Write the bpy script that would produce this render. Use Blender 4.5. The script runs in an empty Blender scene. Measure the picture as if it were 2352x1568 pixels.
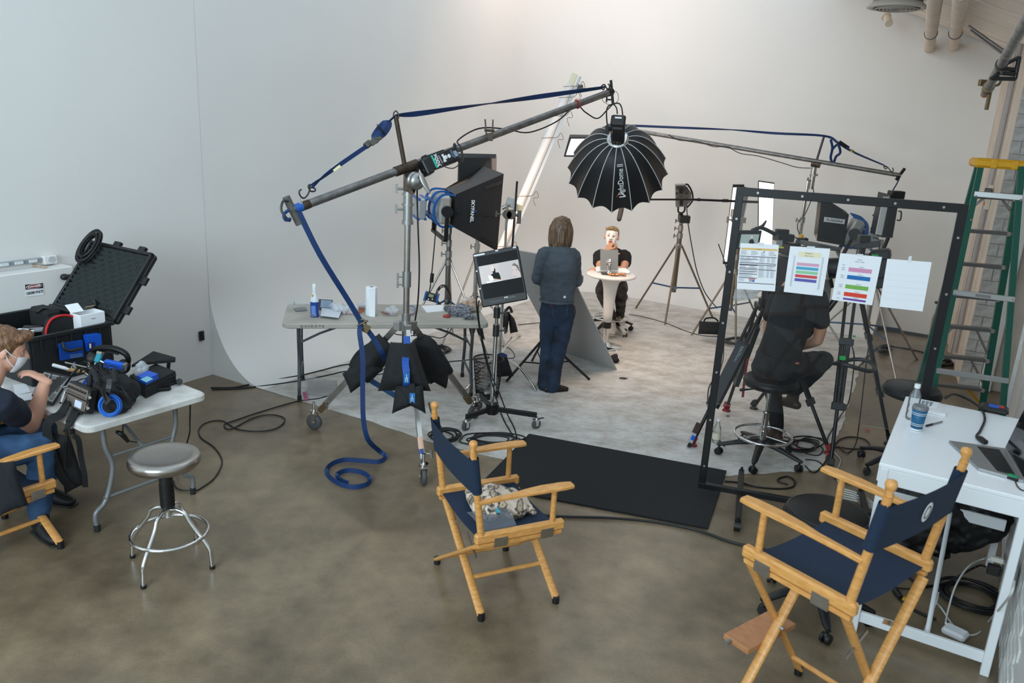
import bpy,math,random
from mathutils import Vector as V,Matrix,Quaternion,noise
random.seed(7)
PI=math.pi
SC=bpy.context.scene
COL=SC.collection
TH=math.radians(-30.3)
AX=V((math.cos(TH),math.sin(TH),0));BX=V((-math.sin(TH),math.cos(TH),0));ZX=V((0,0,1))
def W(a,b,z=0.0):return AX*a+BX*b+ZX*z
FPX,CX,CY,CAMZ=1829.0,1176.0,784.0,2.6
_up=V((354.0,6381.0,FPX)).normalized()
_fw=V((0,0,-1.0))
_y=(_fw-_fw.dot(_up)*_up).normalized()
_x=_y.cross(_up)
MW=Matrix((_x,_y,_up))
cam_d=bpy.data.cameras.new('camera');cam=bpy.data.objects.new('camera',cam_d);COL.objects.link(cam)
cam.matrix_world=Matrix.Translation((0,0,CAMZ))@MW.to_4x4()
cam_d.sensor_width=36.0;cam_d.lens=36.0*FPX/2352.0
cam_d.clip_start=0.05;cam_d.clip_end=200
cam_d.dof.use_dof=True;cam_d.dof.focus_distance=7.2;cam_d.dof.aperture_fstop=3.2
SC.camera=cam
wd=bpy.data.worlds.new('sky');SC.world=wd;wd.use_nodes=True
bg=wd.node_tree.nodes['Background'];bg.inputs['Color'].default_value=(0.70,0.865,1.0,1);bg.inputs['Strength'].default_value=0.86
def area(name,loc,target,sx,sy,power,color):
	d=bpy.data.lights.new(name,'AREA');d.shape='RECTANGLE';d.size=sx;d.size_y=sy
	d.energy=power;d.color=color
	o=bpy.data.objects.new(name,d);COL.objects.link(o)
	o.location=loc;o.rotation_euler=(V(target)-V(loc)).to_track_quat('-Z','Y').to_euler()
	return o
area('window_daylight',W(-1.9,-4.2,3.5),W(-6.2,3.2,1.8),4.4,3.2,430,(0.72,0.89,1.0))
area('added_warm_fill',(1.6,7.2,7.8),(1.6,8.4,0),5.0,4.0,20,(1.0,0.76,0.62))  # added soft warm fill from overhead, no fixture of the studio
area('added_wall_fill',W(-4.7,9.6,5.2),W(-5.9,11.5,1.6),1.6,1.2,30,(1.0,0.78,0.66))  # added unseen lamp that gives the cyclorama corner its warm glow
vs=SC.view_settings
SC.display_settings.display_device='sRGB'
vs.view_transform='Standard';vs.look='None';vs.gamma=1.0;vs.use_curve_mapping=False;vs.exposure=0.33
SC.cycles.max_bounces=8;SC.cycles.transparent_max_bounces=16
def ray(px,py):return MW@V((px-CX,CY-py,-FPX))
def P(px,py,z=0.0):
	d=ray(px,py);t=(z-CAMZ)/d.z;return V((0,0,CAMZ))+d*t
def D(px,py,Y):
	d=ray(px,py);return V((0,0,CAMZ))+d*(Y/d.y)
def RA(px,py,a):
	d=ray(px,py);o=V((0,0,CAMZ));return o+d*((a-o.dot(AX))/d.dot(AX))
def RB(px,py,b):
	d=ray(px,py);o=V((0,0,CAMZ));return o+d*((b-o.dot(BX))/d.dot(BX))
def on_plane(px,py,p0,n):
	d=ray(px,py);o=V((0,0,CAMZ));return o+d*((V(p0)-o).dot(n)/d.dot(n))
def lin(h):
	h=h.lstrip('#');c=[int(h[i:i+2],16)/255 for i in(0,2,4)]
	return[x/12.92 if x<=0.04045 else((x+0.055)/1.055)**2.4 for x in c]
MATS={}
def M(name,hexc,rough=0.5,metal=0.0,n=None,bump=None,alpha=1.0,trans=0.0,emit=None,spec=None,hex2=None,wave=None):
	"""n=(scale, amount) colour variation, bump=(scale, strength)"""
	if name in MATS:return MATS[name]
	m=bpy.data.materials.new(name);m.use_nodes=True;nt=m.node_tree;b=nt.nodes['Principled BSDF']
	c=lin(hexc);b.inputs['Base Color'].default_value=(*c,1)
	b.inputs['Roughness'].default_value=rough;b.inputs['Metallic'].default_value=metal
	if spec is not None:b.inputs['Specular IOR Level'].default_value=spec
	if trans:b.inputs['Transmission Weight'].default_value=trans
	b.inputs['Alpha'].default_value=alpha
	if emit:
		b.inputs['Emission Color'].default_value=(*lin(emit[0]),1);b.inputs['Emission Strength'].default_value=emit[1]
	tc=None
	if n or bump or wave:
		tc=nt.nodes.new('ShaderNodeTexCoord')
	if n:
		t=nt.nodes.new('ShaderNodeTexNoise');t.inputs['Scale'].default_value=n[0];t.inputs['Detail'].default_value=6
		nt.links.new(tc.outputs['Object'],t.inputs['Vector'])
		r=nt.nodes.new('ShaderNodeValToRGB');r.color_ramp.elements[0].position=0.35;r.color_ramp.elements[1].position=0.65
		c2=lin(hex2)if hex2 else None
		r.color_ramp.elements[0].color=(*[x*(1-n[1])for x in c],1)
		r.color_ramp.elements[1].color=(*(c2 if c2 else[min(1,x*(1+n[1]))for x in c]),1)
		nt.links.new(t.outputs['Fac'],r.inputs['Fac']);nt.links.new(r.outputs['Color'],b.inputs['Base Color'])
	if bump:
		t=nt.nodes.new('ShaderNodeTexNoise');t.inputs['Scale'].default_value=bump[0];t.inputs['Detail'].default_value=4
		nt.links.new(tc.outputs['Object'],t.inputs['Vector'])
		bp=nt.nodes.new('ShaderNodeBump');bp.inputs['Strength'].default_value=bump[1];bp.inputs['Distance'].default_value=0.01
		nt.links.new(t.outputs['Fac'],bp.inputs['Height']);nt.links.new(bp.outputs['Normal'],b.inputs['Normal'])
	MATS[name]=m;return m
def wood(name,h1,h2,scale=6,rough=0.35):
	if name in MATS:return MATS[name]
	m=bpy.data.materials.new(name);m.use_nodes=True;nt=m.node_tree;b=nt.nodes['Principled BSDF']
	tc=nt.nodes.new('ShaderNodeTexCoord');mp=nt.nodes.new('ShaderNodeMapping');mp.inputs['Scale'].default_value=(14,3,14)
	t=nt.nodes.new('ShaderNodeTexNoise');t.inputs['Scale'].default_value=scale;t.inputs['Detail'].default_value=8
	r=nt.nodes.new('ShaderNodeValToRGB');r.color_ramp.elements[0].color=(*lin(h1),1);r.color_ramp.elements[1].color=(*lin(h2),1)
	r.color_ramp.elements[0].position=0.3;r.color_ramp.elements[1].position=0.7
	nt.links.new(tc.outputs['Object'],mp.inputs['Vector']);nt.links.new(mp.outputs['Vector'],t.inputs['Vector'])
	nt.links.new(t.outputs['Fac'],r.inputs['Fac']);nt.links.new(r.outputs['Color'],b.inputs['Base Color'])
	b.inputs['Roughness'].default_value=rough;MATS[name]=m;return m
def glass(name,hexc,alpha,rough=0.03,ior=1.4):
	"""thin clear sheet: mostly see-through with real reflections"""
	if name in MATS:return MATS[name]
	m=bpy.data.materials.new(name);m.use_nodes=True;nt=m.node_tree;nt.nodes.clear()
	o=nt.nodes.new('ShaderNodeOutputMaterial');tr=nt.nodes.new('ShaderNodeBsdfTransparent');gl=nt.nodes.new('ShaderNodeBsdfGlossy')
	df=nt.nodes.new('ShaderNodeBsdfDiffuse');df.inputs['Color'].default_value=(*lin(hexc),1)
	gl.inputs['Roughness'].default_value=rough;tr.inputs['Color'].default_value=(0.96,0.97,0.97,1)
	fr=nt.nodes.new('ShaderNodeFresnel');fr.inputs['IOR'].default_value=ior
	m1=nt.nodes.new('ShaderNodeMixShader');m1.inputs['Fac'].default_value=alpha
	m2=nt.nodes.new('ShaderNodeMixShader')
	nt.links.new(tr.outputs[0],m1.inputs[1]);nt.links.new(df.outputs[0],m1.inputs[2])
	nt.links.new(fr.outputs[0],m2.inputs['Fac']);nt.links.new(m1.outputs[0],m2.inputs[1]);nt.links.new(gl.outputs[0],m2.inputs[2])
	nt.links.new(m2.outputs[0],o.inputs['Surface']);MATS[name]=m;return m
I3=Matrix.Identity(3)
def axes(z=None,x=None,y=None):
	"""orientation whose columns are the axes; give z (and a hint for x) or x (and hint for z)"""
	if z is not None:
		z=V(z).normalized();h=V(x)if x is not None else(V((1,0,0))if abs(z.x)<0.9 else V((0,1,0)))
		yy=z.cross(h).normalized();xx=yy.cross(z)
	else:
		xx=V(x).normalized();h=V(y)if y is not None else V((0,0,1))
		if y is not None:zz=xx.cross(h).normalized();yy=zz.cross(xx);z=zz
		else:yy=h.cross(xx).normalized();z=xx.cross(yy)
	return Matrix((xx,yy,z)).transposed()
def Rz(t):return Matrix.Rotation(t,3,'Z')
def Rx(t):return Matrix.Rotation(t,3,'X')
def Ry(t):return Matrix.Rotation(t,3,'Y')
def spline(pts,k=4,closed=False):
	pts=[V(p)for p in pts];n=len(pts)
	if n<3:return pts
	out=[]
	rng=range(n if closed else n-1)
	for i in rng:
		g=lambda j:pts[j%n]if closed else pts[max(0,min(n-1,j))]
		p0,p1,p2,p3=g(i-1),g(i),g(i+1),g(i+2)
		for s in range(k):
			t=s/k
			out.append(0.5*((2*p1)+(p2-p0)*t+(2*p0-5*p1+4*p2-p3)*t*t+(3*p1-p0-3*p2+p3)*t**3))
	if not closed:out.append(pts[-1])
	return out
class MB:
	def __init__(s):s.v=[];s.f=[];s.m=[];s.s=[]
	def add(s,vs_,fs,m=0,sm=False):
		k=len(s.v);s.v+=[V(p)for p in vs_]
		for f in fs:s.f.append([i+k for i in f]);s.m.append(m);s.s.append(sm)
		return s
	def box(s,c,size,R=I3,m=0,bev=None):
		hx,hy,hz=[abs(x)/2 for x in size];c=V(c)
		b=min(hx,hy,hz)*0.18 if bev is None else min(bev,min(hx,hy,hz)*0.9)
		vs_=[];idx={}
		for sx in(-1,1):
			for sy in(-1,1):
				for sz in(-1,1):
					for ax in range(3):
						p=[sx*hx,sy*hy,sz*hz]
						for a2 in range(3):
							if a2!=ax:p[a2]-=(sx,sy,sz)[a2]*b
						idx[(sx,sy,sz,ax)]=len(vs_);vs_.append(c+R@V(p))
		fs=[]
		for ax in range(3):
			o=[a for a in range(3)if a!=ax]
			for sg in(-1,1):
				q=[]
				for(u,w)in((-1,-1),(1,-1),(1,1),(-1,1)):
					k=[0,0,0];k[ax]=sg;k[o[0]]=u;k[o[1]]=w;q.append(idx[(*k,ax)])
				flip=(sg<0)^(ax==1)
				fs.append(q[::-1]if flip else q)
		for e in range(3):
			o=[a for a in range(3)if a!=e]
			for u in(-1,1):
				for w in(-1,1):
					def kk(sg,ax):
						k=[0,0,0];k[e]=sg;k[o[0]]=u;k[o[1]]=w;return idx[(*k,ax)]
					q=[kk(-1,o[0]),kk(1,o[0]),kk(1,o[1]),kk(-1,o[1])]
					fs.append(q)
		for sx in(-1,1):
			for sy in(-1,1):
				for sz in(-1,1):fs.append([idx[(sx,sy,sz,a)]for a in range(3)])
		return s.add(vs_,fs,m)
	def cyl(s,p0,p1,r,r2=None,n=12,m=0,cap=True):
		p0=V(p0);p1=V(p1);r2=r if r2 is None else r2;R=axes(z=p1-p0)
		a=[p0+R@V((r*math.cos(2*PI*i/n),r*math.sin(2*PI*i/n),0))for i in range(n)]
		b=[p1+R@V((r2*math.cos(2*PI*i/n),r2*math.sin(2*PI*i/n),0))for i in range(n)]
		s.add(a+b,[[i,(i+1)%n,n+(i+1)%n,n+i]for i in range(n)],m,True)
		if cap:s.add(a,[list(range(n))[::-1]],m);s.add(b,[list(range(n))],m)
		return s
	def sweep(s,pts,sec,m=0,closed=False,sm=True,up=None,scale=None,cap=True,twist=None):
		"""sec: 2-d closed outline swept along pts"""
		pts=[V(p)for p in pts];n=len(pts);k=len(sec);rings=[]
		t0=(pts[1]-pts[0]).normalized();h=V(up)if up is not None else(V((0,0,1))if abs(t0.z)<0.9 else V((1,0,0)))
		xx=h.cross(t0).normalized()if up is None else None
		for i in range(n):
			if closed:t=(pts[(i+1)%n]-pts[i-1]).normalized()
			else:t=(pts[min(n-1,i+1)]-pts[max(0,i-1)]).normalized()
			if up is not None:
				x_=V(up).cross(t);xx=x_.normalized()if x_.length>1e-6 else(xx or V((1,0,0)))
			else:
				xx=(xx-t*xx.dot(t));xx=xx.normalized()if xx.length>1e-6 else t.orthogonal().normalized()
			yy=t.cross(xx);sc=scale[i]if scale else 1.0
			if twist:
				q=Matrix.Rotation(twist[i],3,t);x2=q@xx;y2=q@yy
			else:x2,y2=xx,yy
			rings+=[pts[i]+x2*(u*sc)+y2*(w*sc)for u,w in sec]
		fs=[]
		for i in range(n if closed else n-1):
			for j in range(k):
				a,b=i*k,((i+1)%n)*k
				fs.append([a+j,a+(j+1)%k,b+(j+1)%k,b+j])
		s.add(rings,fs,m,sm)
		if not closed and cap:
			s.add(rings[:k],[list(range(k))[::-1]],m);s.add(rings[-k:],[list(range(k))],m)
		return s
	def tube(s,pts,r,n=8,m=0,closed=False,k=4,sm=True,rs=None):
		q=spline(pts,k,closed)if k>1 else[V(p)for p in pts]
		sec=[(math.cos(2*PI*i/n),math.sin(2*PI*i/n))for i in range(n)]
		sc=[r]*len(q)
		if rs:
			sc=[]
			for i in range(len(q)):
				u=i/max(1,len(q)-1)*(len(rs)-1);j=min(int(u),len(rs)-2);sc.append(rs[j]+(rs[j+1]-rs[j])*(u-j))
		return s.sweep(q,sec,m,closed,True,None,sc)
	def strap(s,pts,w,t=0.003,m=0,up=(0,0,1),k=4,closed=False,twist=None):
		q=spline(pts,k,closed)if k>1 else[V(p)for p in pts]
		tw=None
		if twist:
			tw=[]
			for i in range(len(q)):
				u=i/max(1,len(q)-1)*(len(twist)-1);j=min(int(u),len(twist)-2);tw.append(twist[j]+(twist[j+1]-twist[j])*(u-j))
		return s.sweep(q,[(-w/2,-t/2),(w/2,-t/2),(w/2,t/2),(-w/2,t/2)],m,closed,False,up,None,True,tw)
	def lathe(s,prof,o=(0,0,0),R=I3,n=24,m=0,sm=True,sx=1,sy=1):
		o=V(o);k=len(prof);vs_=[]
		for i in range(n):
			c,sn=math.cos(2*PI*i/n),math.sin(2*PI*i/n)
			vs_+=[o+R@V((r*c*sx,r*sn*sy,z))for r,z in prof]
		fs=[[i*k+j,((i+1)%n)*k+j,((i+1)%n)*k+j+1,i*k+j+1]for i in range(n)for j in range(k-1)]
		s.add(vs_,fs,m,sm)
		for j,fl in((0,True),(k-1,False)):
			if prof[j][0]>1e-4 and prof[0]!=prof[-1]:
				q=[i*k+j for i in range(n)];s.add([vs_[i]for i in q],[list(range(n))[::-1]if fl else list(range(n))],m)
		return s
	def sph(s,c,r,R=I3,n=16,k=10,m=0):
		r=(r,r,r)if not hasattr(r,'__len__')else r
		prof=[(math.sin(PI*j/k),-math.cos(PI*j/k))for j in range(k+1)]
		c=V(c);vs_=[]
		for i in range(n):
			for a,z in prof:vs_.append(c+R@V((a*math.cos(2*PI*i/n)*r[0],a*math.sin(2*PI*i/n)*r[1],z*r[2])))
		kk=k+1
		return s.add(vs_,[[i*kk+j,((i+1)%n)*kk+j,((i+1)%n)*kk+j+1,i*kk+j+1]for i in range(n)for j in range(k)],m,True)
	def prism(s,poly,d,m=0,sm=False):
		"""planar outline (3-d points) extruded by vector d"""
		d=V(d);n=len(poly);a=[V(p)for p in poly];b=[p+d for p in a]
		s.add(a+b,[list(range(n))[::-1],list(range(n,2*n))]+[[i,(i+1)%n,n+(i+1)%n,n+i]for i in range(n)],m,sm);return s
	def quad(s,a,b,c,d,m=0):return s.add([a,b,c,d],[[0,1,2,3]],m)
	def loft(s,rings,m=0,sm=True,cap=True,closed=False):
		k=len(rings[0]);vs_=[V(p)for r in rings for p in r];n=len(rings)
		fs=[[i*k+j,i*k+(j+1)%k,((i+1)%n)*k+(j+1)%k,((i+1)%n)*k+j]for i in range(n if closed else n-1)for j in range(k)]
		s.add(vs_,fs,m,sm)
		if cap and not closed:s.add(rings[0],[list(range(k))[::-1]],m,sm);s.add(rings[-1],[list(range(k))],m,sm)
		return s
	def grid(s,fn,nu,nv,m=0,sm=True,thick=0):
		"""fn(u,v)->point"""
		vs_=[fn(i/nu,j/nv)for i in range(nu+1)for j in range(nv+1)];k=nv+1
		s.add(vs_,[[i*k+j,(i+1)*k+j,(i+1)*k+j+1,i*k+j+1]for i in range(nu)for j in range(nv)],m,sm)
		return s
	def limb(s,pts,rads,side=None,n=14,k=4,m=0):
		"""organic tapered chain; rads: r or (r_side, r_other); rounded ends"""
		rr=[(r,r)if not hasattr(r,'__len__')else r for r in rads]
		q=spline(pts,k);q2=spline([V((a,b,0))for a,b in rr],k)
		rings=[];xx=None
		for i,p in enumerate(q):
			t=(q[min(len(q)-1,i+1)]-q[max(0,i-1)]).normalized()
			if side is not None:h=V(side)
			else:h=xx if xx is not None else t.orthogonal()
			xx=h-t*h.dot(t);xx=xx.normalized()if xx.length>1e-5 else t.orthogonal().normalized()
			yy=t.cross(xx);a,b=max(q2[i].x,1e-3),max(q2[i].y,1e-3)
			rg=lambda pp,f:[pp+xx*(a*f*math.cos(2*PI*j/n))+yy*(b*f*math.sin(2*PI*j/n))for j in range(n)]
			if i==0:
				for ang in(80,60,35):rings.append(rg(p-t*(min(a,b)*math.sin(math.radians(ang))),math.cos(math.radians(ang))))
			rings.append(rg(p,1))
			if i==len(q)-1:
				for ang in(35,60,80):rings.append(rg(p+t*(min(a,b)*math.sin(math.radians(ang))),math.cos(math.radians(ang))))
		return s.loft(rings,m)
	def mesh(s,name):
		me=bpy.data.meshes.new(name);me.from_pydata([tuple(p)for p in s.v],[],s.f)
		me.polygons.foreach_set('material_index',s.m);me.polygons.foreach_set('use_smooth',s.s);me.update();return me
def tag(o,label=None,cat=None,group=None,kind=None):
	for k,v_ in(('label',label),('category',cat),('group',group),('kind',kind)):
		if v_:o[k]=v_
	return o
def thing(name,label,cat,loc=(0,0,0),rotz=0.0,group=None):
	o=bpy.data.objects.new(name,None);COL.objects.link(o);o.empty_display_size=0.05
	o.location=loc;o.rotation_euler=(0,0,rotz);tag(o,label,cat,group);return o
def root_inv(o):
	while o.parent:o=o.parent
	return(Matrix.Translation(o.location)@o.rotation_euler.to_matrix().to_4x4()).inverted()
def obj(name,mb,mats,parent=None,label=None,cat=None,group=None,kind=None,local=False):
	me=mb.mesh(name)if isinstance(mb,MB)else mb
	o=bpy.data.objects.new(name,me);COL.objects.link(o)
	for m in(mats if isinstance(mats,(list,tuple))else[mats]):me.materials.append(m)
	if parent is not None:
		if not local:me.transform(root_inv(parent))
		o.parent=parent
	elif not local and len(me.vertices):
		lo=[min(v.co[i]for v in me.vertices)for i in range(3)];hi=[max(v.co[i]for v in me.vertices)for i in range(3)]
		c=V(((lo[0]+hi[0])/2,(lo[1]+hi[1])/2,lo[2]));me.transform(Matrix.Translation(-c));o.location=c
	return tag(o,label,cat,group,kind)
def copy_tree(o,parent=None):
	c=o.copy();COL.objects.link(c)
	if parent is not None:c.parent=parent
	for ch in list(o.children):copy_tree(ch,c)
	return c
def blob(name,mb,mats,parent=None,voxel=0.012,smooth=4,wrinkle=None,pre=None,**kw):
	"""one continuous skin over all shapes in mb"""
	me=mb.mesh('tmp');o=bpy.data.objects.new('tmp',me);COL.objects.link(o)
	r=o.modifiers.new('r','REMESH');r.mode='VOXEL';r.voxel_size=voxel
	if smooth:
		s_=o.modifiers.new('s','SMOOTH');s_.iterations=smooth;s_.factor=0.5
	dg=bpy.context.evaluated_depsgraph_get();ev=o.evaluated_get(dg);m2=bpy.data.meshes.new_from_object(ev)
	bpy.data.objects.remove(o);bpy.data.meshes.remove(me)
	for p in m2.polygons:p.use_smooth=True;p.material_index=0
	m2.materials.clear()
	if wrinkle:
		sc,am=wrinkle[:2];st=wrinkle[2]if len(wrinkle)>2 else(1,1,1)
		nr=[v.normal.copy()for v in m2.vertices]
		for v,n_ in zip(m2.vertices,nr):
			c=v.co;d=noise.noise(V((c.x*sc*st[0],c.y*sc*st[1],c.z*sc*st[2])))+0.5*noise.noise(V((c.x*sc*2.1,c.y*sc*2.1,c.z*sc*2.1*st[2])))
			v.co=c+n_*(d*am)
	return obj(name,m2,mats,parent,**kw)
def text_mesh(body,size,R,o,align='CENTER',sx=1.0,ext=0.0006,bold=0.0):
	cu=bpy.data.curves.new('t','FONT');cu.body=body;cu.size=size;cu.align_x=align;cu.align_y='CENTER';cu.extrude=ext;cu.offset=bold
	cu.resolution_u=2
	to=bpy.data.objects.new('t',cu);COL.objects.link(to)
	dg=bpy.context.evaluated_depsgraph_get();me=bpy.data.meshes.new_from_object(to.evaluated_get(dg))
	bpy.data.objects.remove(to);bpy.data.curves.remove(cu)
	me.transform(Matrix.Translation(V(o))@R.to_4x4()@Matrix.Diagonal((sx,1,1,1)));me.materials.clear();return me
def T(name,body,size,R,o,mat,parent,align='CENTER',sx=1.0,bold=0.0,local=False):
	return obj(name,text_mesh(body,size,R,o,align,sx,0.0006,bold),mat,parent,local=local)
WHITE=M('white_paint','#e0deda',0.6,n=(0.7,0.02),bump=(60,0.03))
CHROME=M('chrome','#d9d9d8',0.12,1.0)
STEEL=M('brushed_steel','#b3b0ab',0.33,1.0,n=(30,0.08))
ALU=M('aluminium','#a9a8a5',0.38,0.9)
GALV=M('galvanised_pipe','#7e7d7b',0.42,0.85,n=(18,0.2))
DKMET=M('dark_metal','#4a4a4a',0.4,0.8)
RUST=M('brown_iron','#4d4036',0.5,0.6,n=(25,0.25))
BLKMET=M('black_metal','#161617',0.38,0.2)
BLK=M('black_plastic','#151516',0.45)
BLKF=M('black_fabric','#17181a',0.85,n=(40,0.15),bump=(300,0.15))
BLKSHINY=M('black_vinyl','#0f0f10',0.4,spec=0.3)
RUBBER=M('rubber','#1c1c1c',0.7)
CABLE=M('cable_black','#111112',0.5)
GREYR=M('grey_rubber','#48494b',0.6)
BLUE=M('strap_blue','#0b3060',0.6,n=(60,0.1))
BLUEM=M('blue_enamel','#1c4a73',0.4,0.3)
BLUEB=M('bright_blue','#0d55c4',0.45)
NAVY=M('navy_canvas','#0f253d',0.85,n=(70,0.12),bump=(400,0.2))
WOOD=wood('varnished_beech','#c68844','#e0a661')
PAPER=M('white_paper','#eef0f2',0.7)
SKIN=M('skin','#c99477',0.5,n=(9,0.06))
YEL=M('yellow_plastic','#d9a321',0.45)
RED=M('red_plastic','#b32a22',0.4)
BRASS=M('brass','#75644a',0.42,0.85)
BLKW=M('ink_black','#1b1b1b',0.6)
INKW=M('ink_white','#e6e6e6',0.5)
# ================================================================ SETTING
def concrete():
	m=bpy.data.materials.new('polished_concrete');m.use_nodes=True;nt=m.node_tree;b=nt.nodes['Principled BSDF']
	tc=nt.nodes.new('ShaderNodeTexCoord')
	def nz(s,d=8,r=0.6):
		t=nt.nodes.new('ShaderNodeTexNoise');t.inputs['Scale'].default_value=s;t.inputs['Detail'].default_value=d;t.inputs['Roughness'].default_value=r
		nt.links.new(tc.outputs['Object'],t.inputs['Vector']);return t
	n1,n2,n3=nz(0.9),nz(5.0),nz(90,3)
	r1=nt.nodes.new('ShaderNodeValToRGB');e=r1.color_ramp.elements
	e[0].position=0.32;e[0].color=(*lin('#605342'),1);e[1].position=0.7;e[1].color=(*lin('#97866d'),1)
	nt.links.new(n1.outputs['Fac'],r1.inputs['Fac'])
	r2=nt.nodes.new('ShaderNodeValToRGB');e=r2.color_ramp.elements
	e[0].position=0.35;e[0].color=(0.74,0.73,0.72,1);e[1].position=0.68;e[1].color=(1.12,1.1,1.06,1)
	nt.links.new(n2.outputs['Fac'],r2.inputs['Fac'])
	r3=nt.nodes.new('ShaderNodeValToRGB');e=r3.color_ramp.elements
	e[0].position=0.3;e[0].color=(0.86,0.86,0.86,1);e[1].position=0.7;e[1].color=(1.08,1.08,1.08,1)
	nt.links.new(n3.outputs['Fac'],r3.inputs['Fac'])
	def mul(a,c):
		x=nt.nodes.new('ShaderNodeMix');x.data_type='RGBA';x.blend_type='MULTIPLY';x.inputs['Factor'].default_value=1
		nt.links.new(a,x.inputs['A']);nt.links.new(c,x.inputs['B']);return x.outputs['Result']
	nt.links.new(mul(mul(r1.outputs['Color'],r2.outputs['Color']),r3.outputs['Color']),b.inputs['Base Color'])
	rr=nt.nodes.new('ShaderNodeMapRange');rr.inputs['To Min'].default_value=0.2;rr.inputs['To Max'].default_value=0.42
	nt.links.new(n2.outputs['Fac'],rr.inputs['Value']);nt.links.new(rr.outputs['Result'],b.inputs['Roughness'])
	b.inputs['Specular IOR Level'].default_value=0.5
	return m
def cyc_paint(name,dirt):
	m=bpy.data.materials.new(name);m.use_nodes=True;nt=m.node_tree;b=nt.nodes['Principled BSDF'];b.inputs['Roughness'].default_value=0.62
	tc=nt.nodes.new('ShaderNodeTexCoord');mp=nt.nodes.new('ShaderNodeMapping');mp.inputs['Scale'].default_value=(1,1.5,1)
	t=nt.nodes.new('ShaderNodeTexNoise');t.inputs['Scale'].default_value=3.0;t.inputs['Detail'].default_value=12;t.inputs['Roughness'].default_value=0.78
	nt.links.new(tc.outputs['Object'],mp.inputs['Vector']);nt.links.new(mp.outputs['Vector'],t.inputs['Vector'])
	r=nt.nodes.new('ShaderNodeValToRGB');e=r.color_ramp.elements
	e[0].position=0.36;e[0].color=(*lin(dirt),1);e[1].position=0.58;e[1].color=(*lin('#cfccc7'),1)
	nt.links.new(t.outputs['Fac'],r.inputs['Fac']);nt.links.new(r.outputs['Color'],b.inputs['Base Color']);return m
CONC=concrete();CYCF=cyc_paint('scuffed_white_floor_paint','#a29a90')
CREAM=M('cream_plank_paint','#f0e7dc',0.6,n=(2,0.03));BEIGE=M('cream_paint','#d8cabb',0.6,n=(3,0.06),bump=(40,0.1))
GREYBLK=M('grey_block','#b2b2ae',0.8,n=(14,0.18),bump=(50,0.5))
WBRICK=M('white_brick_paint','#dcdcd9',0.6,n=(20,0.04),bump=(40,0.35))
fl=MB();fl.quad(W(-9,-7),W(3,-7),W(3,14),W(-9,14));obj('floor',fl,CONC,kind='structure')
edge=[(-5.5,4.87),(-4.24,4.89),(-3.55,4.86),(-2.94,4.93),(-2.3,4.97),(-1.75,5.3),(-1.37,5.74),(-1.1,6.02),(-0.79,6.33),(-0.80,6.8),(-0.81,7.39),(-0.88,8.4),(-0.95,9.45),(-1.0,10.6),(-1.06,11.2),(-5.5,11.2)]
wob=[]
for i in range(len(edge)-2):
	a,b=V((*edge[i],0)),V((*edge[i+1],0));k=10
	for s in range(k):
		p=a.lerp(b,s/k);nn=(b-a).normalized();nn=V((-nn.y,nn.x,0))
		p=p+nn*(0.02*noise.noise(p*5)+(0.012*noise.noise(p*23)if i>4 else 0));wob.append(W(p.x,p.y,0.001))
wob+=[W(-1.06,11.2,0.001),W(-5.5,11.2,0.001)]
pf=MB();pf.prism(wob,(0,0,0.004));obj('floor',pf,CYCF,kind='structure')
wf=MB();wf.box(W(-3.5,-6.0,2.6),(14,0.2,5.2),Rz(TH),bev=0.005);obj('wall_front',wf,M('grey_wall','#8d8a85',0.8,n=(2,0.1)),kind='structure')
wl=MB();wl.box(W(-6.293,-1.0,3.5),(0.2,11.9,7.0),Rz(TH),bev=0.002);obj('wall_left',wl,WHITE,kind='structure')
A0_,B1_,RC,DC,HC=-6.19,11.8,1.5,0.69,0.9
prof=[(DC*(1-math.sin(t)),0.004+HC*(1-math.cos(t)))for t in[i/16*PI/2 for i in range(17)]]+[(0,z)for z in(1.2,2,3,4.2,5.5,7.0)]
path=[(A0_,b,1,0)for b in(4.87,5.6,6.6,7.6,8.6,9.6,B1_-RC)]
path+=[(A0_+RC-RC*math.cos(t),B1_-RC+RC*math.sin(t),math.cos(t),-math.sin(t))for t in[i/16*PI/2 for i in range(1,16)]]
path+=[(a,B1_,0,-1)for a in(A0_+RC,-3.8,-2.8,-1.8,-1.06)]
rings=[[W(a+na*d,b+nb*d,z)for d,z in prof]for a,b,na,nb in path]
cy=MB();k=len(prof)
cy.add([p for r in rings for p in r],[[i*k+j,(i+1)*k+j,(i+1)*k+j+1,i*k+j+1]for i in range(len(rings)-1)for j in range(k-1)],0,True)
cy.add([W(A0_,4.87,0)]+rings[0][:17],[[0]+list(range(1,18))])
cy.add([W(-1.06,B1_,0)]+rings[-1][:17],[[0]+list(range(1,18))[::-1]])
obj('wall_back',cy,WHITE,kind='structure')
wb=MB();wb.box(W(-0.4,11.8795,2.6),(1.36,0.16,5.2),Rz(TH),bev=0.0004);obj('wall_back',wb,WHITE,kind='structure')
bb=MB();bb.box(W(-0.6,11.79,0.02),(0.92,0.03,0.04),Rz(TH));obj('baseboard_back',bb,DKMET,kind='structure')
wr=MB();wr.box(W(0.68,2.25,2.5),(0.42,12.5,5.0),Rz(TH),bev=0.005);WR=obj('wall_right',wr,WBRICK,kind='structure')
bm=MB();bm.box((0,0,0),(0.012,0.2,0.064),I3,bev=0.003);bme=bm.mesh('brick');bme.materials.append(WBRICK)
winv=root_inv(WR)
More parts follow.
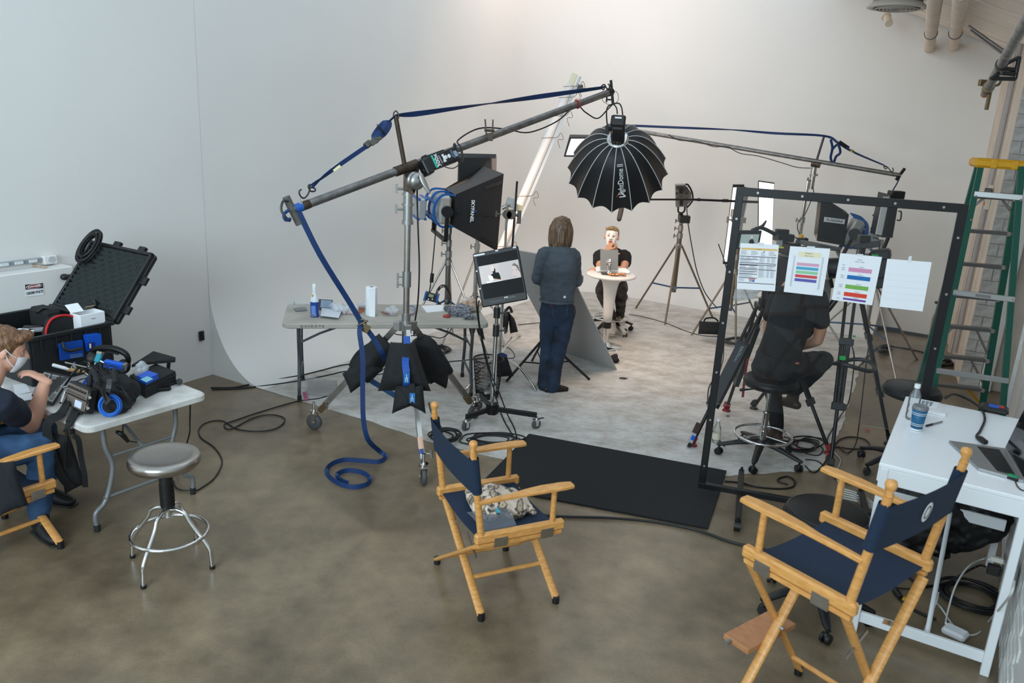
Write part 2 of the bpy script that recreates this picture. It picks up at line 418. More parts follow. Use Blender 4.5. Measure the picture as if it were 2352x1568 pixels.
def bricks(b0,b1,z0,z1):
	r=0;z=z0
	while z<z1:
		b=b0-(0.105 if r%2 else 0)
		while b<b1:
			o=bpy.data.objects.new('brick',bme);COL.objects.link(o);o.parent=WR
			o.location=winv@(W(0.4685+random.uniform(-0.0015,0.001),b,z+0.035));o.rotation_euler=(0,0,TH+random.uniform(-0.002,0.002));b+=0.21
		z+=0.074;r+=1
bricks(4.0,5.6,0.0,0.95);bricks(7.0,8.42,0.72,1.95)
pr=MB();pr.prism([W(0.03,9.72),W(-0.2,11.83),W(0.5,11.83),W(0.5,9.72)],(0,0,5.0));PIER=obj('wall_right',pr,BEIGE,kind='structure')
bk=MB();bk.box((0,0,0),(0.19,0.03,0.126),I3,bev=0.004);bkm=bk.mesh('brick');bkm.materials.append(GREYBLK)
bk=MB();bk.box((0,0,0),(0.093,0.03,0.126),I3,bev=0.004);bkh=bk.mesh('brick');bkh.materials.append(GREYBLK)
pinv=root_inv(PIER)
for r in range(36):
	for a,me in(((0.128,bkm),)if r%2==0 else((0.077,bkh),(0.174,bkh))):
		o=bpy.data.objects.new('brick',me);COL.objects.link(o);o.parent=PIER
		o.location=pinv@W(a,9.713+random.uniform(-0.006,0.004),0.066+r*0.13);o.rotation_euler=(0,0,TH)
st_=MB();st_.box(W(0.285,9.67,2.5),(0.11,0.1,5),Rz(TH));obj('trim_1',st_,WHITE,kind='structure')
for i,(bb0,wdt)in enumerate(((10.05,0.1),(10.6,0.16),(11.2,0.12))):
	a_=0.03-(bb0-9.72)*0.109-0.008
	t_=MB();t_.box(W(a_,bb0,2.1),(0.03,wdt,4.2),Rz(TH+0.109));obj('trim_%d'%(i+2),t_,BEIGE,kind='structure')
cd=MB();cd.cyl(W(-0.07,10.35,0.2),W(-0.07,10.35,4.0),0.022);cd.cyl(W(-0.1,10.75,0.0),W(-0.1,10.75,4.0),0.014)
obj('conduit',cd,M('grey_conduit','#a8a2a0',0.5),PIER)
sw=thing('switch_box','small clear wall switch box on the cream pier behind the ladder','switch',W(-0.03,10.2,1.95))
b_=MB();b_.box(W(-0.06,10.2,2.0),(0.05,0.16,0.26),Rz(TH));obj('cover',b_,M('cream_plastic','#d9cdb9',0.4),sw)
b_=MB();b_.box(W(-0.08,10.06,2.05),(0.07,0.06,0.1),Rz(TH));obj('socket',b_,DKMET,sw)
b_=MB();b_.cyl(W(-0.085,10.2,1.93),W(-0.1,10.2,1.93),0.02);obj('indicator',b_,M('orange_lamp','#e0763f',0.4),sw)
dr=MB();dr.box(W(0.93,9.1,1.5),(0.02,1.3,3.0),Rz(TH));DOOR=obj('door_1',dr,M('grey_pane','#97948e',0.25),kind='structure')
for z in(0.1,0.72,1.34,1.96,2.58):
	q=MB();q.box(W(0.9,9.1,z),(0.06,1.25,0.07),Rz(TH));obj('rail',q,M('bronze_frame','#57504a',0.4,0.4),DOOR)
for b in(8.55,9.08,9.62):
	q=MB();q.box(W(0.9,b,1.5),(0.05,0.07,3.0),Rz(TH));obj('stile',q,M('black_frame','#1d1c1c',0.4),DOOR)
def ceil_z(a):return 4.13-0.38*(a+1.5)
cl=MB();cl.prism([W(-2.3,6.0,ceil_z(-2.3)+0.05),W(0.9,6.0,ceil_z(0.9)+0.05),W(0.9,12,ceil_z(0.9)+0.05),W(-2.3,12,ceil_z(-2.3)+0.05)],(0,0,0.1))
CEIL=obj('ceiling',cl,M('dark_gap','#4b4038',0.8),kind='structure')
sl=math.atan(0.38);RCl=Rz(TH)@Ry(sl)
b=11.75
while b>6.2:
	wdt=random.uniform(0.26,0.34);q=MB()
	q.box(W(-0.7,b-wdt/2,ceil_z(-0.7)+0.02+random.uniform(-0.008,0.008)),(3.4,wdt-random.choice((0.015,0.03,0.05)),0.04),RCl,bev=0.004)
	obj('plank',q,CREAM,CEIL);b-=wdt
hb=MB();hb.box(W(0.35,7.6,3.35),(0.3,4.2,0.5),Rz(TH));obj('trim_5',hb,BEIGE,kind='structure')
for i,(x0,x1,y1,lab)in enumerate(((2150,2134,112,'cream painted round pipe nearer the air diffuser'),(2211,2189,108,'cream painted round pipe beside the plank ceiling'))):
	t=thing('ceiling_pipe',lab,'pipe',D(x0,-20,10.0),group='pair of cream pipes below the ceiling')
	q=MB();p1=RB(x1,y1,11.83);nv=(AX*0.38+ZX).normalized();p0=on_plane(x0,-20,W(-1.5,8,3.98),nv);q.cyl(p0,p1,0.06,n=20);obj('pipe',q,BEIGE,t)
	for f in(0.45,0.62,0.8):
		q=MB();c=p0.lerp(p1,f);q.cyl(c,c+(p1-p0).normalized()*0.012,0.0625 if f!=0.62 else 0.068,n=20);obj('band',q,BEIGE if f!=0.62 else DKMET,t)
t=thing('air_diffuser','round galvanised ceiling air diffuser with ringed grille','vent',D(2062,20,8.8))
c=D(2060,18,8.8);q=MB();q.cyl(c+ZX*0.03,c+ZX*0.16,0.235,n=32);obj('duct',q,GALV,t)
q=MB();q.lathe([(0.235,0.05),(0.29,0.006),(0.288,-0.004),(0.235,-0.01),(0.225,0.004)],c,n=36);obj('rim',q,M('grey_rim','#b9b7b2',0.5,0.2),t)
for r in(0.2,0.165,0.13,0.095,0.06):
	q=MB();q.tube([c+V((r*math.cos(a),r*math.sin(a),-0.012))for a in[i*PI/16 for i in range(32)]],0.009,6,closed=True,k=1);obj('ring',q,M('vent_grey','#a19e99',0.5),t)
q=MB();q.cyl(c+ZX*0.004,c+ZX*0.006,0.228,n=32);obj('throat',q,BLK,t)
t=thing('sprinkler_stub','short cream pipe stub below the air diffuser','pipe',D(2042,55,9.8))
q=MB();q.cyl(D(2034,30,10.2),D(2042,54,10.0),0.035,0.045);obj('stub',q,BEIGE,t);q=MB();q.cyl(D(2035,36,10.15),D(2036,39,10.13),0.055);obj('collar',q,BEIGE,t)
t=thing('grid_pipe','worn steel grid pipe with black wall bracket at top right','pipe',D(2262,215,5.6))
e0,e1=D(2264,212,5.6),D(2372,20,4.0);q=MB();q.cyl(e0,e1,0.027,n=16);obj('pipe',q,M('worn_steel','#8b8681',0.5,0.5,n=(20,0.3)),t)
dq=(e1-e0).normalized()
q=MB();q.cyl(e0-dq*0.05,e0+dq*0.02,0.026);obj('end_cap',q,M('bare_wood_plug','#b27a4e',0.6),t)
q=MB();q.cyl(e0+dq*0.1,e0+dq*0.17,0.036);q.box(e0+dq*0.13+V((-0.04,0,0.03)),(0.05,0.03,0.04));q.box(e0+dq*0.1+V((0.02,0,-0.07)),(0.02,0.02,0.12));q.tube([e0+dq*0.14+V((0.0,-0.03,0.01)),e0+dq*0.14+V((0.05,-0.02,0.02)),e0+dq*0.15+V((0.07,0,0.05))],0.008,6);obj('clamp',q,BRASS,t)
q=MB();q.tube([D(2308,165,4.98),D(2312,128,5),D(2324,105,4.96)],0.005,6);obj('wire',q,M('white_wire','#d9d7d2',0.5),t)
pm=e0.lerp(e1,0.42);Yb=pm.y
q=MB()
for a_,b_ in(((2303,150),(2340,132)),((2341,130),(2331,182)),((2277,180),(2332,181)),((2300,157),(2332,160)),((2300,168),(2332,170)),((2275,182),(2295,168)),((2322,100),(2338,88))):
	q.cyl(D(*a_,Yb),D(*b_,Yb),0.012,n=8)
obj('bracket',q,BLKMET,t)
q=MB();q.cyl(pm-dq*0.02,pm+dq*0.02,0.034);obj('collar',q,BLKMET,t)
t=thing('brace_rods','two thin grey steel rods bracing the grid pipe','rod',D(2230,62,5.6))
for x0,y0,x1,y1 in((2226,60,2314,122),(2230,70,2308,128)):
	q=MB();q.cyl(D(x0,y0,6.2),D(x1,y1,5.0),0.008,n=8);obj('rod',q,DKMET,t)
FW=-6.03
def pf_(px,py):return RA(px,py,FW)
t=thing('electrical_trough','white painted electrical trough with danger sign on left wall','electrical panel',W(-6.1,2.9,0.5))
e=pf_(168,611);bz=e.z;bb=e.dot(BX)
q=MB();q.box(W((FW-6.19)/2,bb-1.0,bz/2+0.1),(abs(-6.19-FW)-0.002,2.0,bz-0.2),Rz(TH),bev=0.006);obj('housing',q,WHITE,t)
RS=Matrix((BX,ZX,AX)).transposed()
def sign_quad(name,x0,y0,x1,y1,x2,y2,x3,y3,mat,off=0.002):
	q=MB();pts=[RA(x,y,FW+off)for x,y in((x0,y0),(x1,y1),(x2,y2),(x3,y3))];q.prism(pts,AX*0.001);return obj(name,q,mat,t)
s_=sign_quad('danger_sign',57,653,98,649,101,677,59,681,PAPER)
sb=MB();sb.prism([RA(x,y,FW+0.004)for x,y in((57.5,653.5),(98,649.5),(99,661.5),(58.5,665))],AX*0.0008);obj('black_band',sb,BLKW,s_)
cs=RA(78.3,657.3,FW+0.006);hw=(RA(98,656,FW)-RA(58,660,FW)).length/2
q=MB();q.lathe([(0.001,0.0012),(1.0,0.0012),(1.0,0)],cs,RS@Matrix.Diagonal((hw*0.92,hw*0.275,1)),n=36,sm=False);obj('white_oval',q,PAPER,s_)
q=MB();q.lathe([(0.001,0.0022),(1.0,0.0022),(1.0,0)],cs,RS@Matrix.Diagonal((hw*0.87,hw*0.24,1)),n=36,sm=False);obj('red_oval',q,M('danger_red','#8e1518',0.5),s_)
T('lettering','DANGER',hw*0.3,RS,cs+AX*0.0035,INKW,s_,sx=1.2,bold=0.0008)
T('lettering','120/208 VOLTS',hw*0.42,RS,RA(79.6,671.5,FW+0.004),BLKW,s_,sx=0.72,bold=0.0006)
q=MB();q.sph(RA(148,636,FW+0.02),(0.03,0.03,0.025));q.box(RA(154,634,FW+0.025),(0.02,0.06,0.02),Rz(TH));obj('latch_knob',q,BLK,t)
t2=thing('wall_channel','slotted metal channel with white end plate above trough','channel',RA(60,600,-6.17))
q=MB();z1=RA(95,592,-6.16).z;z0=RA(95,602,-6.16).z;bR=RA(97,595,-6.16).dot(BX)
q.box(W(-6.175,bR-0.9,(z0+z1)/2),(0.028,1.8,z1-z0),Rz(TH));obj('channel',q,M('channel_grey','#a2a7aa',0.4,0.5),t2)
for kk in range(8):
	q=MB();q.box(W(-6.157,bR-0.07-kk*0.105,(z0+z1)/2),(0.012,0.06,0.022),Rz(TH));obj('slot',q,M('slot_light','#cfd3d4',0.5),t2)
q=MB();q.box(W(-6.165,bR+0.055,(z0+z1)/2-0.005),(0.05,0.1,z1-z0+0.03),Rz(TH));obj('end_plate',q,WHITE,t2)
q=MB();q.cyl(W(-6.14,bR+0.055,(z0+z1)/2),W(-6.13,bR+0.055,(z0+z1)/2),0.024);obj('knockout',q,M('knock_grey','#b7babb',0.5),t2)
t3=thing('paint_brush','old paint-stained wooden brush lying on white trough ledge','brush',W(-6.09,RA(75,610,-6.09).dot(BX),bz))
p0,p1=P(50,605,bz+0.012),P(107,614,bz+0.012);q=MB();q.limb([p0.lerp(p1,0.42),p0.lerp(p1,0.7),p1],[0.011,0.008,0.006],n=8);obj('handle',q,wood('stained_handle','#8f6f52','#c9b9a4'),t3)
q=MB();q.box(p0.lerp(p1,0.34),(0.05,0.03,0.016),axes(x=p1-p0));obj('ferrule',q,STEEL,t3)
q=MB();q.box(p0.lerp(p1,0.14),(0.075,0.034,0.012),axes(x=p1-p0));obj('bristles',q,M('bristle','#b08a55',0.8),t3)
t4=thing('wall_socket','broken black socket hole low on left wall corner','socket',RA(463,780,-6.18))
q=MB();q.box(RA(463,771,-6.178),(0.02,0.05,0.09),Rz(TH));obj('recess',q,BLK,t4);q=MB();q.box(RA(466,767,-6.165),(0.012,0.02,0.04),Rz(TH));obj('contact',q,DKMET,t4)
# ================================================================ FURNITURE
def folding_table(label,loc,rz,L,Wd,H=0.74,topmat=None,legmat=None,splay=0.29):
	t=thing('folding_table',label,'table',loc,rz);q=MB();r=0.06;o=[]
	for cx_,cy_,a0 in((L/2-r,Wd/2-r,0),(-L/2+r,Wd/2-r,90),(-L/2+r,-Wd/2+r,180),(L/2-r,-Wd/2+r,270)):
		o+=[(cx_+r*math.cos(math.radians(a0+15*k)),cy_+r*math.sin(math.radians(a0+15*k)))for k in range(7)]
	rg=[]
	for ins,z in((0.012,H-0.05),(0.0,H-0.042),(0.0,H-0.01),(0.008,H-0.002),(0.03,H)):
		rg.append([V((x*(1-2*ins/L),y*(1-2*ins/Wd),z))for x,y in o])
	q.loft(rg,sm=False);obj('tabletop',q,topmat,t,local=True)
	for sx in(-1,1):
		x=sx*(L/2-0.13)
		for sy in(-1,1):
			q=MB();q.tube([(x,sy*0.24,H-0.05),(x,sy*0.235,H*0.72),(x,sy*0.2,H*0.52),(x,sy*0.26,H*0.25),(x,sy*splay,0.12),(x,sy*splay,0.03)],0.0155,10)
			lg=obj('leg',q,legmat,t,local=True)
			q=MB();q.cyl((x,sy*splay,0.0),(x,sy*splay,0.045),0.019);obj('foot_cap',q,RUBBER,lg,local=True)
		q=MB();q.tube([(x,-0.27,H*0.27),(x,0.27,H*0.27)],0.012,8,k=1);obj('crossbar',q,legmat,t,local=True)
		q=MB();q.tube([(x,0,H*0.62),(x-sx*0.18,0,H*0.74),(x-sx*0.55,0,H-0.055)],0.011,8,k=1);q.cyl((x,-0.22,H*0.62),(x,0.22,H*0.62),0.009);obj('strut',q,legmat,t,local=True)
	return t
TTOP=M('white_table_plastic','#c6c2bb',0.5,n=(9,0.08),hex2='#d8d6d1',bump=(200,0.08));TTOP2=M('worn_table_plastic','#aaa59a',0.55,n=(5,0.12),bump=(200,0.1))
LEGM=M('grey_leg_enamel','#7c7f80',0.4,0.3);LEGM2=M('dark_leg_enamel','#4c5257',0.4,0.3)
TL=folding_table('white plastic folding table heaped with audio gear at left',(-2.185-0.83*0.915,4.545+0.56*0.915,0),math.atan2(-0.56,0.83),1.83,0.80,topmat=TTOP,legmat=LEGM,splay=0.33)
TRr=math.radians(12.3)
TR_=folding_table('worn white folding table behind the boom stand against cyclorama',(-1.19,7.22,0),TRr,1.83,0.74,topmat=TTOP2,legmat=LEGM2)
c,s_=math.cos(TRr),math.sin(TRr);RTb=Matrix((V((c,s_,0)),ZX,V((s_,-c,0)))).transposed()
T('stencil','Q U I X O T E',0.026,RTb,V((-1.19,7.22,0.714))+V((c,s_,0))*-0.66-V((-s_,c,0))*0.3705,M('stencil_grey','#3f4a47',0.7),TR_,sx=1.3,bold=0.0006)
def director_chair(label,loc,rz,zr,footrest=False,cat='chair'):
	"""zr = top of the seat rail"""
	t=thing('director_chair',label,cat,loc,rz,group='wooden director chairs');ob=lambda n_,q,m,p=t:obj(n_,q,m,p,local=True)
	for sx in(-1,1):
		x=sx*0.285
		q=MB();q.box((x,0,zr-0.028),(0.042,0.52,0.056),bev=0.01);r_=ob('seat_rail',q,WOOD)
		q=MB();q.box((x,0,zr-0.069),(0.028,0.49,0.022));ob('lower_batten',q,WOOD)
		for y in(-0.12,0.15):
			q=MB();q.box((x+sx*0.0225,y,zr-0.055),(0.004,0.075,0.05));q.box((x+sx*0.008,y,zr-0.082),(0.03,0.075,0.004));ob('hinge_plate',q,STEEL,r_)
		q=MB();q.cyl((x,0.19,zr-0.02),(x,0.19,zr+0.19),0.016,0.015);ob('arm_post',q,WOOD)
		q=MB();rings_=[]
		for y,wd,zz in((-0.25,0.026,0.182),(-0.17,0.03,0.186),(-0.06,0.036,0.19),(0.02,0.06,0.197),(0.12,0.076,0.2),(0.24,0.074,0.2),(0.29,0.056,0.198)):
			h=0.011;xc=x+sx*0.008
			rings_.append([V((xc+u*wd/2,y,zr+zz+w_*h))for u,w_ in((-1,-0.6),(-0.8,-1),(0.8,-1),(1,-0.6),(1,0.5),(0.7,1),(-0.7,1),(-1,0.5))])
		q.loft(rings_,sm=False);ob('armrest',q,WOOD)
		q=MB();q.cyl((x,-0.225,zr-0.02),(x,-0.29,zr+0.46),0.019,0.017,14)
		pq=ob('back_post',q,WOOD)
		q=MB();q.lathe([(0.012,0.0),(0.018,0.008),(0.012,0.022),(0.019,0.036),(0.0225,0.05),(0.018,0.064),(0.0,0.07)],(x,-0.291,zr+0.458),n=14);ob('finial',q,WOOD,pq)
		for y in(0.225,-0.225):
			q=MB();yy=y+sx*0.016;tp,ft=V((-sx*0.27,yy,zr-0.08)),V((sx*0.30,yy,0.03));dl=(ft-tp).normalized()
			q.sweep([tp,tp.lerp(ft,0.06),tp.lerp(ft,0.94),ft],[(0.013*math.cos(a),0.024*math.sin(a))for a in[i*PI/6 for i in range(12)]],up=(0,1,0));lg=ob('leg',q,WOOD)
			q=MB();q.cyl(ft+V((0,0,-0.03)),ft+V((0,0,0.012)),0.02);ob('foot_cap',q,BLK,lg)
		f_=0.34 if not footrest else 0.2
		xs=sx*0.30-sx*0.57*f_*0.92
		q=MB();q.cyl((xs,-0.225,zr*f_*0.86),(xs,0.225,zr*f_*0.86),0.013,0.013,10);ob('stretcher',q,WOOD)
	q=MB();q.grid(lambda u,v:V((-0.265+0.53*u,-0.235+0.46*v,zr-0.035-0.02*math.sin(PI*u))),12,8);ob('seat',q,NAVY)
	def bk_(u,v):
		zz=zr+0.235+0.195*v;yb=-0.225-0.065*(zz-zr)/0.46
		if u<0.06 or u>0.94:
			e_=(0.06-u)/0.06 if u<0.06 else(u-0.94)/0.06;s1=-1 if u<0.5 else 1;an=-PI/2+e_*PI*1.6
			return V((s1*(0.285+0.024*math.cos(an)),yb+0.024*math.sin(an),zz))
		w_=(u-0.06)/0.88
		return V((-0.285+0.57*w_,yb-0.024-0.016*math.sin(PI*w_),zz))
	q=MB();q.grid(bk_,48,5)
	for sx in(-1,1):
		yb=lambda z:-0.225-0.065*(z-zr)/0.46
		q.cyl((sx*0.285,yb(zr+0.235),zr+0.235),(sx*0.285,yb(zr+0.43),zr+0.43),0.0255,n=16,cap=False)
	ob('back_canvas',q,NAVY)
	for yy,m_ in((0.19,WOOD),):
		q=MB();q.cyl((-0.02,0.172,zr*0.47),(-0.02,0.21,zr*0.47),0.008);ob('pivot_bolt',q,STEEL)
	for sx in(-1,1):
		q=MB();q.box((sx*0.13,-0.21,zr*0.70),(0.16,0.004,0.022),Ry(sx*0.5));ob('lock_arm',q,STEEL)
	if footrest:
		q=MB();q.box((0.0,0.30,0.33),(0.36,0.14,0.026),Rx(0.0));fr=ob('footrest',q,wood('oiled_board','#a9714a','#bd855c'))
		for sx in(-1,1):
			q=MB();q.cyl((sx*0.18,0.33,0.33),(sx*0.215,0.33,0.33),0.012);ob('pin',q,ALU,fr)
	return t
CH1=director_chair('wooden director chair with scarf on blue seat, centre foreground',(-0.025,4.03,0),-1.12,0.51)
CH2=director_chair('tall wooden director chair with footrest and white oval logo',(1.42,3.0,0),0.655,0.90,True)
CH3=director_chair('wooden director chair under the masked man at left edge',(-2.97,4.10,0),-0.58,0.44)
q=MB();q.lathe([(0.001,0.001),(0.032,0.001),(0.032,0)],(-0.01,-0.3155,0.90+0.335),axes(z=(0,-1,-0.14),x=(1,0,0))@Matrix.Diagonal((1,1.35,1)),n=28,sm=False);pt=obj('oval_patch',q,INKW,CH2,local=True)
q=MB();q.lathe([(0.018,0.0014),(0.021,0.0014),(0.021,0.002),(0.018,0.002),(0.018,0.0014)],(-0.01,-0.3165,0.90+0.335),axes(z=(0,-1,-0.14),x=(1,0,0))@Matrix.Diagonal((1,1.35,1)),n=28,sm=False);obj('oval_ring',q,NAVY,pt,local=True)
def steel_stool():
	f=[P(330,1350),P(488,1305),P(452,1242),P(305,1280)];c=sum(f,V())/4
	t=thing('steel_stool','brushed steel stool with ring footrest beside left table','stool',(c.x,c.y,0));cz=lambda z:V((c.x,c.y,z))
	zt=None
	q=MB();zs=0.665;q.lathe([(0.0,0.0),(0.10,0.002),(0.145,0.012),(0.165,0.018),(0.182,0.012),(0.192,-0.008),(0.19,-0.03),(0.18,-0.044),(0.17,-0.044),(0.168,-0.03),(0,-0.028)],cz(zs),n=48);obj('seat',q,M('spun_steel','#aaa49e',0.28,1.0,n=(4,0.1)),t)
	q=MB();q.cyl(cz(0.36),cz(zs-0.03),0.037,n=20)
	for kk in range(14):q.cyl(cz(0.37+kk*0.01),cz(0.375+kk*0.01),0.0395,n=20)
	obj('screw_sleeve',q,BLK,t)
	q=MB();q.cyl(cz(0.30),cz(0.37),0.022);obj('hub',q,CHROME,t)
	r=0
	for p in f:
		d=(p-cz(0));d.z=0;L_=d.length;d.normalize();r+=L_/4
		q=MB();q.tube([cz(0.345),cz(0.348)+d*0.06,cz(0.325)+d*0.105,cz(0.27)+d*0.135,cz(0.14)+d*(L_*0.93),cz(0.08)+d*L_*0.98,cz(0.012)+d*L_],0.0125,10)
		lg=obj('leg',q,CHROME,t);q=MB();q.cyl(p,p+ZX*0.018,0.016);obj('foot_cap',q,BLK,lg)
	q=MB();q.tube([cz(0.2)+V((math.cos(a)*0.205,math.sin(a)*0.205,0))for a in[i*2*PI/40 for i in range(40)]],0.011,10,closed=True,k=1);obj('foot_ring',q,CHROME,t)
	return t
steel_stool()
def rolling_stool(label,c,zs,seat_r,a0,R=0.31,ring=None,lever=None,chrome=True,group=None,foot=True):
	t=thing('rolling_stool',label,'stool',(c[0],c[1],0),group=group);cz=lambda z:V((c[0],c[1],z))
	q=MB();q.lathe([(0,0.0),(seat_r*0.82,0.0),(seat_r*0.95,-0.012),(seat_r,-0.04),(seat_r*0.97,-0.065),(seat_r*0.88,-0.075),(0,-0.078)],cz(zs),n=44);s1=obj('seat',q,BLKSHINY,t)
	q=MB();q.tube([cz(zs-0.006)+V((math.cos(a)*seat_r*0.88,math.sin(a)*seat_r*0.88,0))for a in[i*2*PI/40 for i in range(40)]],0.005,6,closed=True,k=1);obj('piping',q,BLK,s1)
	q=MB();q.cyl(cz(zs*0.55),cz(zs-0.07),0.015,n=14);q.cyl(cz(0.14),cz(zs*0.58),0.026,n=16);obj('gas_column',q,CHROME,t)
	if ring:
		q=MB();q.tube([cz(ring)+V((math.cos(a)*0.225,math.sin(a)*0.225,0))for a in[i*2*PI/44 for i in range(44)]],0.0105,10,closed=True,k=1)
		for k_ in range(3):
			a=a0+k_*2*PI/3;q.cyl(cz(ring-0.005),cz(ring-0.005)+V((math.cos(a)*0.225,math.sin(a)*0.225,0)),0.008,n=8)
		q.cyl(cz(ring-0.04),cz(ring+0.04),0.032);obj('foot_ring',q,CHROME,t)
	if lever is not None:
		q=MB();d=V((math.cos(lever),math.sin(lever),0));q.limb([cz(zs-0.085),cz(zs-0.1)+d*seat_r*0.8,cz(zs-0.105)+d*seat_r*1.12],[0.006,0.007,0.014],n=8);obj('lever',q,BLK,t)
	for k_ in range(5):
		a=a0+k_*2*PI/5;d=V((math.cos(a),math.sin(a),0));sd=V((-d.y,d.x,0));q=MB();rg=[]
		for f,w_,h,z in((0.02,0.035,0.03,0.15),(0.1,0.033,0.024,0.145),(0.2,0.028,0.019,0.125),(R-0.02,0.024,0.016,0.098),(R+0.02,0.014,0.01,0.09)):
			rg.append([cz(z)+d*f+sd*(w_*math.cos(b_))+ZX*(h*math.sin(b_))for b_ in[j*PI/5 for j in range(10)]])
		q.loft(rg);arm=obj('base_arm',q,BLK,t)
		q=MB();cc=cz(0.032)+d*R;ww=sd*0.7+d*0.7
		for sg in(-1,1):q.cyl(cc+ww*0.008*sg,cc+ww*0.026*sg,0.03,0.027,n=18)
		q.cyl(cc,cc+ZX*0.06,0.009);q.sph(cc+ZX*0.012,(0.02,0.02,0.026));obj('caster',q,BLK,arm)
	return t
rolling_stool('black round rolling stool half hidden behind the tall director chair',(1.77,3.93),0.62,0.235,3.35,R=0.30,ring=0.27)
rolling_stool('black round stool behind the acrylic screen beside the white desk',(3.14,5.92),0.72,0.22,3.5,R=0.30)
OPS=rolling_stool('black rolling stool with chrome foot ring under the camera operator',(2.07,6.02),0.70,0.215,-0.75,R=0.33,ring=0.21,lever=3.3)
# ================================================================ STANDS, LIGHTS, GRIP
EMW=lambda name,col,s:M(name,col,0.5,emit=(col,s))
def pillow(q,c4,th,n=14,pinch=0.03,nrm=None,m=0):
	"""stuffed bag between four corners (tl, tr, br, bl)"""
	tl,tr,br,bl=[V(p)for p in c4];nn=V(nrm)if nrm is not None else((tr-tl).cross(bl-tl)).normalized();c0=(tl+tr+br+bl)/4
	def pt(u,v,sg):
		a,b=2*u-1,2*v-1
		pu=1-pinch*(1-abs(b)**2.5)*1.0;pv=1-pinch*(1-abs(a)**2.5)*1.0
		uu,vv=0.5+a*pu/2,0.5+b*pv/2
		p=tl.lerp(tr,uu).lerp(bl.lerp(br,uu),vv);f=max(0,(1-abs(a)**4))**0.5*max(0,(1-abs(b)**4))**0.5
		wr=0.12*noise.noise(V((a*3+c0.x*9,b*3,sg)))+0.07*noise.noise(V((a*8,b*8+c0.z*5,sg*2)))
		return p+nn*(sg*th/2*f*(1+wr)+0.0005*sg)
	q.grid(lambda u,v:pt(u,v,1),n,n,m);q.grid(lambda u,v:pt(u,1-v,-1),n,n,m);return q
TAGB=M('tag_blue','#1b6bb0',0.6)
def sandbag(label,bags,straps,group='black sandbags weighing down stands',tagp=None,loc=None):
	c=sum((V(p)for b in bags for p in b[0]),V())/sum(len(b[0])for b in bags);zmin=min(V(p).z for b in bags for p in b[0])
	t=thing('sandbag',label,'sandbag',(c.x,c.y,zmin),group=group)
	for c4,th in bags:q=MB();pillow(q,c4,th);obj('bag',q,BLKF,t)
	for pts,w,m in straps:
		q=MB();q.strap(pts,w,0.004,up=(0.1,-1,0.1));obj('handle',q,m,t)
	if tagp:
		q=MB();q.box(tagp,(0.04,0.006,0.075),bev=0.001);g=obj('tag',q,TAGB,t)
		q=MB();[q.box(V(tagp)+V((0.006*(i-1),-0.004,0.012*((i%2)*2-1))),(0.004,0.002,0.03),bev=0.0005)for i in range(3)];obj('tag_print',q,INKW,g)
	return t
def knob(q,c,d,s=1.0):
	d=V(d).normalized();c=V(c);q.cyl(c,c+d*0.035*s,0.007*s,n=8);R=axes(z=d);q.box(c+d*0.042*s,(0.012*s,0.05*s,0.014*s),R)
def caster(q_parent,c,m_fork=CHROME,r=0.062):
	pass
def light_stand(t,base,feet,zc,zb,zt,r=0.0175,mat=STEEL,legm=STEEL,bracem=None,secs=(),foot=True,zend=None,square=False):
	"""telescopic stand: collar at zc, brace ring at zb"""
	b=V((base[0],base[1],0));q=MB()
	zs=[zb-0.06]+list(secs)+[zt];rr=r*1.5
	for i in range(len(zs)-1):
		q.cyl(b+ZX*zs[i],b+ZX*zs[i+1],rr,n=14);rr*=0.86
	obj('pole',q,mat,t)
	for i,z in enumerate(secs):
		q=MB();q.cyl(b+ZX*(z-0.06),b+ZX*(z+0.01),r*1.5*0.86**i*1.25,n=14);knob(q,b+ZX*(z-0.03)+V((-r*1.5,0,0)),(-1,-0.2,0),1.1);obj('locking_collar',q,ALU if mat!=BLKMET else BLKMET,t)
	for z_,h_,k_,n_ in((zc,0.03,2.0,'hub'),(zb,0.02,1.9,'brace_collar')):q=MB();q.cyl(b+ZX*(z_-h_),b+ZX*(z_+h_),r*k_,n=14);obj(n_,q,ALU if mat!=BLKMET else BLKMET,t)
	for f in feet:
		f=V((f[0],f[1],f[2]if len(f)>2 else 0.01));d=f-b;d.z=0;dd=d.normalized();top=b+dd*r*2+ZX*zc
		q=MB()
		if square:q.sweep([top,f],[(-r*0.75,-r*0.5),(r*0.75,-r*0.5),(r*0.75,r*0.5),(-r*0.75,r*0.5)],sm=False)
		else:q.cyl(top,f,r*0.62,n=10)
		lg=obj('leg',q,legm,t)
		if foot:q=MB();q.sph(f,(0.016,0.016,0.012),n=10,k=6);obj('foot_tip',q,RUBBER,lg)
		mid=top.lerp(f,0.58);q=MB();q.cyl(b+dd*r*1.6+ZX*zb,mid,r*0.5,n=8);obj('brace',q,bracem or legm,t)
	return t
bs=V((-0.83,5.97,0));WH=[P(722,985),P(972,1112),P(1088,962)]
BST=thing('boom_stand','large wheeled steel boom stand carrying the black dome light','stand',(bs.x,bs.y,0))
q=MB();q.cyl(bs+ZX*0.36,bs+ZX*1.02,0.03,n=18);q.cyl(bs+ZX*1.0,bs+ZX*1.78,0.0245,n=18);obj('pole',q,STEEL,BST)
q=MB();q.cyl(bs+ZX*1.78,bs+ZX*2.1,0.036,n=18);q.cyl(bs+ZX*1.76,bs+ZX*1.79,0.044,n=18);q.cyl(bs+ZX*1.90,bs+ZX*1.915,0.047,n=18);q.cyl(bs+ZX*1.975,bs+ZX*1.99,0.045,n=18);obj('upper_casting',q,ALU,BST)
for z,s in((1.87,-1),(2.02,-1)):
	q=MB();knob(q,bs+ZX*z+V((-0.03,-0.01,0)),(-1,-0.2,0),1.3);obj('tee_knob',q,ALU,BST)
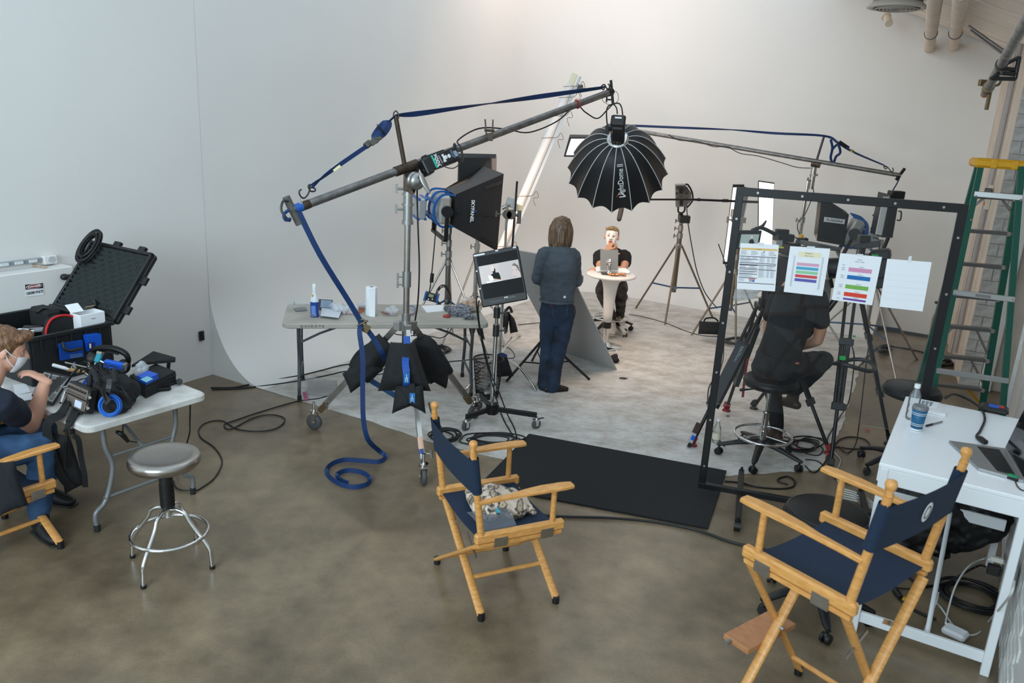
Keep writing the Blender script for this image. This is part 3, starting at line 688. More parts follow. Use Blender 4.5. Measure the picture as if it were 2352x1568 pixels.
for z in(1.36,1.30):
	q=MB();knob(q,bs+ZX*z+V((-0.02,-0.01,0)),(-1,-0.2,0),1.1);obj('tee_knob',q,ALU,BST)
for z0,z1 in((1.28,1.40),(1.0,1.07)):q=MB();q.cyl(bs+ZX*z0,bs+ZX*z1,0.034,n=18);obj('collar',q,ALU,BST)
q=MB();q.cyl(bs+ZX*0.94,bs+ZX*1.01,0.052,n=18)
for w in WH:
	d=(w-bs).normalized();q.box(bs+d*0.06+ZX*0.965,(0.07,0.055,0.07),axes(x=d))
obj('leg_hub',q,ALU,BST)
q=MB();q.cyl(bs+ZX*0.33,bs+ZX*0.40,0.046,n=18);obj('brace_hub',q,ALU,BST)
for i,w in enumerate(WH):
	d=(w-bs);d.z=0;L_=d.length;d=d.normalized();top=bs+d*0.07+ZX*0.96;end=bs+d*(L_-0.05)+ZX*0.17
	q=MB();q.sweep([top,end],[(-0.016,-0.022),(0.016,-0.022),(0.016,0.022),(-0.016,0.022)],sm=False,up=(0,0,1));lg=obj('leg',q,M('leg_steel','#8d8781',0.35,0.9,n=(12,0.15))if i!=1 else M('lit_leg_steel','#cfccc8',0.3,0.7),BST)  # front leg is paler steel: its bright reflection is put into the colour
	if i==1:
		q=MB();q.box(top.lerp(end,0.9),(0.034,0.048,0.13),axes(z=end-top,x=(1,0,0)));obj('orange_tape',q,M('peach_tape','#d9a182',0.6),lg)
		q=MB();q.box(top.lerp(end,0.945),(0.036,0.05,0.04),axes(z=end-top,x=(1,0,0)));obj('blue_tape',q,M('tape_navy','#24407a',0.6),lg)
	else:
		q=MB();q.box(top.lerp(end,0.95),(0.045,0.055,0.1),axes(z=end-top,x=(1,0,0)));obj('brass_sleeve',q,BRASS,lg)
	q=MB();q.sweep([bs+d*0.04+ZX*0.365,top.lerp(end,0.52)],[(-0.005,-0.022),(0.005,-0.022),(0.005,0.022),(-0.005,0.022)],sm=False);obj('brace',q,BLUEM,BST)
	q=MB();knob(q,end+V((0.02,-0.02,0.06)),(0.9,-0.3,0.1),1.2);obj('leg_screw',q,STEEL,lg)
	ax=V((-d.y,d.x,0))if i!=1 else V((0.9,0.3,0)).normalized();fw_=V((-ax.y,ax.x,0))
	wc=w+fw_*0.0+ZX*0.066
	q=MB();q.cyl(end+ZX*-0.01-d*0+d*0.05,end+d*0.05+ZX*0.07,0.012);q.cyl(w+ZX*0.145,w+ZX*0.165,0.035);q.box(w+ZX*0.137,(0.07,0.06,0.012),axes(x=fw_))
	for sg in(-1,1):q.box(w+ax*0.024*sg+ZX*0.1,(0.035,0.004,0.09),axes(x=fw_))
	q.cyl(wc-ax*0.03,wc+ax*0.03,0.008);fk=obj('caster_fork',q,CHROME,lg)
	q=MB();q.lathe([(0.02,-0.017),(0.058,-0.017),(0.066,-0.01),(0.066,0.01),(0.058,0.017),(0.02,0.017)],wc,axes(z=ax),n=28);obj('wheel',q,GREYR,lg)
T0,H0=D(672,482,5.3),D(1405,210,7.6);bd=(H0-T0).normalized();Lb=(H0-T0).length
bpx=lambda px:min((T0+bd*(Lb*i/800)for i in range(801)),key=lambda p:abs((MW.transposed()@(p-V((0,0,CAMZ)))).x/-(MW.transposed()@(p-V((0,0,CAMZ)))).z*FPX+CX-px))
bup=(ZX-bd*bd.z).normalized();bsd=bd.cross(bup)
q=MB();q.cyl(T0,H0,0.029,n=20);obj('boom_tube',q,GALV,BST)
q=MB();q.cyl(bpx(710),bpx(690),0.031,n=18);obj('end_coupler',q,RUST,BST)
q=MB();q.cyl(bpx(693),bpx(676),0.0315,n=18);obj('blue_tape',q,M('tape_blue','#1c5aa8',0.5),BST)
qv=(bup*-1+bsd*-0.1).normalized()
q=MB();q.cyl(T0-bup*0.10+V((0.02,0,0)),T0+bup*0.09+V((-0.02,0,0)),0.026,n=16);obj('cross_tube',q,M('grey_cross_tube','#6c6a66',0.5,0.5),BST)
q=MB();q.tube([D(662,462,5.25),D(650,462,5.22),D(646,482,5.2),D(656,498,5.2),D(666,508,5.22)],0.008,8);obj('hook_handle',q,DKMET,BST)
q=MB();q.tube([D(664,482,5.22),D(652,492,5.2),D(656,505,5.2),D(668,502,5.22)],0.011,8);obj('tail_loop',q,BLUE,BST)
pv0,pv1=bpx(908),bpx(957);q=MB();q.cyl(pv0,pv1,0.036,n=20)
for f in(0.14,0.2,0.82,0.88):q.sph(pv0.lerp(pv1,f)-bsd*0.036,0.007,n=8,k=6)
obj('boom_sleeve',q,RUST,BST)
pc=pv0.lerp(pv1,0.62);kc=V((bs.x+0.03,bs.y-0.05,2.09))
q=MB();q.prism([pc+bd*-0.09-bup*0.02,pc+bd*0.07-bup*0.02,kc+V((0.05,0,-0.02)),kc+V((0.02,0,-0.1)),kc+V((-0.06,0,-0.08)),kc+V((-0.06,0,0.05))],V((0,0.03,0)));obj('pivot_plate',q,RUST,BST)
q=MB();kd=V((0.72,-0.68,-0.05)).normalized();ko=kc+V((0.01,-0.0,0.0))
q.lathe([(0.03,0),(0.062,0.0),(0.064,0.02),(0.056,0.024),(0.056,0.035),(0.062,0.04),(0.06,0.062),(0.035,0.072),(0.02,0.085),(0,0.088)],ko,axes(z=kd),n=28);obj('clamp_disc',q,ALU,BST)
q=MB();q.limb([ko+kd*0.09+V((0.0,0,0.05)),ko+kd*0.1+V((0.015,0,0)),ko+kd*0.11+V((0.05,0,-0.07))],[(0.02,0.012),(0.024,0.014),(0.014,0.01)],n=10);obj('clamp_handle',q,ALU,BST)
s0,s1=pv0.lerp(pv1,0.45),D(909,268,bpx(930).y-0.02)
q=MB();q.cyl(s0,s1,0.017,n=14);obj('strut',q,RUST,BST)
q=MB();q.tube([s1+V((-0.014,0,-0.01)),s1+V((-0.016,0,0.02)),s1+V((0,0,0.04)),s1+V((0.018,0,0.02)),s1+V((0.02,0,-0.012))],0.005,8);obj('strut_loop',q,RUST,BST)
q=MB();q.cyl(bpx(1396)-bup*0.0,H0,0.034,n=16);q.cyl(D(1403,184,7.58),D(1408,240,7.58),0.0125);knob(q,D(1404,229,7.56),(-1,0,0));obj('boom_head',q,BLKMET,BST)
q=MB();cc=D(1328,236,bpx(1328).y);q.tube([bpx(1326)+bup*0.034*math.cos(a)+bsd*0.034*math.sin(a)for a in[i*PI/8 for i in range(16)]],0.006,6,closed=True,k=1);obj('red_cord',q,RED,BST)
q0=bpx(706)+bup*0.03
RST=thing('ratchet_strap','blue ratchet strap tensioned over the big boom stand strut','strap',s1)
yA,yB,yS=5.36,s1.y,7.55
def sp(px,py):return D(px,py,yA+(yB-yA)*(px-700)/210)
q=MB();q.strap([sp(716,428),sp(735,412),sp(772,384),sp(842,336)],0.03,0.003,k=5,up=(0.1,-1,0),twist=[0.2,1.2,0.4,0.2]);obj('webbing',q,BLUE,RST)
q=MB();q.strap([sp(868,316),sp(888,286),s1+ZX*0.012],0.028,0.003,k=4,up=(0.1,-1,0),twist=[0.2,1.0,1.4]);obj('webbing',q,BLUE,RST)
hk=D(1386,201,yS)
q=MB();q.strap([s1+ZX*0.012,s1.lerp(hk,0.08),s1.lerp(hk,0.25),s1.lerp(hk,0.4),s1.lerp(hk,0.65),s1.lerp(hk,0.8),hk],0.04,0.003,k=6,up=(0.1,-1,0),twist=[1.3,0.3,0.9,1.4,0.2,0.5,1.0]);obj('webbing',q,BLUE,RST)
q=MB();rd=(sp(868,316)-sp(842,336)).normalized();rc=sp(855,326);Rr=axes(x=rd,y=(0,-1,0.2))
q.box(rc,(0.12,0.035,0.03),Rr);q.box(rc+Rr@V((0.02,0.02,0.01)),(0.1,0.012,0.04),Rr);q.box(rc+Rr@V((-0.04,0.0,-0.02)),(0.05,0.03,0.012),Rr);q.cyl(rc+Rr@V((0.045,-0.03,0)),rc+Rr@V((0.045,0.03,0)),0.022);obj('ratchet',q,M('olive_metal','#5c5b52',0.45,0.6),RST)
bcn=sp(876,298)
for i in range(5):
	q=MB();a_=i*0.3-0.6;off=V((0.006*(i-2),0.012*(i-2),0));ld=(rd+V((0,0,0.35))).normalized();w2=V((0.6,-0.5,-0.4)).normalized()
	q.strap([bcn+off+ld*(0.075*math.cos(u))+w2*((0.016+0.004*i)*math.sin(u))for u in[j*PI/8 for j in range(16)]],0.028,0.003,closed=True,k=1,up=(0.2,-1,0.1));obj('strap_bundle',q,BLUE,RST)
q=MB();q.strap([bcn+(rd.cross(V((0,-1,0)))).normalized()*0.036*math.cos(u)+V((0,-1,0))*0.036*math.sin(u)for u in[j*PI/8 for j in range(16)]],0.03,0.003,closed=True,k=1,up=tuple(rd));obj('bundle_band',q,BLKF,RST)
q=MB();q.box(sp(772,384),(0.065,0.004,0.034),axes(x=sp(800,363)-sp(745,404),y=(0.1,-1,0.1)));obj('cream_tag',q,M('cream_tag','#ece2a8',0.6),RST)
q=MB();q.tube([sp(712,430),sp(722,432),sp(724,438),sp(714,439),sp(708,428),sp(712,424),sp(711,436),sp(706,448),sp(698,455),sp(690,450),sp(687,440),sp(692,435)],0.0055,8);obj('hook',q,DKMET,RST)
q=MB();q.tube([hk,D(1390,197,yS),D(1386,206,yS),D(1381,199,yS),D(1388,194,yS),D(1393,202,yS),D(1398,204,yS),D(1400,196,yS),D(1396,193,yS)],0.006,8);obj('hook',q,BLKMET,RST)
q=MB();q.tube([D(692,455,5.34),D(688,464,5.33),D(694,468,5.33)],0.004,6,closed=True);obj('ring',q,STEEL,RST)
TS=thing('tail_strap','loose blue strap hanging from boom tail and curled on floor','strap',P(838,1060))
cl_=D(832,744,5.55)
q=MB();q.strap([D(686,486,5.3),D(735,585,5.36),D(800,690,5.5),cl_],0.038,0.003,up=(0.3,-1,0.2));obj('webbing',q,BLUE,TS)
q=MB();q.strap([cl_+V((0.02,0,-0.02)),D(860,780,5.58),D(878,812,5.6),D(884,830,5.68)],0.038,0.003,up=(0.3,-1,0.2));obj('webbing',q,BLUE,TS)
fp=lambda x,y,z=0.012:P(x,y,z)
q=MB();q.strap([cl_,D(826,762,5.5),D(833,820,5.48),D(833,900,5.47),D(835,965,5.46),D(846,1010,5.48),fp(872,1036,0.06),fp(886,1048,0.03),fp(870,1060,0.02),fp(835,1058,0.02),fp(790,1056,0.02),fp(758,1068,0.02),fp(752,1088,0.02),fp(775,1108,0.02),fp(810,1118,0.02),fp(842,1112,0.02),fp(849,1098,0.02),fp(830,1084,0.02),fp(798,1080,0.02),fp(776,1088,0.02),fp(780,1100,0.02),fp(800,1110,0.02)],0.036,0.003,k=6,up=(0.2,-1,0.1));obj('webbing',q,BLUE,TS)
q=MB();q.tube([cl_+V((0.025*math.cos(a),0,0.035*math.sin(a)))for a in[i*PI/4 for i in range(8)]],0.007,6,closed=True);q.box(cl_+V((0.03,-0.01,-0.03)),(0.05,0.012,0.06),Ry(0.5));q.cyl(cl_+V((-0.035,-0.01,-0.012)),cl_+V((0.04,-0.01,0.03)),0.008);obj('cam_buckle',q,BRASS,TS)
ncam=V((0.1,-0.95,0.3))
sandbag('black sandbag with blue handle on front leg of boom stand',[([D(897,785,5.66),D(952,785,5.66),D(990,898,5.5),D(868,898,5.5)],0.27)],[([D(934,772,5.6),D(935,800,5.56),D(931,830,5.45),D(934,862,5.4),D(933,892,5.43)],0.05,M('handle_blue','#0d4aa0',0.6))],tagp=D(934,868,5.36))
sandbag('smaller black sandbag slung lowest on front leg of boom stand',[([D(908,885,5.44),D(972,885,5.44),D(978,950,5.38),D(944,932,5.36)],0.13),([D(908,885,5.45),D(960,885,5.45),D(944,932,5.37),D(900,950,5.38)],0.13)],[([D(945,880,5.38),D(945,900,5.36),D(946,925,5.34)],0.045,BLKF)],tagp=D(947,914,5.335))
sandbag('black sandbag on left rear leg of boom stand',[([D(870,765,5.98),D(912,800,5.9),D(845,880,5.78),D(792,862,5.85)],0.23),([D(845,815,5.82),D(880,850,5.8),D(805,903,5.75),D(786,858,5.78)],0.12)],[([D(855,788,5.9),D(828,806,5.86),D(812,826,5.82),D(806,842,5.8)],0.035,BLKF)])
sandbag('black sandbag on right rear leg of boom stand',[([D(950,790,6.0),D(968,762,6.12),D(1036,860,6.2),D(990,882,6.05)],0.23),([D(984,820,6.05),D(1030,845,6.15),D(1024,893,6.1),D(985,872,6.05)],0.12)],[([D(985,785,6.1),D(1002,795,6.1),D(1014,812,6.1),D(1016,832,6.1)],0.03,BLKF)])
BAL=thing('light_ballast','black light ballast with green stripe clipped to the boom','ballast',bpx(1010)-bup*0.1)
b0,b1=bpx(968),bpx(1048);bc=b0.lerp(b1,0.5)-bup*0.035-V((0,0.09,0));Lx=(b1-b0).length*0.95
fz=V((0.1,-0.97,0.2)).normalized();RBx=Matrix((bd,(fz.cross(bd)).normalized(),fz));xx_=bd;zz_=(fz-bd*fz.dot(bd)).normalized();yy_=zz_.cross(xx_);RBl=Matrix((xx_,yy_,zz_)).transposed()
q=MB();q.box(bc,(Lx,0.105,0.075),RBl,bev=0.008);q.box(bc+RBl@V((-Lx*0.42,-0.015,0.005)),(Lx*0.2,0.115,0.085),RBl,bev=0.008);obj('case',q,BLK,BAL)
q=MB();q.box(bc+RBl@V((-0.02,0.056,-0.01)),(Lx*0.6,0.02,0.04),RBl);q.box(bc+RBl@V((-Lx*0.3,0.06,-0.01)),(Lx*0.12,0.03,0.03),RBl);obj('battery_plates',q,BLKMET,BAL)
q=MB();q.box(bc+RBl@V((-Lx*0.21,0,0.0385)),(0.016,0.1,0.002),RBl);obj('green_stripe',q,M('teal_stripe','#25b898',0.5),BAL)
Rt=RBl@Rz(PI/2)
T('lettering','300x',0.05,Rt,bc+RBl@V((-Lx*0.12,0.0,0.0385)),INKW,BAL,bold=0.001)
T('lettering','OUTPUT',0.016,Rt,bc+RBl@V((-Lx*0.025,0.0,0.0385)),INKW,BAL)
for i,xk in enumerate((0.13,0.23)):
	q=MB();q.lathe([(0.013,0),(0.015,0.0),(0.015,0.002),(0.013,0.002)],bc+RBl@V((Lx*xk,0,0.038)),RBl,n=20);q.box(bc+RBl@V((Lx*xk,0.006,0.045)),(0.006,0.014,0.012),RBl);obj('dial',q,INKW,BAL)
q=MB();q.prism([bc+RBl@V((Lx*0.02+x,y,0.0378))for x,y in((0,-0.03),(0.03,-0.03),(0.022,0.0),(0.03,0.03),(0.008,0.03),(0.012,0))],zz_*0.001);obj('white_mark',q,INKW,BAL)
q=MB();[q.box(bc+RBl@V((Lx*0.34,-0.03+i*0.012,0.0385)),(0.02,0.005,0.001),RBl,bev=0.0003)for i in range(6)];q.box(bc+RBl@V((Lx*0.43,0,0.0385)),(0.03,0.045,0.001),RBl,bev=0.0003);obj('print',q,M('label_blue_grey','#8b9db2',0.5),BAL)
q=MB();q.tube([bpx(1046)+bup*0.04*math.cos(a)-V((0,0.035*math.sin(a)+0.01,0))for a in[i*PI/7 for i in range(14)]],0.012,8,closed=True,k=1);obj('clamp_ring',q,BLKMET,BAL)
q=MB();q.cyl(bc+RBl@V((-Lx*0.5,-0.03,0.0)),bc+RBl@V((-Lx*0.42,-0.03,0.02)),0.02);obj('plug',q,BLK,BAL)
yb_=bc.y-0.06
def cable(name,label,pts,r=0.005,mat=CABLE,cat='cable',k=6,group=None,n=7):
	q=MB();q.tube(pts,r,n,k=k);return obj(name,q,mat,None,label,cat,group)
cable('power_cable','black power cable hanging straight down from boom ballast',[D(969,380,yb_),D(960,392,yb_),D(958,440,yb_+0.02),D(960,520,yb_),D(963,610,yb_),D(960,690,yb_),D(952,745,yb_+0.02),D(951,770,yb_)],0.0065)
cable('head_cable','black cable looped along the boom to the dome lamp',[D(1040,362,6.1),D(1062,372,6.15),D(1060,340,6.25),D(1052,322,6.3),D(1100,295,6.5),D(1160,296,6.7),D(1215,304,6.95),D(1280,278,7.2),D(1322,242,7.35),D(1345,258,7.45),D(1372,272,7.5),D(1395,252,7.45),D(1408,240,7.45),D(1416,248,7.42),D(1418,262,7.42)],0.006)
cable('ballast_lead','short black lead drooping under the boom ballast',[D(1012,375,yb_),D(1025,384,yb_),D(1042,386,yb_),D(1056,375,yb_+0.05),D(1062,358,yb_+0.1),D(1054,342,6.15)],0.004)
SPC=thing('spring_clamp','brass coloured spring clamp gripping the boom tube','clamp',bpx(1120))
q=MB();cb=bpx(1124);q.box(cb+V((-0.03,-0.035,0.07)),(0.011,0.025,0.13),Ry(-0.12));q.box(cb+V((0.025,-0.035,0.07)),(0.011,0.025,0.13),Ry(-0.02));obj('handles',q,RUST,SPC)
q=MB();q.box(cb+V((0,-0.036,0.0)),(0.06,0.02,0.06));q.cyl(cb+V((-0.04,-0.035,0.05)),cb+V((0.04,-0.035,0.05)),0.01);obj('jaws',q,RUST,SPC)
DA=D(1419,320,7.55);dd_=V((0.13,0.75,-0.65)).normalized();du=(ZX-dd_*dd_.z).normalized();ds=dd_.cross(du)*-1
ds=dd_.cross(du);RD=Matrix((ds,du,dd_)).transposed()
DM=thing('dome_softbox','black ribbed dome softbox light hanging from the big boom','light',DA-ZX*0.6)
NR,RM,DEP=16,0.485,0.47
def dome_pt(a,s,sag=0.0):
	r=0.095+(RM-0.095)*math.sin(s*PI/2*0.93)**0.92/math.sin(PI/2*0.93)**0.92;z=DEP*((r-0.095)/(RM-0.095))**2.1
	r*=(1-0.075*sag*min(1,s*1.6));z-=0.03*sag*s**4
	return DA+RD@V((r*math.cos(a),r*math.sin(a),z))
a00=-PI/2
for i in range(NR):
	q=MB();aa=a00+i*2*PI/NR;w=2*PI/NR
	q.grid(lambda u,v:dome_pt(aa+u*w,v,math.sin(PI*u)),6,12);obj('fabric_panel',q,M('softbox_fabric','#121214',0.55,bump=(250,0.1)),DM)
	q=MB();q.tube([dome_pt(aa,v/14,-0.06)for v in range(15)],0.0042,6,k=1);obj('rib',q,M('pale_piping','#c9cbcd',0.5),DM)
q=MB();q.lathe([(0.07,-0.012),(0.1,-0.012),(0.103,0.01),(0.09,0.03),(0.07,0.02)],DA,RD,n=36);ringo=obj('speed_ring',q,CHROME,DM)
q=MB();q.lathe([(0.001,DEP-0.12),(RM*0.78,DEP-0.12),(RM*0.78,DEP-0.13)],DA,RD,n=32);obj('diffuser',q,EMW('dome_diffuser_glow','#ffe0c2',14.0),DM)
q=MB();hd=-dd_;hb_=DA+hd*0.01
q.box(DA+hd*0.12,(0.125,0.12,0.22),RD,bev=0.02);obj('lamp_body',q,M('lamp_black','#1b1b1d',0.3),DM)
q=MB();q.box(DA+hd*0.25,(0.13,0.11,0.06),RD,bev=0.014);
lb=obj('lamp_back',q,BLK,DM)
q=MB();q.box(DA+hd*0.282+du*0.01,(0.06,0.018,0.002),RD,bev=0.0005);obj('badge',q,INKW,lb)
q=MB();[q.box(DA+hd*0.13+du*-0.061+ds*(0.026*(i-1)),(0.006,0.003,0.13),RD)for i in range(3)];[q.box(DA+hd*0.13+du*0.061+ds*(0.026*(i-1)),(0.006,0.003,0.13),RD)for i in range(3)];obj('vents',q,BLKMET,DM)
q=MB();[q.cyl(DA+hd*0.03+du*-0.062+ds*(0.03*(i-1)),DA+hd*0.03+du*-0.065+ds*(0.03*(i-1)),0.005,n=8)for i in range(3)];obj('screws',q,M('copper_screw','#d59a62',0.3,0.9),DM)
q=MB();q.tube([D(1396,298,7.42),D(1393,265,7.48),D(1395,247,7.56),D(1404,240,7.58),D(1420,237,7.58),D(1427,245,7.56),D(1430,262,7.48),D(1432,290,7.42)],0.0065,8);obj('yoke',q,BLKMET,DM)
q=MB();q.cyl(D(1395,296,7.42),D(1403,296,7.42),0.024);q.box(D(1394,296,7.4),(0.03,0.04,0.06));obj('yoke_lock',q,BLK,DM)
q=MB();q.tube([D(1385,232,7.6),D(1386,222,7.6),D(1400,208,7.6),D(1417,212,7.6),D(1420,228,7.6),D(1412,238,7.6),D(1398,240,7.6)],0.0025,6,closed=True);obj('safety_wire',q,BLKMET,DM)
at_=a00+2*PI/NR*0.5
def dome_R(a,s):
	p=dome_pt(a,s,0.9);tv=(dome_pt(a,s-0.03,0.9)-p).normalized();tu=(dome_pt(a+0.03,s,0.9)-p).normalized();n_=tv.cross(tu).normalized()
	n_=n_ if(p-(DA+dd_*0.2)).dot(n_)>0 else-n_
	y_=n_.cross(tv).normalized();return p+n_*0.012,Matrix((tv,y_,n_)).transposed()
p_,R_=dome_R(at_,0.43);T('lettering','lightDome II',0.075,R_,p_,INKW,DM,sx=0.8,bold=0.0006)
p_,R_=dome_R(at_,0.63)
q=MB();q.prism([p_+R_@V(c)for c in((-0.035,0.045,0),(-0.02,0.045,0),(0.03,0.012,0),(0.028,0.004,0))],R_@V((0,0,0.001)));obj('logo_red_bar',q,M('logo_red','#c24a33',0.5),DM)
q=MB();q.prism([p_+R_@V(c)for c in((0.03,0.012,0),(0.024,-0.004,0),(-0.03,-0.045,0),(-0.036,-0.03,0))],R_@V((0,0,0.001)));obj('logo_white_bar',q,INKW,DM)
q=MB();q.prism([p_+R_@V(c)for c in((-0.036,0.02,0),(-0.024,0.018,0),(-0.024,-0.022,0),(-0.036,-0.03,0))],R_@V((0,0,0.001)));obj('logo_white_bar',q,INKW,DM)
B2=thing('boom_stand','thin grey boom stand at back right behind acrylic screen','stand',(3.55,9.95,0))
L2,R2_=D(1400,290,10.85),D(2070,403,9.6);q=MB();q.cyl(L2,R2_,0.026,n=14);obj('boom_tube',q,GALV,B2)
mid2=D(1873,377,9.97)
q=MB();q.cyl(D(1864,375.5,9.95),D(1884,379,9.9),0.036,n=14);obj('sleeve',q,RUST,B2)
q=MB();q.cyl(mid2,D(1893,312,9.95),0.014);obj('strut',q,DKMET,B2)
q=MB();q.cyl(D(1870,384,9.95),D(1862,434,9.95),0.034);q.cyl(D(1869,400,9.95),D(1869,404,9.95),0.05);knob(q,D(1866,415,9.93),(-1,0,0),1.4);obj('upper_casting',q,ALU,B2)
light_stand(B2,(3.50,9.93),[P(1742,815)[:2]+(0.01,)if False else(2.95,9.6),(4.1,9.45),(3.7,10.7)],0.85,0.45,2.0,r=0.02,mat=CHROME,legm=STEEL,bracem=BLUEM,secs=(1.1,1.55))
q=MB();q.box(D(2068,400,9.6),(0.03,0.03,0.16),Ry(0.5));obj('boom_end',q,BLKMET,B2)
S2=thing('ratchet_strap','thin blue strap over the back right boom strut','strap',D(1893,312,9.95))
def s2(px,py):return D(px,py,10.75-(px-1440)/(2045-1440)*1.1)
q=MB();q.strap([s2(1442,288),s2(1560,293),s2(1680,298),s2(1780,306),s2(1893,312),s2(1925,328),s2(1962,350),s2(2030,379)],0.03,0.003,k=5,up=(0,-1,0.1),twist=[0.5,0.2,1.3,0.3,0.8,0.2,1.0,1.3]);obj('webbing',q,BLUE,S2)
q=MB();q.strap([s2(1908,320),s2(1912,340),s2(1908,362),s2(1914,375),s2(1920,360),s2(1930,350),s2(1924,332),s2(1910,345)],0.03,0.003,k=5,up=(0,-1,0.1));obj('webbing',q,BLUE,S2)
q=MB();q.box(s2(1938,333),(0.14,0.03,0.04),Ry(0.5));obj('ratchet',q,BLKMET,S2)
q=MB();q.box(s2(1958,347),(0.05,0.005,0.03),Ry(0.45));obj('yellow_tag',q,M('yellow_tag','#c5a834',0.6),S2)
q=MB();q.tube([s2(2030,379),s2(2038,384),s2(2034,388),s2(2030,382),s2(2040,385),s2(2046,393),s2(2052,392),s2(2050,385)],0.006,6);obj('hook',q,BLKMET,S2)
cable('guy_rope','blue rope tied down from the end of the right boom',[D(2066,408,9.6),D(2058,425,9.6),D(2040,452,9.62),D(2004,496,9.65)],0.008,BLUE,'rope')
cable('boom_wire','thin black wire draped along the right boom tube',[D(1535,309,10.5),D(1560,322,10.48),D(1600,324,10.4),D(1640,337,10.3),D(1668,336,10.25),D(1700,352,10.2),D(1740,358,10.15),D(1790,372,10.1),D(1830,384,10.0),D(1862,386,9.9)],0.005)
def led_panel(name,label,c4,depth,back_n,glow,fr=0.02,cat='light',group=None):
	"""c4: tl,tr,br,bl of the lit face"""
	c4=[V(p)for p in c4];c=sum(c4,V())/4;t=thing(name,label,cat,c-ZX*0.3,group=group);n_=V(back_n).normalized()
	q=MB();q.prism([p+n_*0.004 for p in c4],n_*0.004);obj('lit_face',q,glow,t)
	for i in range(4):
		a,b=c4[i],c4[(i+1)%4];q=MB();q.prism([a-n_*0.012,b-n_*0.012,b+(b-c).normalized()*fr-n_*0.012,a+(a-c).normalized()*fr-n_*0.012],n_*(depth+0.012));obj('frame_side',q,BLKMET,t)
	q=MB();q.prism([p+n_*(depth-0.004)for p in c4],n_*0.004);obj('back_plate',q,BLKMET,t)
	return t
yP=10.8
lp=led_panel('led_panel','lit white LED panel tilted down behind the dome softbox',[D(1312,318,yP),D(1360,318,yP),D(1350,356,yP-0.1),D(1300,356,yP-0.1)],0.08,(0.1,1,0.35),EMW('panel_white','#ffffff',1.3),0.035)
q=MB();q.cyl(D(1372,335,yP+0.05),L2,0.014);q.cyl(D(1358,338,yP),D(1374,335,yP+0.05),0.014);obj('arm',q,BLKMET,lp)
mk=thing('boom_microphone','black boom microphone below the dome on a long black pole','microphone',D(1422,505,8.3))
q=MB();q.limb([D(1430,455,8.3),D(1427,480,8.25),D(1422,503,8.2)],[0.02,0.026,0.024],n=14);obj('windscreen',q,BLKF,mk)
q=MB();q.cyl(D(1430,458,8.3),D(1592,458,8.6),0.010);q.cyl(D(1590,458,8.6),D(1688,462,8.75),0.0125);q.cyl(D(1660,460.5,8.72),D(1672,461,8.74),0.018);q.cyl(D(1602,458.4,8.62),D(1608,458.6,8.62),0.017);q.cyl(D(1688,462,8.75),D(1740,464,8.85),0.014);obj('pole',q,BLKMET,mk)
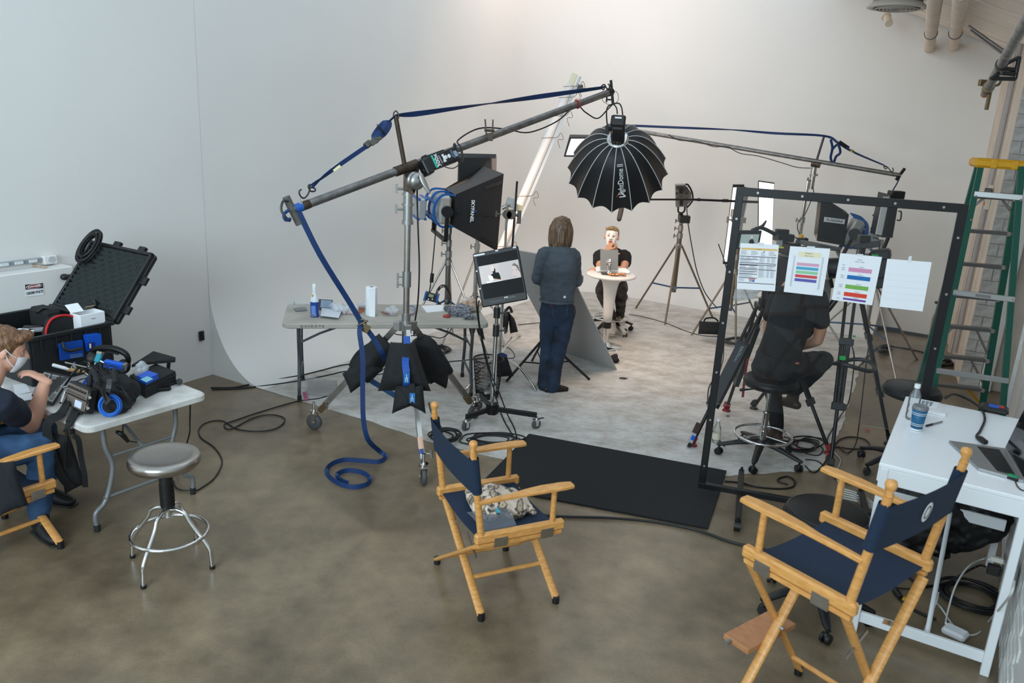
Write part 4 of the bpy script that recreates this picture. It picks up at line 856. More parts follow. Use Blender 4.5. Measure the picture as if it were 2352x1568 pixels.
def soft_light(label,back,front,far,hcol,toward,lettering=None,group='blue bodied soft lights on stands',grey_top=True,glow=None):
	"""back/front: (top,bottom) of near edges; far: vector across to the far edges"""
	bt,bb_=[V(p)for p in back];ft,fb=[V(p)for p in front];fr_=V(far);c=(bt+bb_+ft+fb)/4
	t=thing('soft_light',label,'light',c-ZX*0.5,group=group)
	b4=[bt,bt+fr_*0.62,bb_+fr_*0.62,bb_];f4=[ft,ft+fr_,fb+fr_,fb]
	names=('top_flap','far_flap','bottom_flap','near_flap')
	nr=None
	for i in range(4):
		a,b,c_,d=b4[i],b4[(i+1)%4],f4[(i+1)%4],f4[i]
		q=MB();cen=(sum(b4,V())+sum(f4,V()))/8
		n_=(b-a).cross(d-a).normalized();n_=n_ if n_.dot((a+b+c_+d)/4-cen)>0 else-n_
		q.grid(lambda u,v:a.lerp(b,u).lerp(d.lerp(c_,u),v)+n_*(0.02*math.sin(PI*v)*math.sin(PI*u)+(-0.05*math.sin(PI*v)if i in(0,2)else 0)),8,8)
		o=obj(names[i],q,M('charcoal_cloth','#4d4b4a',0.8)if(i==0 and grey_top)else BLKF,t)
		if i==3:nr=(o,a,b,c_,d,n_)
	q=MB();ax=((sum(f4,V())-sum(b4,V()))/4).normalized();q.prism([f4[i_].lerp(b4[i_],0.35).lerp(sum(f4,V())/4*0.65+sum(b4,V())/4*0.35,0.16)for i_ in range(4)],ax*0.003);obj('diffuser',q,glow or EMW('soft_light_glow','#ffe0c4',9.0),t)
	q=MB();q.prism([p+ax*0.01 for p in b4],ax*0.004);obj('back_plate',q,BLKF,t)
	o,a,b,c_,d,n_=nr
	pf=lambda u,v:a.lerp(b,u).lerp(d.lerp(c_,u),v)+n_*(0.008+0.02*math.sin(PI*v)*math.sin(PI*u))
	for u0,v0,v1 in((0.06,0.62,0.98),(0.47,0.6,0.98),(0.9,0.6,0.98),(0.5,0.0,0.12)):
		q=MB();q.prism([pf(u0-0.025,v0),pf(u0-0.025,v1),pf(u0+0.025,v1),pf(u0+0.025,v0)],n_*0.002);obj('velcro',q,BLK,o)
	if lettering:
		y_=None
		for body,u,v,sz,m_ in lettering:
			p=pf(u,v)+n_*0.004;xd=(pf(u-0.05,v)-pf(u+0.05,v)).normalized();yd=n_.cross(xd)
			T('lettering',body,sz,Matrix((xd,yd,n_)).transposed(),p,m_,o,bold=0.0012)
	hc=(sum(b4,V())/4)-ax*0.1;side=fr_.normalized();upv=ax.cross(side);upv=upv if upv.z>0 else-upv;R=Matrix((ax,side,upv)).transposed();hh=(bt-bb_).length
	q=MB();q.box(hc,(0.14,fr_.length*0.6,hh*0.92),R,bev=0.03);obj('lamp_body',q,M('lamp_silver','#c3c1bd',0.35,0.4),t)
	q=MB()
	for sy in(-0.5,0.0,0.5):
		o_=side*(fr_.length*0.62*sy)
		q.sweep(spline([hc+o_+ax*0.1+upv*hh*0.5,hc+o_-ax*0.05+upv*hh*0.5,hc+o_-ax*0.13+upv*hh*0.2,hc+o_-ax*0.13-upv*hh*0.2,hc+o_-ax*0.05-upv*hh*0.5,hc+o_+ax*0.1-upv*hh*0.5],4),[(-0.012,-0.010),(0.012,-0.010),(0.012,0.010),(-0.012,0.010)],sm=False)
	q.box(hc-ax*0.12+upv*0.08,(0.03,fr_.length*0.6,0.03),R);q.box(hc-ax*0.12-upv*0.08,(0.03,fr_.length*0.6,0.03),R);obj('cage',q,M('cage_blue','#155aa0',0.4),t)
	q=MB();q.box(hc-ax*0.25,(0.09,0.3,0.22),R,bev=0.012);bl_=obj('ballast',q,M('ballast_grey','#b2b4b6',0.45,0.3),t)
	q=MB()
	for sx in(-1,1):
		for sz in(-1,1):q.box(hc-ax*(0.25+sx*0.04)+upv*(0.105*sz),(0.03,0.31,0.025),R)
	obj('ballast_guard',q,hcol,bl_)
	q=MB();nc=hc-side*(fr_.length*0.36);q.cyl(nc,nc-side*0.05,0.06,n=20);q.box(nc-side*0.03-upv*0.15,(0.045,0.03,0.3),R);q.box(hc-side*0.0-upv*0.31,(0.05,fr_.length*0.8,0.03),R);nc2=hc+side*(fr_.length*0.36);q.box(nc2-upv*0.15,(0.045,0.03,0.3),R);obj('yoke',q,BLK,t)
	return t,hc,R
far1=V((-0.22,0.62,0))
SLs=soft_light('black fronted soft light behind the monitor, left of the standing woman',(D(1046,447,8.35),D(1041,521,8.35)),(D(1157,399,8.5),D(1142,577,8.5)),V((-0.25,0.75,0.02)),M('guard_blue','#1d62a8',0.4),None,[('SKYPANEL',0.52,0.37,0.05,INKW),('S',0.52,0.42,0.045,M('logo_blue','#2f5fb5',0.5))])
STL=thing('light_stand','grey telescopic stand with four knobs below the left soft light','stand',(-0.75,8.68,0))
light_stand(STL,(-0.75,8.68),[(-1.25,8.35),(-0.25,8.35),(-0.72,9.25)],0.98,0.55,1.62,r=0.02,mat=M('stand_grey','#77736e',0.4,0.7),legm=STEEL,bracem=BLUEM,secs=(1.1,1.22,1.36,1.48))
q=MB();q.box(V((-0.75,8.66,1.63)),(0.05,0.06,0.08));q.cyl(V((-0.78,8.66,1.6)),V((-0.70,8.66,1.6)),0.035);obj('head_clamp',q,DKMET,STL)
ctl=thing('dimmer_box','small blue and black dimmer box hanging above rear table','dimmer',D(990,685,8.2))
q=MB();q.box(D(991,682,8.2),(0.13,0.06,0.085),Ry(0.22),bev=0.012);obj('case',q,BLK,ctl)
for sx in(-1,1):q=MB();q.box(D(991+sx*14,682+sx*3,8.2),(0.02,0.07,0.095),Ry(0.22));obj('bumper',q,M('guard_blue','#1d62a8',0.4),ctl)
q=MB();q.box(D(990,679,8.165),(0.05,0.004,0.03),Ry(0.22));obj('display',q,M('lcd','#98a183',0.3),ctl)
for i in range(2):q=MB();q.cyl(D(984+9*i,687,8.17),D(984+9*i,687,8.15),0.008);obj('knob',q,ALU,ctl)
q=MB();q.tube([D(985,674,8.2),D(990,645,8.22),D(998,560,8.25),D(1002,512,8.3)],0.007,6);q.cyl(D(991,648,8.22),D(993,628,8.22),0.02);obj('cable',q,CABLE,ctl)
cable('coiled_cable','loose black cable coil hanging on the left light stand',[D(1018+15*math.cos(a)+2*math.sin(a*3.1),680+24*math.sin(a)+3*math.cos(a*2.3),8.4+0.01*a)for a in[i*0.7 for i in range(36)]],0.005)
yB_=9.3
BP=led_panel('panel_light','black barn door panel light behind the left soft light',[D(1056,360,yB_),D(1126,360,yB_),D(1128,418,yB_),D(1054,420,yB_)],0.05,(0.05,-1,0),BLKMET,0.02)
q=MB();q.prism([D(1050,352,yB_-0.05),D(1140,354,yB_-0.05),D(1138,364,yB_-0.05),D(1050,360,yB_-0.05)],V((0,0.03,0)));obj('top_door',q,BLKMET,BP)
q=MB();q.prism([D(1127,363,yB_-0.05),D(1139,358,yB_+0.1),D(1138,402,yB_+0.1),D(1127,402,yB_-0.05)],V((0.01,0.01,0)));obj('side_door',q,M('door_grey','#8c817f',0.5),BP)
q=MB();q.prism([D(1054,362,yB_-0.06),D(1126,362,yB_-0.06),D(1126,420,yB_-0.06),D(1054,420,yB_-0.06)],V((0,0.01,0)));obj('fabric_back',q,BLKF,BP)
BPS=thing('light_stand','thin steel stand behind soft light, nearest the monitor','stand',(-0.42,9.25,0))
light_stand(BPS,(-0.47,9.3),[(-0.80,8.75),(-0.08,8.8),(-0.47,9.75)],0.95,0.5,1.95,r=0.018,mat=STEEL,legm=STEEL,secs=(1.1,1.5))
TB=thing('tube_fixture','long white tube light fixture leaning up behind the woman','light',D(1150,600,9.2))
u0,u1=D(1310,196,9.6),D(1135,610,9.2)
q=MB();q.cyl(u0,u1,0.05,n=20);obj('tube',q,M('tube_white','#d9dadb',0.35),TB)
q=MB();of=V((0.085,-0.01,0.035));q.sweep([u0+of+(u0-u1)*0.03,u1+of],[(-0.02,-0.015),(0.02,-0.015),(0.02,0.015),(-0.02,0.015)],sm=False);obj('rail',q,M('rail_alu','#b9bcbf',0.35,0.6),TB)
q=MB();e_=(u0-u1).normalized();q.box(u0+e_*0.06,(0.07,0.05,0.16),axes(z=e_));obj('cap',q,M('cap_ivory','#d5d2b8',0.5),TB)
for f in(0.02,0.08,0.18,0.3,0.62,0.9):
	q=MB();p=u0.lerp(u1,f)+of*0.6;q.tube([p+V((-0.12,-0.05,0.0)),p+V((-0.03,-0.07,0.01)),p+V((0.06,-0.05,0.02)),p+V((0.1,-0.04,0.07)),p+V((0.13,-0.04,0.0)),p+V((0.07,-0.05,-0.01)),p+V((0.1,-0.04,-0.1))],0.0035,6);obj('string_tie',q,M('brown_string','#6c5a4a',0.8),TB)
q=MB();q.box(u0+V((0.1,-0.02,-0.02)),(0.08,0.03,0.06),Ry(0.4));q.cyl(u0+V((0.06,-0.02,-0.05)),u0+V((0.14,-0.02,0.01)),0.012);obj('clamp',q,DKMET,TB)
CS=thing('century_stand','chrome century stand with grip heads behind the monitor','stand',P(1146,850))
cb_=P(1146,845);q=MB();q.cyl(cb_+ZX*0.1,cb_+ZX*1.25,0.0175);q.cyl(cb_+ZX*1.2,V((cb_.x,cb_.y,1.72)),0.0125);obj('column',q,CHROME,CS)
q=MB();q.cyl(V((cb_.x+0.07,cb_.y+0.05,1.15)),V((cb_.x+0.085,cb_.y+0.05,1.95)),0.011);obj('grip_arm',q,BLKMET,CS)
q=MB();hg=D(1170,492,cb_.y);q.cyl(hg+V((-0.07,-0.03,0)),hg+V((0.09,-0.03,0)),0.016);q.cyl(hg+V((-0.02,-0.05,0)),hg+V((-0.02,0.04,0)),0.045,n=20);q.cyl(hg+V((0.02,-0.05,0)),hg+V((0.02,0.04,0)),0.045,n=20);q.box(hg+V((0.1,-0.02,-0.02)),(0.04,0.04,0.13));knob(q,hg+V((-0.08,-0.03,0)),(-1,0,0),1.2);obj('grip_head',q,M('grip_grey','#5d5a55',0.4,0.7),CS)
q=MB();h2=D(1174,465,cb_.y+0.1);q.box(h2,(0.1,0.05,0.09),Ry(0.3));q.box(h2+V((0.04,-0.03,-0.02)),(0.035,0.05,0.13));q.cyl(h2+V((-0.09,-0.02,-0.06)),h2+V((-0.02,-0.02,-0.02)),0.02);obj('upper_clamp',q,ALU,CS)
q=MB();q.box(D(1192,478,cb_.y+0.12),(0.08,0.02,0.07),Ry(0.3));obj('yellowed_tape',q,M('old_tape','#cfc9a8',0.5),CS)
for e_ in(P(1231,900),P(1065,905),P(1195,772)):
	d=e_-cb_;q=MB();q.tube([cb_+ZX*0.14,cb_+ZX*0.145+d*0.45,cb_+ZX*0.13+d*0.62,cb_+ZX*0.05+d*0.9,e_+ZX*0.012],0.0125,10);obj('leg',q,CHROME,CS)
sandbag('black sandbag slung over far leg behind the monitor stand',[([D(1158,715,8.9),D(1172,715,8.9),D(1165,765,8.85),D(1150,745,8.85)],0.12),([D(1168,715,8.9),D(1180,730,8.9),D(1190,762,8.85),D(1172,766,8.85)],0.12)],[([D(1160,716,8.83),D(1170,705,8.83),D(1176,718,8.83)],0.03,BLKF)])
sandbag('black sandbag with blue rim behind the wire wastebasket',[([D(1140,816,7.62),D(1164,816,7.62),D(1180,864,7.55),D(1142,866,7.55)],0.17)],[([D(1140,818,7.55),D(1152,813,7.55),D(1164,818,7.55)],0.03,BLUE)])
sandbag('black sandbag hanging under right end of the rear table',[([D(1076,750,8.3),D(1094,748,8.3),D(1090,765,8.3),D(1082,778,8.3)],0.1),([D(1094,748,8.3),D(1108,750,8.3),D(1114,782,8.3),D(1098,766,8.3)],0.1)],[])
cable('stand_leg_post','steel floor post under the rear table',[D(1018,745,8.68),D(1018,800,8.68)],0.0)if False else None
mb_=V((-0.14,6.5,0));MO=thing('monitor_stand','black rolling monitor stand with chrome pole and three casters','stand',mb_)
q=MB();q.cyl(mb_+ZX*0.12,mb_+ZX*0.83,0.021,n=18);q.cyl(mb_+ZX*0.8,mb_+ZX*1.22,0.016,n=18);obj('pole',q,CHROME,MO)
for z0,z1 in((0.78,0.88),(0.94,1.03)):q=MB();q.cyl(mb_+ZX*z0,mb_+ZX*z1,0.028,n=18);knob(q,mb_+ZX*(z0+z1)/2+V((0.027,-0.01,0)),(1,-0.2,0.2),1.2);obj('collar',q,DKMET,MO)
q=MB();q.cyl(mb_+ZX*0.08,mb_+ZX*0.17,0.055,n=6);[q.cyl(mb_+V((0.045*math.cos(a),-0.055,0.12+0.03*math.sin(a))),mb_+V((0.045*math.cos(a),-0.062,0.12+0.03*math.sin(a))),0.009,n=8)for a in[0,1,2,3,4,5]];obj('hub',q,BLKMET,MO)
for i,e_ in enumerate((P(1236,985),P(1066,990),P(1100,935))):
	d=e_-mb_;d.z=0;L_=d.length;d.normalize();q=MB();q.box(mb_+d*L_/2+ZX*0.125,(L_-0.04,0.03,0.042),axes(x=d),bev=0.003);lg=obj('leg',q,BLKMET,MO)
	w=mb_+d*(L_-0.02);ax=V((-d.y,d.x,0))if i else V((0.5,-0.86,0));f_=V((-ax.y,ax.x,0));wc=w+ZX*0.043
	q=MB();q.cyl(w+ZX*0.085,w+ZX*0.11,0.012);q.box(w+ZX*0.085,(0.06,0.045,0.01),axes(x=f_));[q.box(w+ax*0.02*sg+ZX*0.06,(0.03,0.003,0.06),axes(x=f_))for sg in(-1,1)];q.box(w+ZX*0.088+f_*0.05,(0.05,0.025,0.006),axes(x=f_));obj('caster_fork',q,CHROME,lg)
	q=MB();q.lathe([(0.012,-0.013),(0.038,-0.013),(0.043,-0.007),(0.043,0.007),(0.038,0.013),(0.012,0.013)],wc,axes(z=ax),n=24);obj('wheel',q,GREYR,lg)
Ym=6.3
mc=[D(1084,583,Ym),D(1191,568,Ym),D(1209,683,Ym-0.1),D(1110,706,Ym-0.1)]
MN=thing('field_monitor','black field monitor showing seated woman, tilted on rolling stand','monitor',V((-0.14,6.3,1.05)))
mn=(mc[1]-mc[0]).cross(mc[3]-mc[0]).normalized();mn=mn if mn.y<0 else-mn
mx=((mc[1]-mc[0])+(mc[2]-mc[3])).normalized();my=mn.cross(mx);MRt=Matrix((mx,my,mn)).transposed();mcen=sum(mc,V())/4;mw_,mh_=(mc[1]-mc[0]).length*0.985,(mc[3]-mc[0]).length
q=MB();q.box(mcen-mn*0.035,(mw_,mh_,0.06),MRt,bev=0.008);q.box(mcen-mn*0.08,(mw_*0.8,mh_*0.75,0.04),MRt,bev=0.01);obj('housing',q,BLK,MN)
def ms(x,y,z=0.001):return mcen+MRt@V((x*mw_/2,y*mh_/2,z))
def mpoly(name,pts,mat,par,z=0.001):q=MB();q.prism([ms(x,y,z)for x,y in pts],mn*0.0006);return obj(name,q,mat,par)
scr=mpoly('screen',[(-0.86,-0.72),(0.92,-0.72),(0.92,0.86),(-0.86,0.86)],M('screen_black','#0b0b0d',0.45,spec=0.15),MN,-0.004)
SG=lambda n_,h:M('screen_'+n_,h,0.3,emit=(h,0.55))
mpoly('screen_image',[(-0.84,-0.16),(0.90,-0.16),(0.90,0.50),(-0.84,0.50)],SG('grey','#a39b98'),scr,0.0)
mpoly('screen_image',[(0.03,-0.16),(0.90,-0.16),(0.90,0.50),(0.03,0.50)],SG('pale','#9b9391'),scr,0.0008)
mpoly('screen_figure',[(-0.34,0.3),(-0.3,0.36),(-0.2,0.37),(-0.14,0.3),(-0.16,0.18),(-0.02,0.16),(0.02,0.0),(0.02,-0.12),(-0.3,-0.06),(-0.38,0.12),(-0.26,0.17)],SG('black','#151214'),scr,0.0012)
mpoly('screen_figure',[(-0.34,0.42),(-0.26,0.46),(-0.18,0.40),(-0.2,0.26),(-0.28,0.22),(-0.34,0.3)],SG('skin','#b8a79e'),scr,0.0018)
mpoly('screen_figure',[(-0.3,-0.02),(0.0,-0.1),(0.0,-0.13),(-0.34,-0.08)],SG('skin2','#a3816f'),scr,0.002)
mpoly('screen_figure',[(-0.5,0.12),(-0.32,0.08),(-0.28,-0.08),(-0.46,-0.1)],SG('lap','#c5c2c5'),scr,0.0024)
mpoly('screen_figure',[(-0.6,-0.09),(-0.35,-0.13),(0.0,-0.13),(0.08,-0.155),(-0.6,-0.155)],SG('table','#c9c8cb'),scr,0.002)
mpoly('screen_figure',[(0.58,0.30),(0.68,0.36),(0.82,0.28),(0.88,0.1),(0.88,-0.15),(0.55,-0.15),(0.56,0.05)],SG('face','#a89a94'),scr,0.0012)
mpoly('screen_figure',[(0.58,0.32),(0.7,0.40),(0.86,0.28),(0.90,0.0),(0.84,0.1),(0.74,0.28)],SG('hair','#4a3f3a'),scr,0.0018)
for x,y,w,h_ in((0.56,0.17,0.05,0.02),(0.72,0.15,0.07,0.022),(0.60,-0.07,0.07,0.025)):mpoly('screen_figure',[(x,y),(x+w,y-0.01),(x+w,y-h_),(x,y-h_)],SG('hair','#4a3f3a'),scr,0.002)
q=MB();[q.box(ms(0.02+0.055*i,-0.83+0.04*(i%2),0.0),(0.009,0.006,0.004),MRt)for i in range(9)];[q.box(ms(-0.55+0.05*i,-0.86,0.0),(0.006,0.004,0.003),MRt)for i in range(10)];obj('buttons',q,M('button_grey','#8a8f8e',0.5),MN)
q=MB();q.box(ms(0.1,-0.78,0.0),(0.03,0.008,0.002),MRt);q.box(ms(-0.72,0.92,0.0),(0.09,0.014,0.002),MRt);q.box(ms(0.06,0.955,0.0),(0.024,0.012,0.002),MRt);q.box(ms(0.84,0.95,0.0),(0.024,0.012,0.002),MRt);obj('labels',q,INKW,MN)
q=MB();[q.cyl(ms(-0.945,y,0.0),ms(-0.945,y,0.004),0.006,n=10)for y in(0.35,-0.3)];obj('side_screws',q,ALU,MN)
q=MB();q.cyl(V((mb_.x,mb_.y,1.2)),mcen-mn*0.1,0.016);q.box(mcen-mn*0.1,(0.1,0.1,0.02),MRt);obj('mount',q,BLKMET,MN)
cable('monitor_cable','twin black cables hanging from the monitor to the floor',[D(1098,680,6.3),D(1094,690,6.28),D(1097,725,6.3),D(1104,770,6.35),D(1112,810,6.42),D(1122,850,6.48),D(1135,895,6.4),P(1146,935,0.06),P(1160,970,0.01),P(1178,1000,0.01)],0.006)
cable('monitor_cable','second black cable beside monitor pole falling to the floor',[D(1101,690,6.26),D(1098,705,6.25),D(1102,750,6.3),D(1116,815,6.4),D(1128,860,6.46),D(1148,905,6.38),P(1165,950,0.05),P(1180,980,0.01),P(1187,1003,0.01)],0.006)
br_,bl_=P(1418,850),P(1282,804);e_=(br_-bl_).normalized();n2=V((-e_.y,e_.x,0));ph=0.93;lean=n2*-math.cos(ph)+ZX*math.sin(ph)
BD=thing('reflector_board','grey foam reflector board leaning beside the standing woman','board',bl_.lerp(br_,0.5))
tl_,tr_=bl_+lean*1.58,br_+lean*1.63;q=MB();q.prism([bl_-e_*0.0,br_,tr_,tl_],e_.cross(lean)*0.012);obj('foam_sheet',q,M('grey_foam','#a19f9d',0.6,n=(2,0.05)),BD)
BT=thing('board_stand','black tripod stand propping up the grey board','stand',P(1262,850))
bt0=D(1250,775,7.85);
for f_ in(P(1163,878),P(1354,874),P(1222,830)):
	q=MB();q.cyl(bt0+ZX*0.0,f_+ZX*0.012,0.013,n=10);lg=obj('leg',q,BLKMET,BT);q=MB();q.cyl(bt0-ZX*0.28,(bt0.lerp(f_,0.55)),0.007,n=8);obj('brace',q,BLKMET,BT)
q=MB();q.cyl(bt0-ZX*0.32,bt0+ZX*0.6,0.014);q.cyl(bt0-ZX*0.02,bt0+ZX*0.05,0.024);obj('column',q,BLKMET,BT)
FS=[P(1460,708),P(1527,746),P(1637,730)]
LS=thing('light_stand','tan steel tripod stand carrying small grey panel light, back centre','stand',(2.2,10.75,0))
TAN=M('bronzed_steel','#7d7263',0.4,0.7)
light_stand(LS,(2.18,10.75),FS,1.0,0.42,D(1562,492,10.75).z,r=0.022,mat=TAN,legm=TAN,bracem=BLUEM,secs=(1.16,1.26,1.36))
q=MB();q.cyl(D(1562,505,10.75),D(1563,490,10.75),0.03);q.box(D(1572,503,10.7),(0.14,0.1,0.1));obj('bracket',q,DKMET,LS)
PL=thing('panel_light','small grey LED panel light on tan tripod stand','light',D(1562,470,10.75))
ga=[D(1552,426,10.5),D(1574,425,10.45),D(1588,443,10.6),D(1588,461,10.6),D(1576,474,10.5),D(1553,476,10.5)]
q=MB();q.prism(ga,V((0.04,0.28,0)));obj('housing',q,M('housing_grey','#7d7c79',0.4,0.3),PL)
q=MB();q.prism([D(1560,430,10.46),D(1569,430,10.46),D(1569,444,10.46),D(1560,444,10.46)],V((0,-0.012,0)));q.prism([D(1561,458,10.46),D(1569,458,10.46),D(1568,472,10.46),D(1561,472,10.46)],V((0,-0.012,0)));q.cyl(D(1563,451,10.47),D(1563,451,10.43),0.028);obj('grips',q,BLK,PL)
q=MB();q.tube([D(1574,424,10.46),D(1580,424,10.46),D(1590,442,10.5),D(1590,462,10.5),D(1577,477,10.46)],0.012,8,k=2);obj('guard_rail',q,BLKMET,PL)
q=MB();q.tube([D(1558,476,10.5),D(1558,486,10.55),D(1566,489,10.6),D(1572,484,10.6),D(1573,474,10.6)],0.012,8);q.cyl(D(1565,489,10.7),D(1564,500,10.75),0.02);obj('yoke',q,BLKMET,PL)
q=MB();[q.box(D(1555+(i%2)*22,432+12*(i//2),10.44),(0.03,0.006,0.03))for i in range(6)];obj('buttons',q,DKMET,PL)
cable('panel_cable','black cable falling from the grey panel light to the sandbag',[D(1577,472,10.5),D(1580,510,10.5),D(1588,560,10.5),D(1600,620,10.5),D(1616,665,10.5),D(1632,690,10.5),D(1648,708,10.45)],0.007)
SA=led_panel('strip_light','lit white strip light in a black frame, left of the pair',[D(1684,430,9.3),D(1708,430,9.3),D(1685,602,9.0),D(1662,600,9.0)],0.1,(0.2,1,0),EMW('strip_white','#f7f8fa',0.95),0.03)
q=MB();q.prism([D(1708,428,9.25),D(1722,432,9.1),D(1700,540,8.95),D(1696,540,9.0)],V((0.004,0.006,0)));obj('barn_door',q,BLKMET,SA)
SBp=led_panel('strip_light','lit white strip panel with thin frame, right of the pair',[D(1743,417,9.5),D(1778,422,9.5),D(1772,612,9.3),D(1742,606,9.3)],0.05,(0.1,1,0),EMW('strip_soft','#f4f3f4',0.8),0.012)
SS=thing('light_stand','tan steel stand holding the lit strip lights by the screen','stand',P(1668,770))
light_stand(SS,P(1668,772),[P(1588,770),P(1690,790),P(1745,742)],0.85,0.4,1.75,r=0.02,mat=TAN,legm=TAN,bracem=BLUEM,secs=(1.05,1.3))
q=MB();q.box(D(1690,490,9.0),(0.1,0.08,0.09));q.box(D(1697,505,9.0),(0.16,0.06,0.06));knob(q,D(1683,505,8.98),(-1,0,0),1.4);obj('grip_head',q,ALU,SS)
sandbag('black sandbag lying at the foot of the tan stand by screen',[([D(1606,737,9.62),D(1655,739,9.62),D(1657,769,9.55),D(1603,767,9.55)],0.16)],[([D(1617,738,9.55),D(1622,731,9.55),D(1640,730,9.55),D(1650,738,9.55)],0.02,BLKF)])
# ================================================================ PEOPLE
def frame3(fwd,up):
	f=V(fwd).normalized();u=(V(up)-f*V(up).dot(f)).normalized();s=f.cross(u);return Matrix((s,f,u)).transposed()
def head(q,c,R,s=1.0,ears=True):
	p=lambda x,y,z:V(c)+R@(V((x,y,z))*s)
	q.sph(p(0,-0.014,0.026),(0.074*s,0.094*s,0.086*s),R,20,14)
	q.limb([p(0,0.022,0.03),p(0,0.034,-0.03),p(0,0.043,-0.075),p(0,0.05,-0.095)],[(0.066*s,0.06*s),(0.06*s,0.055*s),(0.043*s,0.042*s),(0.024*s,0.022*s)],side=R@V((1,0,0)),n=16)
	q.limb([p(0,0.078,0.022),p(0,0.092,0.0),p(0,0.104,-0.022)],[0.009*s,0.011*s,0.0145*s],n=10)
	for sx in(-1,1):
		q.sph(p(sx*0.026,0.07,0.026),(0.022*s,0.014*s,0.009*s),R,10,8)
		q.sph(p(sx*0.036,0.06,-0.018),(0.02*s,0.02*s,0.017*s),R,10,8)
		q.sph(p(sx*0.011,0.096,-0.024),(0.008*s,0.009*s,0.007*s),R,8,6)
		if ears:
			q.sph(p(sx*0.076,-0.012,-0.004),(0.011*s,0.02*s,0.031*s),R@Rz(sx*-0.35),10,8)
	q.limb([p(-0.02,0.077,-0.05),p(0,0.086,-0.049),p(0.02,0.077,-0.05)],[0.006*s,0.009*s,0.006*s],n=8)
	q.limb([p(-0.016,0.075,-0.06),p(0,0.083,-0.061),p(0.016,0.075,-0.06)],[0.006*s,0.009*s,0.006*s],n=8)
def face_parts(par,c,R,s=1.0,iris='#3a2a20',brow='#5b4636',lips='#9c4a42',lids=True):
	p=lambda x,y,z:V(c)+R@(V((x,y,z))*s)
	for sx in(-1,1):
		q=MB();q.sph(p(sx*0.028,0.069,0.008),(0.0125*s,0.011*s,0.0085*s),R,12,8);e=obj('eye',q,M('eye_white','#e4ddd6',0.3),par)
		q=MB();q.sph(p(sx*0.027,0.0785,0.008),(0.006*s,0.004*s,0.006*s),R,10,6);obj('iris',q,M('iris'+iris,iris,0.2),e)
		q=MB();q.limb([p(sx*0.013,0.082,0.027),p(sx*0.027,0.083,0.032),p(sx*0.043,0.071,0.027)],[0.003*s,0.004*s,0.0025*s],n=8);obj('eyebrow',q,M('brow'+brow,brow,0.8),par)
	q=MB();q.limb([p(-0.021,0.0785,-0.052),p(-0.008,0.0895,-0.048),p(0.008,0.0895,-0.048),p(0.021,0.0785,-0.052)],[0.003*s,0.006*s,0.006*s,0.003*s],n=8);q.limb([p(-0.018,0.077,-0.058),p(0,0.0885,-0.061),p(0.018,0.077,-0.058)],[0.003*s,0.007*s,0.003*s],n=8);obj('lips',q,M('lips'+lips,lips,0.4),par)
def hand(q,wrist,d,pn,thumb,curl=0.5,s=1.0,spread=0.06):
	"""d: towards the fingers, pn: palm normal, thumb: +1/-1 side of d x pn on which the thumb sits"""
	d=V(d).normalized();pn=(V(pn)-d*V(pn).dot(d)).normalized();sd=d.cross(pn)*thumb;w=V(wrist)
	q.limb([w-d*0.02*s,w+d*0.03*s,w+d*0.085*s],[(0.027*s,0.02*s),(0.038*s,0.016*s),(0.041*s,0.0125*s)],side=sd,n=14)
	for i,(o,l)in enumerate(((0.031,0.07),(0.0105,0.079),(-0.0105,0.073),(-0.031,0.057))):
		b=w+d*(0.083-0.006*abs(i-1))*s+sd*o*s;pts=[b-d*0.02*s,b];a=0.0;dr=d
		for k,fr in enumerate((0.45,0.3,0.25)):
			a+=curl*(0.75,1.0,0.7)[k]*(1+0.08*(i-1));dr=d*math.cos(a)+pn*math.sin(a)+sd*(spread*(1.5-i))*(1 if k==0 else 0.3)
			pts.append(pts[-1]+dr.normalized()*l*fr*s)
		q.limb(pts,[0.0095*s,0.0098*s,0.009*s,0.0082*s,0.0068*s],n=10,k=3)
	b=w+d*0.018*s+sd*0.03*s
	q.limb([b-sd*0.012*s,b+(sd*0.75+d*0.6)*0.034*s+pn*0.006*s,b+(sd*0.75+d*1.1)*0.05*s+pn*(0.012+0.012*curl)*s,b+(sd*0.62+d*1.5)*0.058*s+pn*(0.018+0.02*curl)*s],[0.017*s,0.0135*s,0.0115*s,0.0088*s],n=10,k=3)
def streak(name,h1,h2,sc=(40,40,5)):
	if name in MATS:return MATS[name]
	m=wood(name,h1,h2,3,0.5);mp=[n for n in m.node_tree.nodes if n.type=='MAPPING'][0];mp.inputs['Scale'].default_value=sc;return m
def jeans(name,h1,h2):
	return M(name,h1,0.85,n=(5,0.3),hex2=h2,bump=(260,0.2))
Yw=7.42;J=lambda x,y,dy=0.0:D(x,y,Yw+dy)
WO=thing('person','woman in slate fleece and jeans standing with her back to us','person',P(1266,892))
fwdw=V((0.42,0.9,0));hc=J(1292,527,0.06);Rw=frame3(V((0.62,0.76,-0.02)),ZX)
sL,sR=J(1249,583,-0.02),J(1318,586,0.0);eL,eR=J(1232,640,0.0),J(1324,648,0.06);hL,hR=J(1268,655,0.27),J(1333,636,0.27)
hpL,hpR=J(1262,712),J(1300,714);kL,kR=J(1257,802,0.02),J(1284,806,0.0);aL,aR=J(1251,882,0.02),J(1268,886,-0.04)
q=MB();head(q,hc,Rw)
q.limb([hc+Rw@V((0,-0.02,-0.05)),J(1288,560,0.03),J(1286,576,0.0)],[(0.052,0.052),(0.052,0.05),(0.062,0.045)],n=14)
q.limb([J(1285,582),J(1284,620),J(1283,660),J(1281,705)],[(0.14,0.075),(0.15,0.1),(0.125,0.09),(0.15,0.1)],side=(0.95,-0.3,0),n=18)
